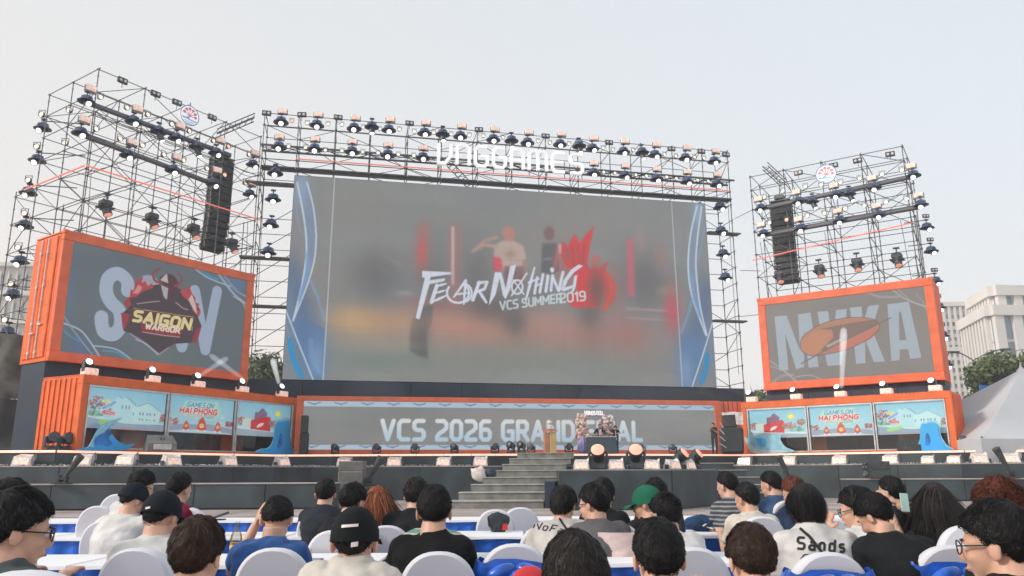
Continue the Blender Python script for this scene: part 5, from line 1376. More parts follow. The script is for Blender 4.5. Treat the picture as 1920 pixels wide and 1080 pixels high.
# big tilted moving heads on the extension
def big_head(lab, px, Y, z, s, yaw=0, group='big moving heads on the box extension', lens=M_lens_o, pitch=35):
    p = atz(px, Y, z); t = thing('moving_head_light', lab, 'stage light', p, yaw, group); t.scale = (s, s, s)
    m = MB(); m.bbox(-.22, .22, -.16, .16, 0, .14, .03); m.build('base', M_hood2, t)
    m = MB()
    for sx in (-1, 1): m.bbox(sx*.24-.035, sx*.24+.035, -.08, .08, .12, .48, .02)
    m.bbox(-.25, .25, -.08, .08, .135, .16, .005); m.build('yoke', M_hood2, t)
    d = Vector((0, -math.cos(R(pitch)), math.sin(R(pitch)))); c = Vector((0, 0, .42))
    m = MB(); m.tube(c-d*.22, c+d*.05, .15, 16, .19); m.tube(c+d*.05, c+d*.2, .2, 18, .2); h = m.build('head', M_spk, t)
    m = MB(); m.lathe([(.185, 0), (.12, .03), (.001, .045)], 18, Matrix.Translation(c+d*.2) @ Vector((0, 0, 1)).rotation_difference(d).to_matrix().to_4x4(), close=False); m.build('lens', lens, h)
big_head('big black lamp with salmon lens tilted up, left one on the extension', 1122, 27.8, 1.32, 1.25, -.15)
big_head('big black lamp with salmon lens tilted up, at the middle of the extension', 1193, 27.8, 1.32, 1.25, -.1)
big_head('black lamp with salmon lens, inner of the right pair on the extension', 1277, 29.4, 1.32, 1.1, .9)
big_head('black lamp with salmon lens, outer of the right pair on the extension', 1304, 30.2, 1.32, 1.1, 1.0)
# small round moving heads on the deck
sm = [(95, 30.1), (122, 30.6), (628, 39.2), (706, 39.3), (778, 39.4), (852, 39.5), (928, 39.6), (996, 39.9), (1067, 40.0), (1203, 41.2), (1262, 41.7), (1808, 37.2), (1836, 36.9)]
for i, (px, Y) in enumerate(sm):
    nm = {0: 'outer one by the left booth end', 1: 'inner one by the left booth end', 11: 'inner one right of the right booth', 12: 'outer one right of the right booth'}.get(i, '%s from left before the banner screen' % ORD[max(0, i-2)])
    big_head('small moving head lamp on deck, '+nm, px, Y, DK, 1.05 if i in (0, 1, 11, 12) else .8, {0: 1.0, 1: 1.1, 11: -.4, 12: -.4}.get(i, random.uniform(-.6, .6)), 'small moving heads on the deck', M_hood2, 12)
for i, (px, Y) in enumerate(((958, 37.9), (978, 37.9))):
    big_head('dark spotlight tipped over at the head of the wide steps, %s one' % ('left' if i == 0 else 'right'), px, Y, DK, .85, -.9, 'dark spotlights at the head of the steps', M_hood2, 20)
# co2 jets
def jet(lab, px, Y, z, lean, s=1.0):
    p = atz(px, Y, z); t = thing('confetti_cannon', lab, 'cannon', p, 0, 'black confetti cannons'); t.scale = (s, s, s)
    m = MB(); m.bbox(-.42, .30, -.2, .2, 0, .05, .01); m.build('base_plate', M_black, t)
    m = MB(); m.bbox(-.16, -.10, -.12, .12, .05, .34, .01); m.bbox(.1, .16, -.12, .12, .05, .28, .01); m.bbox(-.2, .2, -.1, .1, .12, .3, .03); m.build('stand', M_spk, t)
    m = MB(); d = Vector((lean, -.15, 1)).normalized(); c = Vector((0, 0, .2)); m.tube(c-d*.1, c+d*.35, .07, 12, .08); m.tube(c+d*.35, c+d*1.15, .085, 14, .16, caps=False); m.tube(c+d*1.15, c+d*.4, .15, 14, .07); m.build('barrel', M_spk2, t)
jet('black confetti cannon leaning right on the low riser at the far left', 118, 28.3, .912, .75, .85)
jet('black confetti cannon leaning right beside the grey speaker stack before the left stage', 690, 31.0, .75, .55, .9)
jet('black confetti cannon leaning left before the shelf right of the lamp block', 1482, 34.5, .75, -.5, .9)
jet('black confetti cannon leaning left on the riser at the far right', 1896, 33.3, .912, -.55, 1.0)
for px, Y, h_ in ((690, 31.0, .74), (1482, 34.5, .74)):
    p = atz(px, Y, .4); t = thing('road_case', 'dark road case carrying the confetti cannon %s' % ('left of the steps' if px < 900 else 'right of the lamp block'), 'case', (p.x, p.y, 0))
    m = MB(); m.bbox(-.45, .45, -.3, .3, 0, h_, .02); m.build('body', M_panel, t)
    m = MB()
    for zz in (.03, h_-.05): m.bbox(-.46, .46, -.31, .31, zz, zz+.03, .006)
    m.build('edge_rail', M_steel, t)
# speaker stacks
def sub_stack(lab, px, Y, z, n, w, h, side_open=False):
    p = atz(px, Y, z); t = thing('speaker_stack', lab, 'loudspeaker', (p.x, Y, z), -.05)
    for i in range(n):
        m = MB(); m.bbox(-w/2, w/2, 0, .7, i*h+.005, (i+1)*h-.01, .015); c = m.build('cabinet', M_grey if not side_open else M_panel, t)
        m = MB(); m.bbox(-w/2+.04, w/2-.04, -.012, -.001, i*h+.04, (i+1)*h-.04, .006); m.build('grille', M_spk2 if side_open else mat('grey_grille', (.12, .125, .12), .7, var=.1, bump=.3, bscale=70), c)
        if side_open:
            m = MB()
            for k in range(8):
                m.ell((-w/2-.05+random.uniform(-.04, .04), .2+.05*k, i*h+random.uniform(.08, h-.08)), (.05, .05, .05), 8, 5)
            m.build('cable_coil', M_truss, c)
sub_stack('stack of three grey speaker cabinets before the left half of the stage', 655, 30.6, .55, 3, .92, .38)
p = atz(655, 30.6, .55); t = thing('road_case', 'low grey case under the stack of three grey speakers', 'case', (p.x, 30.6, 0)); m = MB(); m.bbox(-.5, .5, 0, .75, 0, .55, .02); m.build('body', M_grey, t); m = MB(); m.bbox(-.51, .51, -.01, .76, .5, .55, .006); m.build('lid', M_steel, t)
sub_stack('pair of dark speaker cabinets with cables on the right riser', 1652, 33.6, .912, 2, .85, .36, True)
def tall_speaker():
    p = atz(569, 39.3, DK); t = thing('tall_speaker', 'tall narrow black speaker standing between left booth and banner screen', 'loudspeaker', (p.x, 39.3, DK), .2)
    m = MB(); m.bbox(-.22, .2, 0, .6, 0, 1.05, .03); m.build('subwoofer', M_spk, t)
    m = MB(); m.bbox(-.2, .14, .02, .5, 1.06, 1.9, .03); c = m.build('cabinet', M_spk, t); m = MB(); m.bbox(-.17, .11, .005, .019, 1.1, 1.86, .005); m.build('grille', M_spk2, c)
tall_speaker()
def wedge(lab, px, Y, rz, m_, s=1.0):
    p = atz(px, Y, DK); t = thing('monitor_wedge', lab, 'loudspeaker', p, rz); t.scale = (s, s, s)
    m = MB(); m.add([(-.55, -.05, 0), (.55, -.05, 0), (.55, -.05, .3), (-.55, -.05, .3), (-.55, .5, 0), (.55, .5, 0), (.5, .35, .62), (-.5, .35, .62)], [(0, 1, 2, 3), (3, 2, 6, 7), (1, 5, 6, 2), (0, 3, 7, 4), (4, 7, 6, 5), (0, 4, 5, 1)]); c = m.build('cabinet', m_, t)
    m = MB()
    for s_ in (-1, 1): m.bbox(s_*.06-.02, s_*.06+.02, .0, .02, .42, .52, .004, 0, Matrix.Rotation(0, 4, 'X'))
    m.build('handle_slot', M_black, c)
    m = MB(); m.bbox(-.35, .35, -.07, -.052, .05, .26, .005); m.build('connector_panel', M_whiteb if m_ == M_grey else M_spk2, c)
wedge('grey stage monitor wedge before the left booth, its sockets facing the audience', 303, 31.7, .75, M_grey)
wedge('dark stage monitor wedge before the blue wave of the right booth', 1705, 38.0, -.6, M_spk, .95)
def xbags():
    p = atz(905, 33.5, 1.2); t = thing('plastic_sack', 'crumpled white plastic sack slumped on the left edge of the wide steps', 'sack', (atz(899, 32.3, 1.05).x, 32.3, 1.05-.15))
    m = MB(); m.ell((0, 0, .25), (.34, .25, .28), 14, 10, Matrix.Rotation(.5, 4, 'Y'))
    m.v = [tuple(Vector(v)*(1+.35*noise.noise(Vector(v)*6))) for v in m.v]; m.build('bag', M_whiteb, t)
    m = MB(); m.ell((.42, .05, .3), (.22, .2, .24), 12, 8); m.build('dark_bundle', M_navy, t)
xbags()
def covered_gear():
    p = atz(1374, 42.0, DK); t = thing('covered_equipment', 'bulky equipment under a dark cover with white cloth on top, beside the right booth', 'equipment', p, -.2)
    m = MB(); m.bbox(-.6, .62, -.4, .5, 0, 1.35, .12); m.v = [tuple(Vector(v)+Vector((noise.noise(Vector(v)*2)*.1, 0, 0))) for v in m.v]; m.build('dark_cover', M_black, t)
    m = MB(); m.bbox(-.42, .3, -.3, .3, 1.3, 2.15, .1); m.build('upper_case', M_spk, t)
    m = MB(); m.add([(-.45, -.34, 2.1), (.2, -.36, 2.16), (.62, -.34, 2.1), (.6, -.36, 1.45), (.25, -.37, 1.5), (.22, -.37, 2.0), (-.44, -.36, 1.98)], [(0, 6, 5, 1), (1, 5, 4, 3, 2)]); m.add([(-.45, -.34, 2.1), (.2, -.36, 2.17), (.62, -.34, 2.1), (.6, .3, 2.16), (-.45, .3, 2.17)], [(0, 1, 2, 3, 4)]); m.build('white_cloth', M_plastic, t)
    m = MB()
    for k in range(4): m.tube((-.58-.03*k, -.42, 1.6-.35*k), (-.42+.03*k, -.44, 1.35-.35*k), .018)
    m.build('cable', M_whiteb, t)
covered_gear()
# podium, dj desk and flower columns
def podium():
    p = atz(1031, 39.7, DK); t = thing('podium', 'yellow wooden podium with flowers standing at the head of the steps', 'podium', p, .1)
    ym = mat('podium_yellow', (.62, .43, .16), .45); om = mat('podium_red_brown', (.52, .20, .10), .45)
    m = MB(); m.bbox(-.02, .3, -.25, .25, 0, 1.05, .02); m.build('front_panel', ym, t)
    m = MB(); m.bbox(-.28, -.024, -.22, .25, 0, 1.02, .02); m.build('side_panel', om, t)
    m = MB(); m.add([(-.36, -.3, 1.06), (.36, -.3, 1.06), (.36, .3, 1.2), (-.36, .3, 1.2), (-.36, -.3, 1.1), (.36, -.3, 1.1), (.36, .3, 1.24), (-.36, .3, 1.24)], [(3, 2, 1, 0), (4, 5, 6, 7), (0, 1, 5, 4), (1, 2, 6, 5), (2, 3, 7, 6), (3, 0, 4, 7)]); m.build('reading_top', om, t)
    m = MB(); m.bbox(-.08, .12, -.2, 0, 1.16, 1.42, .04); m.ell((.02, -.1, 1.5), (.16, .14, .12), 10, 6); m.build('white_flowers', M_plastic, t)
podium()
def desk():
    a = atz(1101, 40.0, DK); c = atz(1157, 40.0, DK); w = c.x-a.x
    t = thing('presenter_desk', 'dark teal presenter desk with small equipment on its white top', 'desk', a, .04)
    m = MB(); m.bbox(0, w, 0, .7, 0, .80, .02); m.build('front_panel', mat('desk_teal_cloth', (.035, .07, .095), .6), t)
    m = MB(); m.bbox(-.02, w+.02, -.03, .74, .802, .84, .01); m.build('table_top', M_whiteb, t)
    t2 = thing('mixing_console', 'small flat mixing console lying on the presenter desk', 'console', a+Vector((.3, .1, .842)), .04)
    m = MB(); m.bbox(0, .9, 0, .35, 0, .06, .01); m.build('body', M_hood2, t2)
    m = MB()
    for i in range(6): m.tube((.1+i*.14, .12, .06), (.1+i*.14, .12, .085), .03, 8)
    m.build('knob', M_whiteb, t2)
desk()
def flowers(lab, px, ztop, Y, w, cols, seed, skirt=True):
    p = atz(px, Y, DK); t = thing('flower_column', lab, 'flowers', p, 0); rd = random.Random(seed)
    rod('stem', (0, 0, 0), (0, 0, ztop-.3), .04, t)
    for ci, cc in enumerate(cols):
        m = MB()
        for _ in range(38):
            z = rd.uniform(.75, ztop); ww = w*(.6+.4*math.sin((z/ztop)*2.6)); a = rd.uniform(0, 6.28); k = rd.random()**.5; s = rd.uniform(.05, .10)
            c0 = Vector((ww*k*math.cos(a), .2*k*math.sin(a), z))
            for q2 in range(3):
                m.ell(c0+Vector((rd.uniform(-s, s), rd.uniform(-s, s), rd.uniform(-s, s)))*.6, (s, s*.5, s*.8), 6, 4, Matrix.Rotation(rd.uniform(0, 3), 4, 'Y'))
        m.build('blossom', mat('blossom_%d' % (ci+seed), cc, .6), t, kind='stuff')
    if skirt:
        m = MB(); n = 22
        pr = [(.20, 0), (.26, .15), (.24, .5), (.16, .85)]
        vs = [( (r0*(1+.12*(i % 2)))*math.cos(2*math.pi*i/n), (r0*(1+.12*(i % 2)))*math.sin(2*math.pi*i/n), z) for r0, z in pr for i in range(n)]
        m.add(vs, [(j*n+i, j*n+(i+1) % n, (j+1)*n+(i+1) % n, (j+1)*n+i) for j in range(3) for i in range(n)]); m.build('wrapping_skirt', mat('violet_blue_wrap', (.12, .12, .50), .5, var=.3, vscale=12, c2=(.5, .42, .5)), t)
flowers('pink flower column with violet wrapping standing left of the presenter desk', 1093, 1.95, 40.6, .30, [(.72, .52, .50), (.62, .38, .36), (.75, .66, .52)], 5)
flowers('pink flower spray rising behind the presenters at the desk', 1139, 1.95, 41.2, .36, [(.74, .55, .54), (.6, .36, .38), (.76, .68, .62)], 9, False)
t = thing('flower_sign', 'small white lettered sign bridging the two pink flower displays', 'sign', atz(1098, 41.0, DK), .1)
x_ = 0; st, tw = text_strokes('MONOSTEEL', 0, 0, .19, .78, .34); sc_ = .98/tw
m = MB()
for k, s in enumerate(st): stroke_prism(m, [(a*sc_, 1.98+b2) for a, b2 in s], .048, -.03-.001*(k % 9), .0)
m.build('lettering', M_white, t)
m = MB(); m.bbox(-.02, 1.0, .003, .03, 1.92, 1.955, .01); m.bbox(-.02, 1.0, .003, .03, 2.19, 2.215, .01); m.build('sign_rail', M_hood2, t)
for xx in (.05, .93): rod('sign_leg', (xx, .05, 0), (xx, .05, 1.95), .02, t)

# beams of light in the stage smoke
def beam(lab, p, q, Y0, Y1, r0, r1, st_):
    a, c = at(*p, Y0), at(*q, Y1)
    m = bpy.data.materials.get('smoke_beam_%g' % st_)
    if not m:
        m = bpy.data.materials.new('smoke_beam_%g' % st_); m.use_nodes = True; n = m.node_tree; n.nodes.remove(n.nodes['Principled BSDF'])
        e = n.nodes.new('ShaderNodeEmission'); e.inputs[0].default_value = (.95, .97, 1, 1); e.inputs[1].default_value = st_; n.links.new(e.outputs[0], n.nodes['Material Output'].inputs['Volume'])
    b2 = MB(); dd = c-a; b2.lathe([(.004, 0), (r0*.8, .03), (r0, .08), ((r0+r1)/2, dd.length*.5), (r1, dd.length*.85), (r1*.8, dd.length*.95), (.004, dd.length)], 16, Matrix.Translation(a) @ Vector((0, 0, 1)).rotation_difference(dd).to_matrix().to_4x4(), close=False); o_ = b2.build('light_beam', m); tag(o_, lab, 'light beam', 'short light beams in the stage smoke'); o_['kind'] = 'stuff'
beam('short white light beam rising from the fifth beam light on the left booth roof', (523, 720), (511, 672), 40.6, 41.0, .1, .17, 1.6)
beam('white light beam crossing the lower right corner of the warrior screen', (458, 712), (392, 664), 36.0, 34.6, .08, .14, .7)
beam('faint light beam leaning right across the corner of the warrior screen', (372, 706), (428, 670), 34.5, 36.0, .08, .14, .6)
beam('tall white light beam rising before the MVKA screen', (1578, 728), (1582, 612), 38.6, 38.0, .1, .19, 1.3)

# thin smoke drifting over the middle of the stage
sm_ = bpy.data.materials.new('stage_smoke'); sm_.use_nodes = True; n = sm_.node_tree; n.nodes.remove(n.nodes['Principled BSDF'])
pv = n.nodes.new('ShaderNodeVolumePrincipled'); pv.inputs['Color'].default_value = (.95, .96, 1, 1); pv.inputs['Density'].default_value = .032
n.links.new(pv.outputs[0], n.nodes['Material Output'].inputs['Volume'])
b = MB()
for px, py, Y, rx, rz_ in ((1010, 815, 38.6, 1.3, 1.2), (1075, 770, 39.4, 2.2, 1.5), (1000, 730, 39.0, 2.4, 1.1), (1230, 745, 40.2, 3.0, 1.3), (1340, 790, 41.0, 2.2, 1.7), (700, 735, 38.2, 1.6, 1.0), (1170, 835, 39.2, 2.6, .7), (1380, 735, 41.5, 2.0, 1.0)):
    c = at(px, py, Y); b2 = MB(); b2.ell(c, (rx, .8, rz_), 20, 12); b.add(b2.v, b2.f, 0, True)
o = b.build('smoke', sm_, kind='stuff')

# ================================================================ BACKGROUND
def bp(px, py, Y): return at(px, py, Y)
# left: dark drape wall and grey cover beside the stage
t = thing('tarpaulin_wall', 'dark wrinkled tarpaulin wall hanging behind the left end of the stage', 'wall', (0, 0, 0))
def drape(p, q, z0, z1, m, amp, name):
    b = MB(); n, k = 70, 16; d = (q-p); L = d.length; nn = Vector((-d.y, d.x, 0)).normalized(); vs = []
    for j in range(k+1):
        for i in range(n+1):
            u, v = i/n, j/k
            o = nn*(amp*(noise.noise(Vector((u*L*.7, v*1.2, 3)))+.5*noise.noise(Vector((u*L*2.2, v*3, 8)))))
            sag = .12*abs(math.sin(u*L*1.1))*v
            vs.append(p+d*u+o+Vector((0, 0, z0+(z1-z0)*v-sag)))
    b.add(vs, [(j*(n+1)+i, j*(n+1)+i+1, (j+1)*(n+1)+i+1, (j+1)*(n+1)+i) for j in range(k) for i in range(n)], 0, True); return b.build(name, m, t)
P0 = Vector((-33, 35, 0)); P1 = Vector((-16.2, 39.5, 0)); 
drape(P0, P1, 2.0, 4.8, M_tarp, .35, 'lower_sheet'); drape(P0+Vector((0, .3, 0)), P1+Vector((0, .3, 0)), 4.75, 7.9, M_tarp2, .35, 'upper_net')
for i in range(5): rod('tie_pole', P0+(P1-P0)*i/4+Vector((0, -.4, 0)), P0+(P1-P0)*i/4+Vector((0, -.4, 7.8)), .03, t)
# grey tent at the right
def tent():
    ap = at(1915, 697, 41); base = ap.z-6.2
    t = thing('marquee_tent', 'large grey pyramid roofed tent right of the right booth', 'tent', (ap.x, ap.y, 0), R(8))
    n = 18; w = 6.5; hb = 2.6; top = ap.z; vs = []; m = MB()
    cor = [(-w, -4.6), (w, -4.6), (w, 5), (-w, 5)]
    for s in range(4):
        a, c = Vector((*cor[s], 0)), Vector((*cor[(s+1) % 4], 0)); m = MB(); vs = []
        for j in range(n+1):
            v = j/n; sc_ = (1-v)**1.0; z = hb+(top-hb)*(v**1.12)*.98 + (top-hb)*.02*v
            for i in range(13):
                u = i/12; p = (a+(c-a)*u)*(sc_*.97+.03 if v < 1 else .03); sag = .28*math.sin(math.pi*u)*math.sin(math.pi*min(1, v+.1))
                vs.append(Vector((p.x, p.y, z-sag)))
        m.add(vs, [(j*13+i, j*13+i+1, (j+1)*13+i+1, (j+1)*13+i) for j in range(n) for i in range(12)], 0, True); m.build('roof_panel', M_tent, t)
        m = MB(); vs = [];
        for j in range(3):
            for i in range(25):
                p = a+(c-a)*i/24; k = 1+.003*(i % 2); vs.append(Vector((p.x*k, p.y*k, hb*j/2-.0)))
        m.add(vs, [(j*25+i, j*25+i+1, (j+1)*25+i+1, (j+1)*25+i) for j in range(2) for i in range(24)], 0, False); m.build('side_sheet', M_tent, t)
        rod('corner_pole', (a.x*.98, a.y*.98, 0), (a.x*.98, a.y*.98, hb+.1), .05, t)
    m = MB(); m.lathe([(.25, -.15), (.22, .05), (.06, .25), (.01, .5)], 10, Matrix.Translation((0, 0, top))); m.build('peak_cap', M_tent, t)
tent()
def tower_grid():
    Y = 190; a = at(1738, 690, Y); c = at(1822, 690, Y); w = c.x-a.x; zt = at(1780, 576, Y).z; zb = -1
    t = thing('office_building', 'pale office block with a grid of square windows beyond the right screen', 'building', (a.x, Y, 0), R(-6))
    m = MB(); m.box(0, w*1.3, .6, 25, zb, zt); m.build('wall', M_concrete, t)
    m = MB(); m.bbox(-.6, w*1.3, -.3, 25, zt, zt+1.2, .1); m.bbox(-.3, w*1.3, .05, .6, zt-11.5, zt-10, .05); m.build('roof_slab', M_fin, t)
    n = 9; fl = 14; cw = w*1.1/n; chh = (zt-14)/fl*1.0
    for i in range(n):
        m = MB(); m.box(i*cw, i*cw+.55, .0, .6, 4, zt); m.build('pier', M_fin, t)
    for j in range(fl):
        z = 12+j*chh; m = MB(); m.box(0, w*1.1, .12, .6, z, z+.9); m.build('sill_band', M_concrete, t)
        for i in range(n):
            m = MB(); m.box(i*cw+.6, (i+1)*cw-.05, .45, .55, z+.95, z+chh-.05); f = m.build('window', M_bglass, t)
tower_grid()
def tower_fins():
    Y = 150; c0 = at(1873, 690, Y)   # corner nearest the camera
    ztop = at(1873, 533, Y).z; zstep = at(1873, 581, Y).z
    t = thing('office_building', 'pale high-rise with tall vertical fins and tinted glass strips behind the right tree', 'building', (c0.x, Y, 0))
    rt = 20.0; wl = Vector((-(c0.x-at(1812, 600, Y+14).x), 14, 0)); wr = Vector((30, 2.5, 0))
    cen = (wl+wr)*.5
    def face(o, d, z0, z1, n, glassm, nm, inset=0.0):
        L = d.length; a = math.atan2(d.y, d.x); M = Matrix.Translation(o) @ Matrix.Rotation(a, 4, 'Z')
        yax = Vector((-math.sin(a), math.cos(a), 0)); s = 1 if yax.dot(o+d*.5-cen) > 0 else -1; cw = L/n
        for i in range(n):
            m = MB(); m.box(i*cw, i*cw+cw*.5, *sorted((-s*.8, s*.9)), z0, z1, 0, M); m.build('fin', M_fin, t)
            m = MB(); m.box(i*cw+cw*.5, (i+1)*cw, *sorted((-s*.7, s*.1)), z0+.2, z1-.2, 0, M); f = m.build('window_strip', glassm, t)
            m = MB()
            for k in range(int((z1-z0)/3.6)): m.box(i*cw+cw*.5, (i+1)*cw, *sorted((s*.1, s*.3)), z0+k*3.6, z0+k*3.6+.6, 0, M)
            m.build('floor_band', M_concrete, f)
        m = MB(); m.box(-.4, L+.4, *sorted((-s*.8, s*1.3)), z1, z1+2.0, 0, M); m.build('cornice', M_fin, t)
    up = Vector((0, 0, 0))
    m = MB(); pts = [(0, 0), (wr.x, wr.y), (wr.x+wl.x, wr.y+wl.y), (wl.x, wl.y)]
    m.slab([(cen.x+(p[0]-cen.x)*.93, cen.y+(p[1]-cen.y)*.93) for p in pts], -1, zstep+.7); m.slab([(cen.x+(p[0]-cen.x)*.84, cen.y+(p[1]-cen.y)*.84) for p in pts], zstep+.7, ztop-1); m.build('core', M_concrete, t)
    # left face lower goes from corner backwards to the left
    face(Vector((wl.x*1.15, wl.y*1.15, 0)), -wl*1.15, 0, zstep-1.2, 9, M_bglass2, 'l'); face(Vector((0, 0, 0)), wr, 0, zstep-1.2, 8, M_bglass2, 'r')
    o2 = cen-cen*.90; face(o2+wl*.9, -wl*.9, zstep+.8, ztop-2.2, 8, M_bglass, 'l'); face(o2, wr*.9, zstep+.8, ztop-2.2, 8, M_bglass2, 'r')
tower_fins()
def left_hall():
    Y = 140; a = at(-60, 690, Y); c = at(62, 690, Y); w = c.x-a.x; z1 = at(30, 500, Y).z
    t = thing('pale_building', 'pale classical building with cornices seen behind the lamps at the far left', 'building', (a.x, Y, 0), R(4))
    m = MB(); m.box(0, w, 0, 20, -1, z1); m.build('wall', M_concrete, t)
    for zz in (z1, z1-5.5, z1-11, z1-16):
        m = MB(); m.bbox(-.5, w+.5, -.8, 1, zz, zz+.9, .1); m.build('cornice', M_fin, t)
    for j in range(3):
        for i in range(8):
            m = MB(); m.box(i*w/8+.6, i*w/8+w/8-.6, -.08, -.02, z1-4.6-5.4*j, z1-1.4-5.4*j); f = m.build('window', M_bglass, t)
            m = MB(); m.bbox(i*w/8+.3, i*w/8+.58, -.3, -.01, z1-5-5.4*j, z1-.8-5.4*j, .05); m.build('window_frame', M_fin, f)
left_hall()
def tree(label, x, y, h, cr, seed, lm=M_leaf, dens=2600, crown_c=.66, sq=.8, leaf=.22):
    rd = random.Random(seed); t = thing('leafy_tree', label, 'tree', (x, y, 0))
    m = MB(); tips = []
    pts = [Vector((0, 0, 0)), Vector((rd.uniform(-.2, .2), 0, h*.25)), Vector((rd.uniform(-.3, .3), rd.uniform(-.3, .3), h*.5))]
    r0 = h*.028
    m.tube(pts[0], pts[1], r0, 10, r0*.8); m.tube(pts[1], pts[2], r0*.8, 10, r0*.55)
    for _ in range(11):
        a = rd.uniform(0, 6.28); st = pts[1].lerp(pts[2], rd.uniform(.3, 1)); e = Vector((math.cos(a)*cr*rd.uniform(.4, .8), math.sin(a)*cr*rd.uniform(.4, .8), h*rd.uniform(.55, .9)))
        md = st.lerp(e, .5)+Vector((0, 0, h*.04)); m.tube(st, md, r0*.35, 6, r0*.22); m.tube(md, e, r0*.22, 6, r0*.06); tips.append(e)
    m.build('trunk', M_bark, t)
    cl = []
    for i in range(34):
        a = rd.uniform(0, 6.28); ph = rd.uniform(-.75, 1.2); rr_ = cr*rd.uniform(.45, .95)
        cl.append((Vector((rr_*math.cos(ph)*math.cos(a), rr_*math.cos(ph)*math.sin(a), h*crown_c+rr_*sq*math.sin(ph))), cr*rd.uniform(.18, .36)))
    b = MB(); v, f = [], []
    for i in range(dens):
        c, r = cl[rd.randrange(len(cl))]; d = Vector((rd.gauss(0, 1), rd.gauss(0, 1), rd.gauss(0, .8))).normalized(); p = c+d*r*rd.uniform(.5, 1.05)
        s = leaf*rd.uniform(.6, 1.3); n_ = (d+Vector((rd.gauss(0, .5), rd.gauss(0, .5), rd.gauss(.3, .5)))).normalized(); u = n_.orthogonal().normalized(); w_ = n_.cross(u); an = rd.uniform(0, 6.28)
        u, w_ = u*math.cos(an)+w_*math.sin(an), w_*math.cos(an)-u*math.sin(an)
        b.add([p-u*s, p-w_*s*.45+n_*s*.1, p+u*s, p+w_*s*.45+n_*s*.1], [(0, 1, 2, 3)], 0 if rd.random() < .6 else 1)
    b.build('crown', [lm, M_leaf2 if lm is M_leaf else M_leaf], t)
    return t
def tree_px(label, px, ytop, Y, rpx, seed, **k):
    p = at(px, ytop, Y); r = rpx/FPX*Y; tree(label, p.x, Y, p.z, r, seed, **k)
tree_px('dark green leafy tree rising behind the grey tent at the right edge', 1905, 636, 62, 100, 3, dens=9000, leaf=.26, crown_c=.70, sq=.55)
tree_px('lower green tree beside the foot of the pale office block', 1828, 716, 90, 48, 4, dens=3000, leaf=.3)
tree_px('bushy light green tree between the right screen and the grey tent', 1795, 735, 70, 40, 5, lm=M_leaf2, dens=2600, leaf=.25)
tree_px('green tree showing between the centre scaffold and the right screen', 1425, 700, 75, 42, 6, dens=3200, leaf=.28)
tree_px('green tree seen through the scaffold between left container and main screen', 492, 640, 64, 75, 7, lm=M_leaf2, dens=5200, leaf=.24)
tree_px('second green tree behind the scaffold left of the main screen', 470, 655, 80, 60, 8, dens=3200, leaf=.28)
tree_px('pale green tree behind the tarpaulin wall at the far left', 20, 610, 70, 60, 9, lm=M_leaf2, dens=3200, leaf=.26)
t = thing('far_wall', 'low brownish house wall with hedge far behind the right booth', 'wall', (at(1760, 760, 110).x, 110, 0)); m = MB(); m.box(0, 14, 0, 3, 0, 10.5); m.build('wall', mat('brown_plaster', (.42, .28, .2), .8, var=.2, vscale=.3), t)
m = MB(); m.box(-.4, 14.4, -.6, 3.4, 10.5, 11.2); m.build('roof_edge', M_concrete, t)
t = thing('blue_hoarding', 'blue hoarding panel half hidden behind the grey tent', 'hoarding', (at(1838, 735, 60).x, 60, 0)); m = MB(); m.bbox(0, 3, 0, .1, 0, at(1840, 722, 60).z, .02); m.build('panel', mat('hoarding_blue', (.03, .16, .45), .5), t); m = MB(); m.box(.1, .2, .1, .2, 0, 6); m.build('post', M_steel, t)
def street_lamp():
    Y = 75; b_ = at(1838, 770, Y); zt = at(1836, 676, Y).z
    t = thing('street_lamp', 'slim grey street lamp with two long curved arms beside the pale tower', 'street lamp', (b_.x, Y, 0))
    rod('pole', (0, 0, 0), (0, 0, zt), .11, t)
    for s, px, py in ((-1, 1788, 660), (1, 1885, 655)):
        e = at(px, py, Y)-Vector((b_.x, Y, 0)); m = MB(); prev = Vector((0, 0, zt))
        for k in range(1, 9):
            u = k/8; p = Vector((e.x*u, 0, zt+(e.z-zt)*math.sin(u*math.pi/2))); m.tube(prev, p, .06, 6); prev = p
        m.build('arm', M_steel, t); m = MB(); m.bbox(prev.x-.5, prev.x+.5, -.18, .18, prev.z-.12, prev.z+.08, .04); m.build('lamp_head', M_hood2, t)
street_lamp()

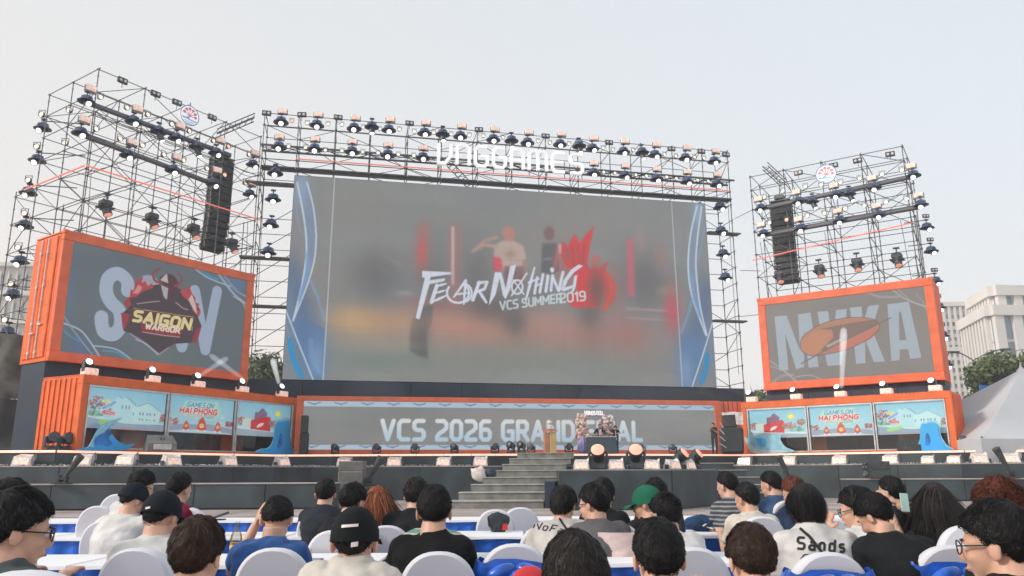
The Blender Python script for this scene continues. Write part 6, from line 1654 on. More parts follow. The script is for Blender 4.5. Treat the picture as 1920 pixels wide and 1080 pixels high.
# ================================================================ TABLES
tables = [(8.75, -7.2, 7.4, 8, 'back row nearest the stage'), (6.52, -5.7, 5.9, 6, 'middle row'), (4.62, -4.2, 4.4, 5, 'front row nearest the camera'), (2.62, -2.9, 3.0, 3, 'row just below the view')]
for (Y, xa, xb, n, rn) in tables:
    dep = .62; w = (xb-xa)/n
    for i in range(n):
        x = xa+i*w; rz = random.uniform(-.008, .008)
        t = thing('banquet_table', 'white topped table with blue skirt, %s from left in the %s' % (ORD[i], rn), 'table', (x, Y, 0), rz, 'white and blue tables in the %s' % rn)
        m = MB(); nu = 14; vs = []
        m.bbox(.012, w-.012, 0, dep, .735, .752, .006)
        for s in (0, 1):      # short white overhang with ripples
            y = -.012 if s == 0 else dep+.012; vs = []
            for k in range(nu+1):
                u = .01+(w-.02)*k/nu
                for (zz, o_) in ((.75, 0), (.742, .003), (.732-.006*noise.noise(Vector((u*3+x, s, Y))), .006)): vs.append((u, y+(-1 if s == 0 else 1)*(o_+.005*math.sin(u*17+k)), zz))
            m.add(vs, [(k*3+j, (k+1)*3+j, (k+1)*3+j+1, k*3+j+1) for k in range(nu) for j in range(2)], 0, True)
        m.build('white_cloth', M_wcloth, t)
        m = MB(); npl = 46; vs = []
        for s, y in ((0, .012), (1, dep-.012)):
            m2 = []
            for k in range(npl+1):
                u = .02+(w-.04)*k/npl; off = .022*math.sin(k*1.7+.6*math.sin(k*.9))
                m2 += [(u, y+off*.3, .738), (u, y+off, .36), (u, y+off*1.5, .02)]
            m.add(m2, [(k*3+j, (k+1)*3+j, (k+1)*3+j+1, k*3+j+1) for k in range(npl) for j in range(2)], 0, True)
        m.build('blue_skirt', M_bcloth, t)
        for xx in (.1, w-.1):
            m = MB()
            for yy in (.08, dep-.08): m.tube((xx, yy, .0), (xx, yy, .735), .014, 6)
            m.build('leg_frame', M_chleg, t)

# ================================================================ CHAIRS
def chair_proto(sash):
    t = thing('banquet_chair', 'x', 'chair')
    def arch(w, z0, z1, y, n=16, lean=.10):
        pts = []
        for i in range(n+1):
            a = math.pi*i/n; pts.append((w*math.cos(a)*(1), z1-(w*.95)+(w*.95)*math.sin(a)))
        return pts
    w, zt = .178, 1.0
    m = MB(); rings = []
    # padded back: outline rings from front to rear
    out = [(w*.96, .44)]+[(w*math.cos(a)*(abs(math.cos(a))**-.15 if abs(math.cos(a)) > .05 else 1), zt-.20+.20*math.sin(a)) for a in [math.pi*i/18 for i in range(19)]]+[(-w*.96, .44)]
    n = len(out); cz = .72
    for y, k in ((-.035, .90), (-.028, .975), (-.01, 1.0), (.012, 1.0), (.03, .975), (.037, .90)):
        rings.append([Vector((x*k, y-.09*((z-.44)/.56), cz+(z-cz)*(.97+.03*k if k < 1 else 1)-(1-k)*.12*(1 if z > cz else 0))) for x, z in out])
    vs = [v for r_ in rings for v in r_]
    m.add(vs, [(j*n+i, j*n+(i+1) % n, (j+1)*n+(i+1) % n, (j+1)*n+i) for j in range(len(rings)-1) for i in range(n)], 0, True)
    m.add(rings[0], [tuple(range(n))[::-1]], 0, True); m.add(rings[-1], [tuple(range(n))], 0, True)
    m.build('back_cover', M_spandex, t)
    m = MB(); m.bbox(-.2, .2, -.02, .40, .40, .465, .03); m.build('seat_cover', M_spandex, t)
    m = MB(); k = 20; vs = []
    per = [(-.2, -.02), (.2, -.02), (.2, .4), (-.2, .4)]
    for s in range(4):
        a, c = Vector(per[s]), Vector(per[(s+1) % 4]); vs = []
        for i in range(9):
            u = i/8; p = a+(c-a)*u; up = .25*math.sin(math.pi*u); q2 = p*(1.0)
            vs += [(p.x, p.y, .43), (q2.x, q2.y, .03+up)]
        m.add(vs, [(i*2, i*2+2, i*2+3, i*2+1) for i in range(8)], 0, True)
    m.build('skirt_cover', M_spandex, t)
    for x, y in ((-.19, 0), (.19, 0), (-.19, .38), (.19, .38)):
        m = MB(); m.tube((x, y, 0), (x*.97, y, .42), .013, 6); m.build('leg', M_chleg, t)
    if sash:
        m = MB(); vs = []; nn = 28
        for zz, g_ in ((.68, .012), (.74, .022), (.80, .020), (.87, .022), (.92, .008)):
            for i in range(nn):
                a = 2*math.pi*i/nn; cx, cy = math.cos(a), math.sin(a)
                x = (w+g_)*math.copysign(abs(cx)**.45, cx); y = (.045+g_)*math.copysign(abs(cy)**.6, cy)-.09*((zz-.44)/.56); vs.append((x, y+.006*math.sin(i*2.1+zz*30), zz+.012*math.sin(i*1.3)))
        m.add(vs, [(j*nn+i, j*nn+(i+1) % nn, (j+1)*nn+(i+1) % nn, (j+1)*nn+i) for j in range(4) for i in range(nn)], 0, True)
        sb = m.build('blue_sash', M_satin, t)
        m = MB()
        for s in (-1, 1):
            m.ell((s*.07, -.17, .865), (.075, .03, .04), 12, 8, Matrix.Rotation(s*.5, 4, 'Y')); m.add([(s*.01, -.18, .85), (s*.04, -.185, .83), (s*.12, -.17, .59), (s*.05, -.18, .57)], [(0, 1, 2, 3)])
            m.ell((s*.03, -.18, .81), (.03, .018, .075), 8, 6, Matrix.Rotation(-s*.35, 4, 'Y'))
        m.ell((0, -.185, .855), (.022, .022, .026), 10, 6); m.v = [tuple(Vector(v)*1) for v in m.v]; m.build('bow', M_satin, sb)
    return t
C_pl, C_sa = chair_proto(False), chair_proto(True)
chairs = [(258, 1027, 3.8, 0, 'behind the man in white shirt and black cap, near the left'), (512, 1027, 3.8, 0, 'behind the man in the blue polo shirt'), (820, 1034, 3.75, 0, 'behind the man in the black T-shirt'),
 (200, 975, 5.7, 0, 'standing empty left of the man in white shirt and black cap'), (1549, 1035, 3.45, 1, 'behind the person with the Sands jersey'), (965, 1019, 3.9, 1, 'standing empty right of the man in the black T-shirt'),
 (1782, 1022, 3.6, 1, 'beside the man in black at the right edge'), (48, 1069, 2.15, 0, 'behind the man with glasses at the bottom left corner'), (1022, 985, 5.5, 0, 'behind the person in the lettered beige shirt'),
 (1153, 980, 5.2, 0, 'behind the man in the grey T-shirt with shoulder strap'), (930, 955, 7.3, 0, 'standing empty behind the dark bag on the table'), (975, 951, 7.6, 0, 'standing empty just left of the lettered beige shirt'),
 (598, 953, 6.6, 0, 'behind the man in the dark vest'), (626, 994, 5.3, 0, 'between the blue polo man and the black capped man'), (352, 951, 5.9, 0, 'behind the man in the maroon shirt'),
 (186, 948, 6.6, 0, 'at the back left beside the man in white with red lanyard'), (1297, 1026, 3.7, 0, 'right of the short haired man at the bottom centre'),
 (1427, 968, 5.8, 0, 'behind the man in the cream T-shirt'), (1477, 938, 7.0, 0, 'behind the red haired person in dark shirt'), (1556, 972, 5.6, 0, 'right of the dark bobbed hair of the Sands jersey person'),
 (1806, 985, 5.2, 0, 'right of the long haired woman in black'), (1681, 955, 6.2, 0, 'left of the long haired woman in black'), (724, 985, 5.7, 0, 'behind the orange haired woman'), (222, 926, 7.4, 0, 'farthest one at the left, before the man looking right')]
used.clear()
for px, py, Y, s, lab in chairs:
    p = at(px, py, Y); pr = C_sa if s else C_pl
    o = copy_tree(pr) if id(pr) in used else pr; used.add(id(pr))
    o.location = (p.x, Y+.09, p.z-1.0); o.rotation_euler = (0, 0, random.uniform(-.06, .06))
    if px == 48: o.scale = (1.15, 1, 1)
    o.location.z = 0; k = p.z; o.scale = (o.scale[0], 1, k)
    tag(o, ('white covered chair with blue bow ' if s else 'plain white covered chair ')+lab, 'chair', 'white covered chairs in the audience')

# ================================================================ PEOPLE
HAIRC = {'black': (.012, .011, .012), 'soft': (.022, .018, .017), 'brown': (.034, .018, .012), 'red': (.20, .062, .026), 'auburn': (.10, .03, .02)}
def hair_mat(k, band=0):
    return mat('hair_'+k, HAIRC[k], .62, var=.35, vscale=14, bump=.25, bscale=60, stretch=(1, 1, .25), spec=.22)
def cloth(name, c, **k): return mat('cloth_'+name, c, .85, var=.10, vscale=7, bump=.35, bscale=11, sheen=.10 if max(c) > .2 else .0, spec=.4 if max(c) > .2 else .15, **k)
REM = []     # objects to be fused: (object, voxel, smooth, displace)
wr_tex = bpy.data.textures.new('wrinkles', 'CLOUDS'); wr_tex.noise_scale = .10; wr_tex.noise_depth = 2
def fuse(o, vox, sm=4, dis=0.0): REM.append((o, vox, sm, dis)); return o
def lerp_tab(tab, x):
    for (a, b_), (c, d) in zip(tab, tab[1:]):
        if x <= c: return b_+(d-b_)*(x-a)/(c-a)
    return tab[-1][1]
def person(label, px, top, Y, yaw=0, pitch=12, hair='short', hc='black', shirt=('black', (.02, .02, .022)), body_yaw=None, lean=.12, w=1.0, cap=None, glasses=False, arms='table', strands=1400, near=False,
           sleeve='short', feet=0.0, stand=False, tilt=0, hs=1.0, nk=.102, capback=False, cname=None, strap=None, extra=None, dx=0.0, trousers=(.03, .035, .05)):
    """head centre column px, top of head row `top`, depth Y; yaw of the head: 0 looks at the stage, + to the left"""
    w *= .93; hp = at(px, top, Y); hz = hp.z-.125*hs; HC = Vector((hp.x, Y, hz))
    by = R(body_yaw if body_yaw is not None else yaw*.25)
    fwd = Vector((-math.sin(by), math.cos(by), 0)); rt = Vector((fwd.y, -fwd.x, 0)); up = Vector((0, 0, 1))
    base = Vector((HC.x-fwd.x*lean+dx, HC.y-fwd.y*lean, feet))
    t = thing('person', label, 'person', base)
    L = lambda v: v-base                                     # world to local
    seat = feet+(.93 if stand else .50)
    hip = Vector((base.x, base.y, seat)); Mh = (Matrix.Translation(HC) @ Matrix.Rotation(R(yaw), 4, 'Z') @ Matrix.Rotation(R(tilt), 4, 'Y') @ Matrix.Rotation(-R(pitch), 4, 'X') @ Matrix.Diagonal((hs, hs, hs, 1)))
    ml = Matrix.Translation(-base) @ Mh
    nb = HC+Vector((0, 0, -nk*hs))-fwd*.05                # base of the neck
    T = nb-hip
    def sp(k): return hip+T*k+fwd*(-.055*math.sin(math.pi*min(1, k)))*(0 if stand else 1)
    Z = T.normalized(); ay = (fwd-Z*fwd.dot(Z)).normalized()
    def rings(infl, top_=1.0):
        tab = ((0, .160, .120), (.12, .165, .125), (.38, .142, .112), (.62, .155, .120), (.80, .168, .116), (.90, .150, .096), (.955, .112, .080), (1.0, .070, .068))
        return [(L(sp(k)), (a+infl)*w, b_+infl, rt, ay) for k, a, b_ in tab]
    sj = {s: sp(.87)+rt*s*.148*w for s in (-1, 1)}
    # arm targets
    if arms == 'table': tg = {s: (sp(.42)+rt*s*.190*w+fwd*.12, hip+Vector((0, 0, .285))+fwd*.40+rt*s*.12) for s in (-1, 1)}
    elif arms == 'phone': tg = {s: (sp(.40)+rt*s*.190*w+fwd*.14, hip+Vector((0, 0, .36))+fwd*.36+rt*s*.04) for s in (-1, 1)}
    elif arms == 'lap': tg = {s: (sp(.36)+rt*s*.20*w+fwd*.03, hip+Vector((0, 0, .16))+fwd*.30+rt*s*.08) for s in (-1, 1)}
    elif arms == 'stand': tg = {s: (sp(.42)+rt*s*.26*w+fwd*.02, hip+Vector((0, 0, .10))+fwd*.22+rt*s*.16) for s in (-1, 1)}
    elif arms == 'raiseL':
        tg = {1: (sp(.42)+rt*.19*w+fwd*.12, hip+Vector((0, 0, .285))+fwd*.40+rt*.12), -1: (sp(.60)-rt*.21*w+fwd*.16, HC-rt*.12*hs+fwd*.03+Vector((0, 0, -.02)))}
    elif arms == 'photo': tg = {s: (sp(.55)+rt*s*(.19 if s > 0 else .26)*w+fwd*.14, HC+Vector((0, 0, -.03))+fwd*.24-rt*(.13 if s > 0 else .21)) for s in (-1, 1)}
    elif arms == 'chin': tg = {1: (sp(.42)+rt*.245*w+fwd*.12, hip+Vector((0, 0, .285))+fwd*.40+rt*.12), -1: (sp(.45)-rt*.19*w+fwd*.26, HC+Vector((0, 0, -.13))+fwd*.16-rt*.10)}
    # ------- skin: one continuous surface
    b = MB()
    b.loft([(c, a-.03, d-.03, x, y) for c, a, d, x, y in rings(0)[:7]]+[(L(nb), .056, .056, rt, ay)], 14)
    nk0 = L(nb)-up*.03; nk1 = ml @ Vector((0, -.018, -.05))
    b.tube(nk0, nk1, .067*hs, 14, .058*hs); b.tube(L(sp(.90)), nk0, .062, 12, .062)
    E = lambda c, r, M2=None: b.ell(ml @ Vector(c), r, 20, 14, (ml.to_3x3().to_4x4() @ (M2 or Matrix.Identity(4))))
    E((0, -.010, .028), (.073, .092, .088)); E((0, .032, -.03), (.058, .058, .072)); E((0, .055, -.085), (.028, .024, .020)); E((0, .045, .012), (.062, .048, .03))
    E((0, .094, -.022), (.011, .020, .024), Matrix.Rotation(-.25, 4, 'X')); E((0, .088, -.062), (.022, .010, .009)); E((.03, .06, -.03), (.024, .024, .02)); E((-.03, .06, -.03), (.024, .024, .02))
    for s in (-1, 1): E((s*.079, -.008, -.010), (.009, .021, .034), Matrix.Rotation(s*.30, 4, 'Z')); E((s*.080, -.014, -.006), (.006, .012, .022), Matrix.Rotation(s*.6, 4, 'Z'))
    for s in (-1, 1):
        el, ha = tg[s]; b.tube(L(sj[s]), L(el), .040, 10, .035); b.ell(L(el), (.036,)*3, 10, 6); b.tube(L(el), L(ha), .037, 10, .025)
        d = (ha-el).normalized(); side_ = d.cross(up).normalized() if abs(d.z) < .95 else rt; nrm = side_.cross(d)
        if arms in ('raiseL', 'photo', 'chin') and s == -1: d = (d+up*.5).normalized()
        pc = ha+d*.045; Mr = Matrix((side_, d, nrm)).transposed().to_4x4(); b.ell(L(pc), (.038, .05, .016), 12, 8, Mr)
        for k in range(4):
            fo = (k-1.5)*.021; ln = (.062, .072, .068, .052)[k]; a0 = pc+side_*fo+d*.035; a1 = a0+(d*.9-nrm*.25).normalized()*ln*.5; a2 = a1+(d*.5-nrm*.8).normalized()*ln*.5
            b.tube(L(a0), L(a1), .0095, 7, .009); b.tube(L(a1), L(a2), .009, 7, .0078); b.ell(L(a1), (.0095,)*3, 6, 4)
        th0 = pc-side_*s*.028-d*.02; th1 = th0+(d*.6-side_*s*.7-nrm*.2).normalized()*.035; b.tube(L(th0), L(th1), .012, 7, .010); b.tube(L(th1), L(th1+(d*.8-nrm*.4).normalized()*.028), .010, 7, .0085)
    bd = b.build('body', M_skin, t); fuse(bd, .0065 if near else .0085, 4)
    # ------- shirt
    b = MB(); b.loft(rings(.012), 20)
    cm = cloth(*shirt) if isinstance(shirt[1], tuple) else shirt[1]
    if 'stripe' in shirt[0]: stripes(cm, (.25, .26, .28) if shirt[0] == 'striped' else (.45, .42, .30))
    b.tube(L(nb)-up*.04, L(nb)+up*(.022 if shirt[0] != 'vest' else .03)+fwd*0, .090, 16, .066)
    for s in (-1, 1):
        el, ha = tg[s]; b.ell(L(sj[s])+rt*s*-.005, (.058, .060, .056), 14, 10)
        b.tube(L(sp(.86)+rt*s*.10*w), L(sj[s]), .072, 12, .064)
        if sleeve == 'short': e2 = sj[s].lerp(el, .72); b.tube(L(sj[s]), L(e2), .056, 14, .054)
        else: b.tube(L(sj[s]), L(el), .055, 14, .047); b.ell(L(el), (.051,)*3, 12, 8); b.tube(L(el), L(el.lerp(ha, .93)), .050, 14, .034)
    sh = b.build('shirt', cm, t); fuse(sh, .011 if near else .014, 4, .034)
    # ------- trousers and shoes
    b = MB(); b.loft([(L(hip+Vector((0, 0, .10))), .172*w, .130, rt, fwd), (L(hip), .175*w, .135, rt, fwd), (L(hip-Vector((0, 0, .07))), .16*w, .12, rt, fwd)], 14)
    sb = MB()
    for s in (-1, 1):
        h0 = hip+rt*s*.09; 
        if stand: kn = hip+rt*s*.10+Vector((0, 0, -.45)); an = Vector((kn.x, kn.y, feet+.08))
        else: kn = hip+rt*s*.12+fwd*.43+Vector((0, 0, .01)); an = kn+Vector((0, 0, -.42))+fwd*(-.05)
        b.tube(L(h0), L(kn), .085, 12, .062); b.ell(L(kn), (.064,)*3, 10, 6); b.tube(L(kn), L(an), .060, 12, .045)
        an.z = feet+.06; sb.ell(L(an+fwd*.06), (.045, .12, .05), 12, 6, Matrix.Rotation(by, 4, 'Z'))
    tr = b.build('trousers', cloth('trouser_%.3f' % trousers[0], trousers), t); fuse(tr, .02, 4, .01); sb.build('shoes', M_black, t)
    # ------- face details
    f = MB()
    for s in (-1, 1): f.ell(ml @ Vector((s*.030, .076, .004)), (.0125*hs,)*3, 10, 6)
    f.build('eyes', M_eyew, t)
    f = MB()
    for s in (-1, 1): f.ell(ml @ Vector((s*.030, .0865, .004)), (.0055*hs,)*3, 8, 5)
    f.build('irises', M_iris, t)
    f = MB()
    for s in (-1, 1): f.tube(ml @ Vector((s*.012, .093, .022)), ml @ Vector((s*.046, .080, .025)), .0038, 6, .0025)
    f.build('eyebrows', hair_mat(hc if hc != 'red' else 'brown'), t)
    f = MB(); f.ell(ml @ Vector((0, .0945, -.062)), (.019*hs, .006, .0055), 10, 6, ml.to_3x3().to_4x4()); f.build('lips', M_lip, t)
    if glasses:
        f = MB()
        for s in (-1, 1):
            n = 16; pr = None
            for i in range(n+1):
                a = 2*math.pi*i/n; p = ml @ Vector((s*.034+.026*math.cos(a), .100-.004*abs(math.cos(a)), .002+.021*math.sin(a)))
                if pr is not None: f.tube(pr, p, .0022, 5, caps=False)
                pr = p
            f.tube(ml @ Vector((s*.06, .096, .008)), ml @ Vector((s*.081, .0, .006)), .0024, 5); 
        f.tube(ml @ Vector((-.009, .102, .004)), ml @ Vector((.009, .102, .004)), .002, 5)
        f.build('glasses', M_glass_frame, t)
    # ------- hair: base volume plus strands
    C0 = Vector((0, -.012, .024)); hm = hair_mat(hc)
    P = dict(short=(.009, .020, .12, 0), crew=(.004, .009, .10, 0), full=(.014, .027, .13, 0), curly=(.015, .026, .11, .009), bob=(.012, .022, .135, 0), long=(.010, .016, .36, 0), bun=(.008, .012, .11, 0), mid=(.015, .024, .145, 0))[hair]
    th, tt, dn, crl = P
    hl = {'short': ((0, 40), (35, 34), (65, 12), (88, -6), (104, -28), (130, -52), (180, -60)), 'crew': ((0, 46), (35, 40), (65, 16), (88, 0), (104, -20), (130, -46), (180, -54)),
          'full': ((0, 18), (35, 14), (60, 0), (84, -22), (104, -36), (130, -56), (180, -62)), 'curly': ((0, 30), (35, 25), (60, 5), (88, -14), (104, -36), (130, -56), (180, -62)),
          'mid': ((0, 12), (35, 8), (60, -8), (80, -36), (104, -52), (130, -66), (180, -70)), 'bob': ((0, 20), (40, 10), (58, -20), (72, -60), (104, -80), (130, -84), (180, -86)), 'long': ((0, 34), (40, 14), (60, -15), (74, -60), (104, -80), (130, -86), (180, -88)),
          'bun': ((0, 40), (35, 30), (65, 6), (88, -12), (104, -34), (130, -52), (180, -58))}[hair]
    sd = (px*7+top) % 997
    def surf(d):
        """radius point and coverage for direction d in head space"""
        ph = abs(math.degrees(math.atan2(d.x, d.y))); el = math.degrees(math.asin(max(-1, min(1, d.z))))
        lim = lerp_tab(hl, ph)+5*noise.noise(Vector((ph*.06*math.copysign(1, d.x), sd, 0)))
        cov = max(0, min(1, (el-lim)/9))
        a = .074+th*(1 if el > -10 else .8); bb = .094+th; c = (.088+tt) if d.z > 0 else dn
        r = 1/math.sqrt((d.x/a)**2+(d.y/bb)**2+(d.z/c)**2)
        if el < -8 and hair in ('short', 'crew', 'full', 'curly', 'bun'):          # taper towards the nape
            k = min(1, (-8-el)/45); r0 = 1/math.sqrt((d.x/.072)**2+(d.y/.090)**2+(d.z/.105)**2); r = r*(1-k)+(r0+.003)*k
        r += .007*noise.noise(d*4+Vector((sd, 0, 0)))*(th/.013)**.5 + crl*noise.noise(d*11+Vector((0, sd, 0)))+.0025*noise.noise(d*30)
        return r, cov
    b = MB(); nu, nv = (44, 30) if not near else (64, 44); vs = []
    for j in range(nv+1):
        tt_ = math.pi*j/nv
        for i in range(nu):
            a = 2*math.pi*i/nu; d = Vector((math.sin(tt_)*math.sin(a), math.sin(tt_)*math.cos(a), math.cos(tt_))); r, cov = surf(d)
            if cap and d.z > .05: r = min(r, 1/math.sqrt((d.x/.078)**2+(d.y/.098)**2+(d.z/.092)**2))
            vs.append(ml @ (C0+d*(r*(.72+.28*cov**.5))))
    b.add(vs, [(j*nu+i, (j+1)*nu+i, (j+1)*nu+(i+1) % nu, j*nu+(i+1) % nu) for j in range(nv) for i in range(nu)], 0, True)
    if hair == 'bun':
        c = ml @ Vector((0, -.135, -.035)); b.ell(c, (.052, .045, .05), 16, 10)
    rd = random.Random(sd); whorl = Vector((.1, -.5, .85)).normalized(); ns = int(strands*(3.4 if near else 1.3)); wd = .0019 if near else .0036*max(1, Y/6)
    def inside(p): return (p.x/(.080+th*.9))**2+(p.y/(.098+th*.9))**2+((p.z)/((.09+tt) if p.z > 0 else .12))**2
    for _ in range(ns):
        d = Vector((rd.gauss(0, 1), rd.gauss(0, 1), rd.gauss(0, 1))).normalized(); r, cov = surf(d)
        if cov < .25: continue
        if cap and d.z > .0: continue
        ln = {'short': .035, 'crew': .014, 'full': .055, 'curly': .03, 'bob': .05, 'long': .32, 'bun': .06, 'mid': .07}[hair]*rd.uniform(.6, 1.25)
        if d.z < -.3 and hair in ('short', 'full', 'crew', 'bun'): ln *= .5
        p = d*(r*.985); nseg = 9 if hair in ('long', 'bob') else 4; st = ln/nseg; pts = [p.copy()]
        lift_ = rd.uniform(0, .006 if hair != 'curly' else .012); jit = Vector((rd.gauss(0, .15), rd.gauss(0, .15), rd.gauss(0, .15)))
        for k in range(nseg):
            n_ = p.normalized(); fl = (p.normalized()-whorl*(p.normalized().dot(whorl))).normalized()
            if hair in ('long', 'bob'): dr = (fl*.5+Vector((0, -.03, -1))) if inside(p) > .8 else fl
            elif hair == 'curly': dr = fl+n_*.6+Vector((math.sin(k*2+sd), math.cos(k*2.3+sd), math.sin(k*1.7)))*.8
            elif hair == 'bun': dr = (Vector((0, -.135, -.05))-p).normalized()
            else: dr = fl*1.0+n_*(.10 if hair != 'crew' else .5)+Vector((0, 0, -.35*k/nseg))
            p = p+(dr+jit).normalized()*st
            if hair in ('long', 'bob'):
                if inside(p) < 1.0: p = p/math.sqrt(inside(p))
            elif hair != 'crew':
                pd = p.normalized(); rs, cv_ = surf(pd); p = pd*(rs*(.985 if k == nseg-1 else 1.004)+lift_*(k+1)/nseg)
            pts.append(p.copy())
        v2 = []
        for k, q2 in enumerate(pts):
            tan = (pts[min(k+1, len(pts)-1)]-pts[max(k-1, 0)]).normalized(); sdv = tan.cross(q2.normalized()+jit*.4)
            if sdv.length < 1e-5: sdv = Vector((1, 0, 0))
            sdv.normalize(); wk = wd*(1-.8*(k/(len(pts)-1))); v2 += [ml @ (C0+q2-sdv*wk), ml @ (C0+q2+sdv*wk)]
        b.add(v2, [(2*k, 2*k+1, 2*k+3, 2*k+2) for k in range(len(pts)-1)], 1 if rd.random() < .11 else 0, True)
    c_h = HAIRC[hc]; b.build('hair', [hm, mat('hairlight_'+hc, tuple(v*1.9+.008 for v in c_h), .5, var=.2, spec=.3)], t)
    if cap:
        cm2 = cloth('cap_'+cap[0], cap[1]); b = MB(); vs = []; nu, nv = 40, 14; CR = (.089, .110, .115)
        for j in range(nv+1):
            el = R(90-j*(88+(12 if False else 0))/nv)
            for i in range(nu):
                a = 2*math.pi*i/nu; d = Vector((math.cos(el)*math.sin(a), math.cos(el)*math.cos(a), math.sin(el))); seam = .0022*(1-abs(math.sin(a*3)))**8
                q2 = Vector((d.x*CR[0], d.y*CR[1], d.z*CR[2]))*(1-seam*6)+Vector((0, -.01, .012)); 
                if j >= nv-2: q2 = q2-Vector((0, 0, .008*(j-nv+2)))
                q2 += d*.004*noise.noise(d*7+Vector((sd, 0, 0)))
                vs.append(ml @ q2)
        b.add(vs, [(j*nu+i, (j+1)*nu+i, (j+1)*nu+(i+1) % nu, j*nu+(i+1) % nu) for j in range(nv) for i in range(nu)], 0, True)
        b.ell(ml @ Vector((0, -.01, .128)), (.009, .009, .005), 10, 5); c_ = b.build('cap', cm2, t)
        b = MB(); vs = []; s_ = -1 if capback else 1
        for k, (r_, dz) in enumerate(((.98, .0), (1.35, .006), (1.72, -.008))):
            for i in range(13):
                a = R(-62+124*i/12)*(1-.12*k); vs.append(ml @ Vector((math.sin(a)*.088*(1+(r_-1)*.45), s_*(math.cos(a)*.105*r_)-.008, .010+dz-.02*(math.sin(a)**2)*k*.5)))
        for v in list(vs): vs.append(v+Vector((0, 0, -.003)))
        b.add(vs, [(k*13+i, k*13+i+1, (k+1)*13+i+1, (k+1)*13+i) for k in range(2) for i in range(12)]+[(39+k*13+i, 39+(k+1)*13+i, 39+(k+1)*13+i+1, 39+k*13+i+1) for k in range(2) for i in range(12)], 0, True); b.build('brim', cm2, c_)
        if cap[2]:
            b = MB()
            for (xx, zz, ww, hh) in cap[2]:
                o2 = []; ng = 8
                for i in range(ng+1):
                    for sg in (-1, 1):
                        v = Vector((xx-ww+2*ww*i/ng, 0, zz+sg*hh+.004*i/ng)); zq = max(0, v.z-.012)/CR[2]
                        k = math.sqrt(max(.03, 1-(v.x/CR[0])**2-zq**2)); o2.append(ml @ Vector((v.x, -.01-CR[1]*k-.004, v.z)))
                b.add(o2, [(2*i, 2*i+1, 2*i+3, 2*i+2) for i in range(ng)], 0, True)
            b.build('cap_patch', M_whiteb, c_)
    if strap:
        b = MB(); s = strap; n = 14; pr = None; REM_STR.append((t, sh, L(sp(.95)+rt*s*.07), L(sp(.22)-rt*s*.16)))
    HCS[t.name] = tuple(HC); return t, sh
def stripes(m, c):
    n = m.node_tree; b = n.nodes['Principled BSDF']
    if n.nodes.get('stripe_mix'): return
    w = n.nodes.new('ShaderNodeTexWave'); w.bands_direction = 'Z'; w.inputs['Scale'].default_value = 9; w.inputs['Distortion'].default_value = 1.2
    t = n.nodes.new('ShaderNodeTexCoord'); n.links.new(t.outputs['Object'], w.inputs['Vector'])
    r = n.nodes.new('ShaderNodeValToRGB'); r.color_ramp.elements[0].position = .55; r.color_ramp.elements[1].position = .7; n.links.new(w.outputs['Fac'], r.inputs[0])
    x = n.nodes.new('ShaderNodeMix'); x.name = 'stripe_mix'; x.data_type = 'RGBA'; x.inputs[7].default_value = (*c, 1)
    src = b.inputs['Base Color'].links[0].from_socket; n.links.new(src, x.inputs[6]); n.links.new(r.outputs[0], x.inputs[0]); n.links.new(x.outputs[2], b.inputs['Base Color'])
REM_STR = []; DECALS = []; HCS = {}
K = {}
W_ = ('white', (.62, .61, .60)); BK = ('black', (.018, .019, .022)); 
def A(*a, **k): return person(*a, **k)
# --- nearest row
A('man with glasses and swept dark hair looking right, grey-green T-shirt, bottom left corner', 42, 921, 2.6, yaw=-52, pitch=8, hair='full', hc='black', shirt=('greygreen', (.085, .10, .10)), body_yaw=-8, glasses=True, near=True, strands=2600, lean=.06, w=1.12)
A('head of a dark brown haired person in cream shirt, bottom left between two white chairs', 376, 974, 2.9, yaw=-8, pitch=6, hair='full', hc='brown', shirt=('cream', (.55, .50, .45)), near=True, strands=2800)
A('man in black baseball cap with white patches and cream shirt, bottom centre-left', 668, 950, 3.05, yaw=0, pitch=5, hair='crew', hc='black', shirt=('beige', (.58, .53, .48)), cap=('black', (.012, .014, .016), [(0, .052, .030, .005), (.022, -.012, .012, .008)]), near=True, strands=900, lean=.05, nk=.07)
A('top of a big dark haired head, lowest one right of the red cap', 1077, 1004, 2.25, yaw=10, pitch=18, hair='full', hc='soft', shirt=BK, near=True, strands=3200)
A('man with short black hair and visible ears beside the white chair, bottom centre-right', 1231, 974, 2.75, yaw=3, pitch=8, hair='short', hc='black', shirt=('dgrey', (.06, .06, .065)), near=True, strands=2600)
A('brown haired person in cream blouse, bottom right of centre', 1404, 986, 3.05, yaw=6, pitch=14, hair='full', hc='brown', shirt=('cream', (.55, .50, .45)), near=True, strands=2600)
A('man with glasses and thick black hair looking left in a black T-shirt, bottom right corner', 1858, 943, 2.5, yaw=48, pitch=6, hair='full', hc='black', shirt=BK, body_yaw=15, glasses=True, near=True, strands=3000, lean=.06, w=1.15)
# --- row at the front tables
A('dark haired person in white jersey with blue print partly hidden at the far left edge', 24, 902, 3.7, yaw=-30, pitch=10, hair='full', hc='black', shirt=('whitejersey', (.62, .62, .63)), strands=1600, w=1.05)
o8, s8 = A('man in black cap and plain white T-shirt sitting in front of a white chair', 308, 920, 4.05, yaw=-12, pitch=16, hair='crew', hc='black', shirt=('white', (.62, .61, .60)), cap=('ink', (.014, .018, .024), [(0, .012, .012, .005)]), strands=700, near=True, w=1.05)
A('man in royal blue polo shirt bowing his head with one hand raised', 522, 931, 4.45, yaw=4, pitch=38, hair='short', hc='black', shirt=('blue', (.014, .075, .26)), arms='raiseL', near=True, w=1.12, lean=.2)
o10, s10 = A('broad man in black T-shirt with cropped black hair, seen from behind at centre-left', 815, 911, 4.0, yaw=2, pitch=10, hair='short', hc='black', shirt=('jet', (.010, .010, .011)), near=True, strands=2200, w=1.13, lean=.08)
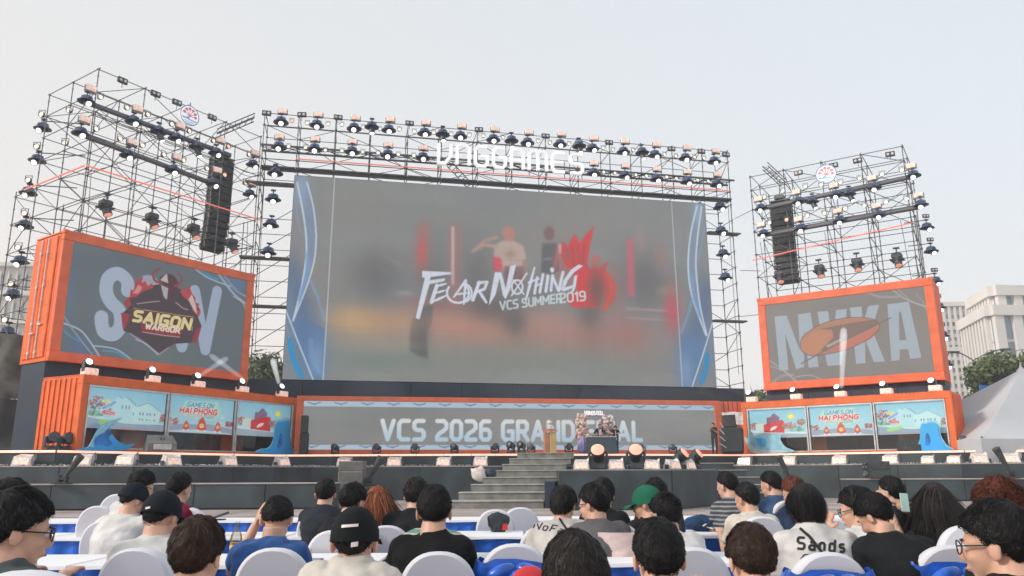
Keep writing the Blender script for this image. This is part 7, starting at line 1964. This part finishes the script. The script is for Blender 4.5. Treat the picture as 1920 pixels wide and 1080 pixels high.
oS, sS = A('person with dark bobbed hair in white jersey lettered Sands with black shoulder strap', 1506, 909, 3.95, yaw=12, pitch=10, hair='bob', hc='black', shirt=('jersey', (.58, .56, .54)), near=True, strands=2600, strap=-1, w=1.08, hs=.86)
A('man in black jacket leaning forward to the left with short black hair', 1636, 926, 3.85, yaw=38, pitch=34, hair='full', hc='black', shirt=('jacket', (.014, .016, .018)), sleeve='long', near=True, strands=2200, lean=.16, body_yaw=10, dx=.13, w=1.1, hs=.84)
A('man with glasses and white shirt half hidden behind the man in the black jacket', 1604, 914, 4.7, yaw=55, pitch=14, hair='full', hc='black', shirt=W_, glasses=True, arms='chin', strands=1600)
A('woman with very long straight dark hair in black top holding up a phone', 1748, 905, 5.55, yaw=14, pitch=8, hair='long', hc='soft', shirt=BK, arms='photo', near=True, strands=3400)
A('person with bushy reddish-brown hair behind the man in the black T-shirt at right', 1866, 900, 3.3, yaw=10, pitch=10, hair='curly', hc='auburn', shirt=BK, strands=2400, near=True)
# --- middle rows
A('man in black cap with red lanyard and white jersey looking right', 254, 905, 5.8, yaw=-34, pitch=22, hair='crew', hc='black', shirt=('jersey3', (.64, .62, .60)), cap=('ink', (.014, .018, .024), []), strands=500, w=1.12, lean=.18)
A('dark haired man with glasses looking right behind the capped man in white', 268, 883, 6.5, yaw=-52, pitch=20, hair='full', hc='black', shirt=W_, glasses=True, strands=1100, strap=1)
A('man with short black hair in maroon shirt looking right', 339, 886, 6.0, yaw=-18, pitch=12, hair='short', hc='black', shirt=('maroon', (.16, .012, .035)), strands=1200)
A('man in black vest over white shirt seen from behind beside the grey speaker stack', 612, 897, 6.7, yaw=4, pitch=8, hair='short', hc='black', shirt=('vestdark', (.03, .035, .045)), strands=1200)
A('man with wavy black hair in black jacket leaning right beside the orange haired woman', 663, 908, 5.8, yaw=-25, pitch=20, hair='curly', hc='black', shirt=BK, sleeve='long', strands=1200, lean=.18, w=1.1, dx=-.1)
A('woman with long copper orange hair seen from behind', 710, 911, 6.3, yaw=-6, pitch=10, hair='long', hc='red', shirt=('whitegrey', (.5, .48, .5)), strands=2600)
A('man with curly dark brown hair in black shirt left of the broad man', 781, 898, 6.0, yaw=-4, pitch=10, hair='curly', hc='soft', shirt=BK, strands=1300, lean=.1, w=1.1, sleeve='long', dx=-.08)
A('person in teal striped sleeves hidden in front of the broad man in black', 815, 922, 5.0, yaw=0, pitch=20, hair='short', hc='black', shirt=('tealstripe', (.10, .24, .22)), strands=400, w=1.05, sleeve='long')
oN, sN = A('person with dark hair in pale beige T-shirt lettered NoFair with shoulder strap', 1056, 912, 5.5, yaw=-22, pitch=26, hair='mid', hc='black', shirt=('palebeige', (.50, .47, .44)), strands=1500, w=1.14, lean=.22, strap=-1, dx=-.08, body_yaw=-4)
A('man with glasses in grey T-shirt looking left with shoulder strap', 1112, 908, 5.2, yaw=52, pitch=8, hair='full', hc='black', shirt=('greytee', (.12, .115, .12)), glasses=True, strands=1500, w=1.12, body_yaw=12, strap=-1, dx=.06)
A('person with long black hair behind the man in the grey T-shirt', 1130, 897, 6.1, yaw=-20, pitch=12, hair='mid', hc='black', shirt=BK, strands=1100)
A('person in green baseball cap looking left in a black shirt', 1211, 910, 5.6, yaw=62, pitch=10, hair='short', hc='black', shirt=BK, cap=('green', (.018, .13, .075), []), glasses=True, strands=600, body_yaw=15)
A('dark haired person just behind the green baseball cap', 1228, 899, 6.4, yaw=10, pitch=10, hair='curly', hc='black', shirt=('dgrey', (.06, .06, .065)), strands=900)
A('woman with bushy gathered dark hair and white shirt, right of the green cap', 1246, 927, 5.0, yaw=26, pitch=16, hair='curly', hc='black', shirt=('white', (.62, .61, .60)), strands=1400, dx=.10)
A('man in dark striped shirt looking down, left of the man in cream', 1362, 885, 7.0, yaw=35, pitch=18, hair='short', hc='black', shirt=('striped', (.06, .065, .075)), strands=900)
A('man in cream T-shirt with short black hair looking left', 1398, 905, 6.1, yaw=30, pitch=14, hair='short', hc='black', shirt=('creamtee', (.60, .55, .48)), strands=1200, w=1.1, body_yaw=5)
A('man in denim blue shirt with braces looking left near the small dark steps', 1444, 884, 7.2, yaw=40, pitch=20, hair='short', hc='black', shirt=('denim', (.055, .10, .20)), strands=900, w=1.05)
A('reddish haired person in navy shirt left of the dark bobbed head', 1486, 895, 6.9, yaw=40, pitch=18, hair='full', hc='auburn', shirt=('navy', (.02, .035, .07)), strands=900, dx=-.05)
A('man with cropped black hair in black shirt before the right riser', 1667, 893, 6.1, yaw=28, pitch=8, hair='short', hc='black', shirt=BK, strands=1300)
# --- on the stage
SZ = DK
pj, pjs = A('presenter in black jacket over white shirt standing behind the desk', 1124, 795, 41.0, yaw=172, pitch=10, hair='short', hc='black', shirt=('jacket', (.014, .016, .018)), sleeve='long', stand=True, feet=SZ, arms='stand', strands=120, lean=.04, body_yaw=172, w=1.1)
A('small girl in violet-blue dress standing between the two presenters', 1139, 803, 41.3, yaw=180, pitch=4, hair='long', hc='black', shirt=('violet', (.10, .12, .46)), stand=True, feet=SZ-.1, arms='stand', strands=120, lean=.03, body_yaw=178, w=.8, hs=.85, trousers=(.10, .12, .46))
pl, pls = A('presenter in black polo with white lanyard standing right of the desk', 1153, 798, 40.9, yaw=170, pitch=4, hair='mid', hc='black', shirt=BK, stand=True, feet=SZ, arms='stand', strands=120, lean=.04, body_yaw=170)
A('staff member in dark clothes looking at a phone at the right end of the banner', 1337, 793, 42.4, yaw=150, pitch=22, hair='short', hc='black', shirt=BK, stand=True, feet=SZ, arms='phone', strands=120, lean=.04, body_yaw=150)

# fuse bodies and clothes into continuous surfaces
for o, vox, sm, dis in REM:
    m = o.modifiers.new('r', 'REMESH'); m.mode = 'VOXEL'; m.voxel_size = vox; m.use_smooth_shade = True
    m = o.modifiers.new('s', 'SMOOTH'); m.factor = .5; m.iterations = sm
    if dis:
        m = o.modifiers.new('d', 'DISPLACE'); m.texture = wr_tex; m.strength = dis; m.mid_level = .5; m.texture_coords = 'GLOBAL'
bpy.context.view_layer.update()
dg = bpy.context.evaluated_depsgraph_get(); new = []
for o, *_ in REM: new.append(bpy.data.meshes.new_from_object(o.evaluated_get(dg)))
for (o, *_), me in zip(REM, new):
    mats_ = [s for s in o.data.materials]; o.modifiers.clear(); nm = o.data.name; o.data = me
    if not me.materials:
        for s in mats_: me.materials.append(s)
# stage figures turned to the audience: bodies face the audience too
# lettering and straps laid on the cloth
def bvh_of(o): me = o.data; return BVHTree.FromPolygons([v.co.copy() for v in me.vertices], [tuple(p.vertices) for p in me.polygons])
def decal(t, sh, strokes, wd, m, name, off=.003):
    """strokes in photo pixels, laid on the back of the shirt"""
    bv = bvh_of(sh); b = MB(); base = t.location; C = Vector((0, 0, CAM_H))-base
    for s in strokes:
        pts = []
        for (x0, y0), (x1, y1) in zip(s, s[1:]):
            n = max(2, int(math.hypot(x1-x0, y1-y0)/1.2))
            for i in range(n): pts.append((x0+(x1-x0)*i/n, y0+(y1-y0)*i/n))
        pts.append(s[-1]); Lp_, Rp_ = outline([Vector(p) for p in pts], wd); vs = []; ok = True
        for a, c in zip(Lp_, Rp_):
            for p in (a, c):
                d = ray(p.x, p.y).normalized(); h = bv.ray_cast(C, d)
                if h[0] is None: ok = False; vs.append(None)
                else: vs.append(h[0]+h[1]*off*(1 if h[1].dot(d) < 0 else -1))
        k = 0
        fs = [(2*i, 2*i+1, 2*i+3, 2*i+2) for i in range(len(Lp_)-1) if all(vs[j] is not None and (vs[j]-vs[2*i] if vs[2*i] else Vector((9, 0, 0))).length < .1 for j in (2*i, 2*i+1, 2*i+2, 2*i+3))]
        b.add([v if v is not None else Vector((0, 0, .5)) for v in vs], fs)
    b.build(name, m, t)
for o_, nm, hw in ((pj, 'white_shirt_front', .075), (pl, 'white_lanyard', .014)):
    m = MB(); hc_ = HCS[o_.name][2]-o_.location.z; m.bbox(-hw, hw, -.205, -.175, hc_-.62 if hw > .05 else hc_-.50, hc_-.14, .01)
    if hw < .05: m.bbox(-.05, .05, -.21, -.195, hc_-.62, hc_-.50, .005)
    m.build(nm, M_whiteb, o_)
INK = mat('print_black', (.012, .014, .02), .7); RED = mat('lanyard_red', (.6, .03, .03), .6); STR = mat('strap_black', (.01, .011, .013), .6)
def px_text(txt, x, y, h, w, ang=0, gap=.34, slant=0.0):
    st, tw = text_strokes(txt, 0, 0, h, w, gap, slant); ca, sa = math.cos(ang), math.sin(ang)
    return [[(x+a*ca+b_*sa, y+a*sa-b_*ca) for a, b_ in s] for s in st]
decal(oS, sS, px_text('Sands', 1495, 1029, 21, .98, R(4), .46), 4.6, INK, 'jersey_lettering')
decal(oS, sS, [[(1502, 1075), (1502, 1048), (1508, 1040), (1532, 1040), (1538, 1048), (1538, 1075)]], 2.0, INK, 'jersey_number_outline')
decal(oS, sS, [[(1510, 1078), (1510, 1052), (1514, 1048), (1528, 1048), (1530, 1052), (1530, 1078)]], 5.0, mat('print_navy', (.02, .03, .07), .7), 'jersey_number')
decal(oS, sS, [[(1500, 992), (1516, 1006), (1536, 1030), (1548, 1050)]], 5.0, STR, 'shoulder_strap', .006)
decal(oN, sN, px_text('NoFair', 1000, 990, 13, 1.25, R(12), .38, .3), 2.0, INK, 'shirt_lettering')
decal(oN, sN, [[(1034, 952), (1048, 972), (1060, 990), (1068, 1003)]], 4.0, STR, 'shoulder_strap', .006)

# ================================================================ SMALL THINGS ON THE TABLES
def on(px, Y): p = atz(px, Y, .752); return p
t = thing('beer_bottle', 'clear bottle half full of amber drink on the front table right of the cream shirt', 'bottle', on(440, 4.80))
m = MB(); m.lathe([(.001, 0), (.031, 0), (.034, .006), (.034, .12), (.030, .145), (.016, .175), (.0135, .215), (.015, .222)], 18, close=False); m.build('glass_body', glass('bottle_glass', (.86, .9, .86), .08), t)
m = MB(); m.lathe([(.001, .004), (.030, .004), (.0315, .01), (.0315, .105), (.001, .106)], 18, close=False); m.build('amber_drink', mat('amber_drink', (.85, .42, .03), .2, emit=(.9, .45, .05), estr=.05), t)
m = MB(); m.lathe([(.0342, .03), (.0345, .032), (.0345, .09), (.0342, .092)], 18, close=False); m.build('paper_label', mat('bottle_label', (.7, .45, .12), .6), t)
def soft_bag(name, lab, px, Y, w, h, d, m_, cat, parts=()):
    p = on(px, Y); t = thing(name, lab, cat, p); m = MB(); m.ell((0, 0, h*.5), (w/2, d/2, h*.55), 22, 14)
    vs = []
    for v in m.v:
        v = Vector(v); v.z = max(.002, v.z); v += Vector((noise.noise(v*14)*.03, noise.noise(v*14+Vector((5, 0, 0)))*.03, max(0, noise.noise(v*9))*.04*(v.z/h))); v.x = math.copysign(min(abs(v.x), w/2), v.x); vs.append(tuple(v))
    m.v = vs; m.build('bag_body', m_, t); return t, p
t, p = soft_bag('sling_bag', 'small dark grey bag with red print standing on the middle table', 935, 7.0, .19, .15, .13, cloth('slate', (.05, .06, .07)), 'bag')
m = MB(); m.add([(.03, -.070, .02), (.08, -.062, .02), (.075, -.058, .07), (.035, -.066, .075)], [(0, 1, 2, 3)]); m.build('red_print', RED, t)
m = MB(); m.tube((-.05, 0, .15), (-.09, -.03, .12), .008); m.tube((-.09, -.03, .12), (-.08, -.06, .05), .008); m.build('strap', STR, t)
t, p = soft_bag('backpack', 'flat dark blue backpack lying on the table behind the striped shirt', 1324, 7.0, .38, .12, .22, cloth('backpack', (.022, .06, .14)), 'backpack')
m = MB()
for k in range(3): m.tube((-.15+.1*k, -.11, .03), (-.05+.1*k, -.115, .10), .008)
m.build('strap', STR, t); m = MB(); m.add([(-.03, -.108, .07), (.06, -.108, .04), (.03, -.112, .02), (-.06, -.112, .05)], [(0, 1, 2, 3)]); m.build('grey_pocket', M_plastic, t)
t, p = soft_bag('white_cap_heap', 'white cloth cap lying on the table left of the green baseball cap', 1170, 6.95, .20, .10, .16, cloth('offwhite', (.66, .64, .60)), 'cap')
def phone(lab, px, Y, flat=True, loc=None, rot=None):
    t = thing('mobile_phone', lab, 'phone', on(px, Y) if loc is None else loc)
    if rot: t.rotation_euler = rot
    m = MB(); m.bbox(-.037, .037, -.075, .075, .001, .010, .004); m.build('case', mat('phone_case', (.02, .03, .05), .3) if flat else mat('phone_mint', (.35, .5, .46), .3), t)
    m = MB(); m.bbox(-.033, .033, -.070, .070, .0102, .0112, .0004); m.build('phone_screen', mat('phone_glass', (.02, .02, .025), .1, emit=(.4, .6, .6), estr=.0 if flat else .5), t)
phone('dark phone lying on the front table right of the blue polo shirt', 590, 4.78)
phone('mint green phone held up by the long haired woman', 0, 0, False, at(1697, 942, 5.28), (R(-100), R(5), R(8)))
t_ = bpy.data.objects.get('mobile_phone.001'); t_.scale = (.78, .78, .78)
t = thing('tablet_stand', 'dark folded tablet and pen lying on the back table behind the brown haired head', 'tablet', on(408, 8.9))
m = MB(); m.bbox(-.16, .06, -.05, .1, .0, .012, .003); m.build('tablet', M_spk, t); m = MB(); m.bbox(-.02, .16, -.08, -.05, .02, .045, .006, 0, Matrix.Rotation(-.35, 4, 'Y')); m.build('holder', M_spk2, t)
p = at(994, 1060, 2.9); t = thing('red_cap', 'bright red cap lying low beside the biggest dark head at the bottom', 'cap', (p.x, 2.9, p.z-.12)); m = MB(); m.ell((0, 0, 0), (.09, .11, .12), 20, 12); m.build('crown', cloth('red', (.55, .02, .03)), t); m = MB(); m.ell((0, .11, -.01), (.075, .08, .012), 16, 6); m.build('brim', cloth('red', (.55, .02, .03)), t)
t = thing('pink_tote_bag', 'pale pink cloth bag hanging on the white chair behind the grey T-shirt man', 'bag', (at(1163, 1005, 4.98).x, 4.98, at(1163, 1045, 4.98).z))
m = MB(); n_ = 10; vs = []
for j in range(n_+1):
    for i in range(n_+1): u, v = i/n_-.5, j/n_; vs.append((u*.25*(1+.1*v), -.02-.02*math.cos(u*5)+.012*noise.noise(Vector((u*6, v*5, 2))), v*.145-.02*(u*2)**2*(1-v)))
m.add(vs, [(j*(n_+1)+i, j*(n_+1)+i+1, (j+1)*(n_+1)+i+1, (j+1)*(n_+1)+i) for j in range(n_) for i in range(n_)], 0, True); m.build('cloth_body', cloth('pink', (.66, .52, .50)), t)
print('OBJECTS', len(bpy.data.objects))
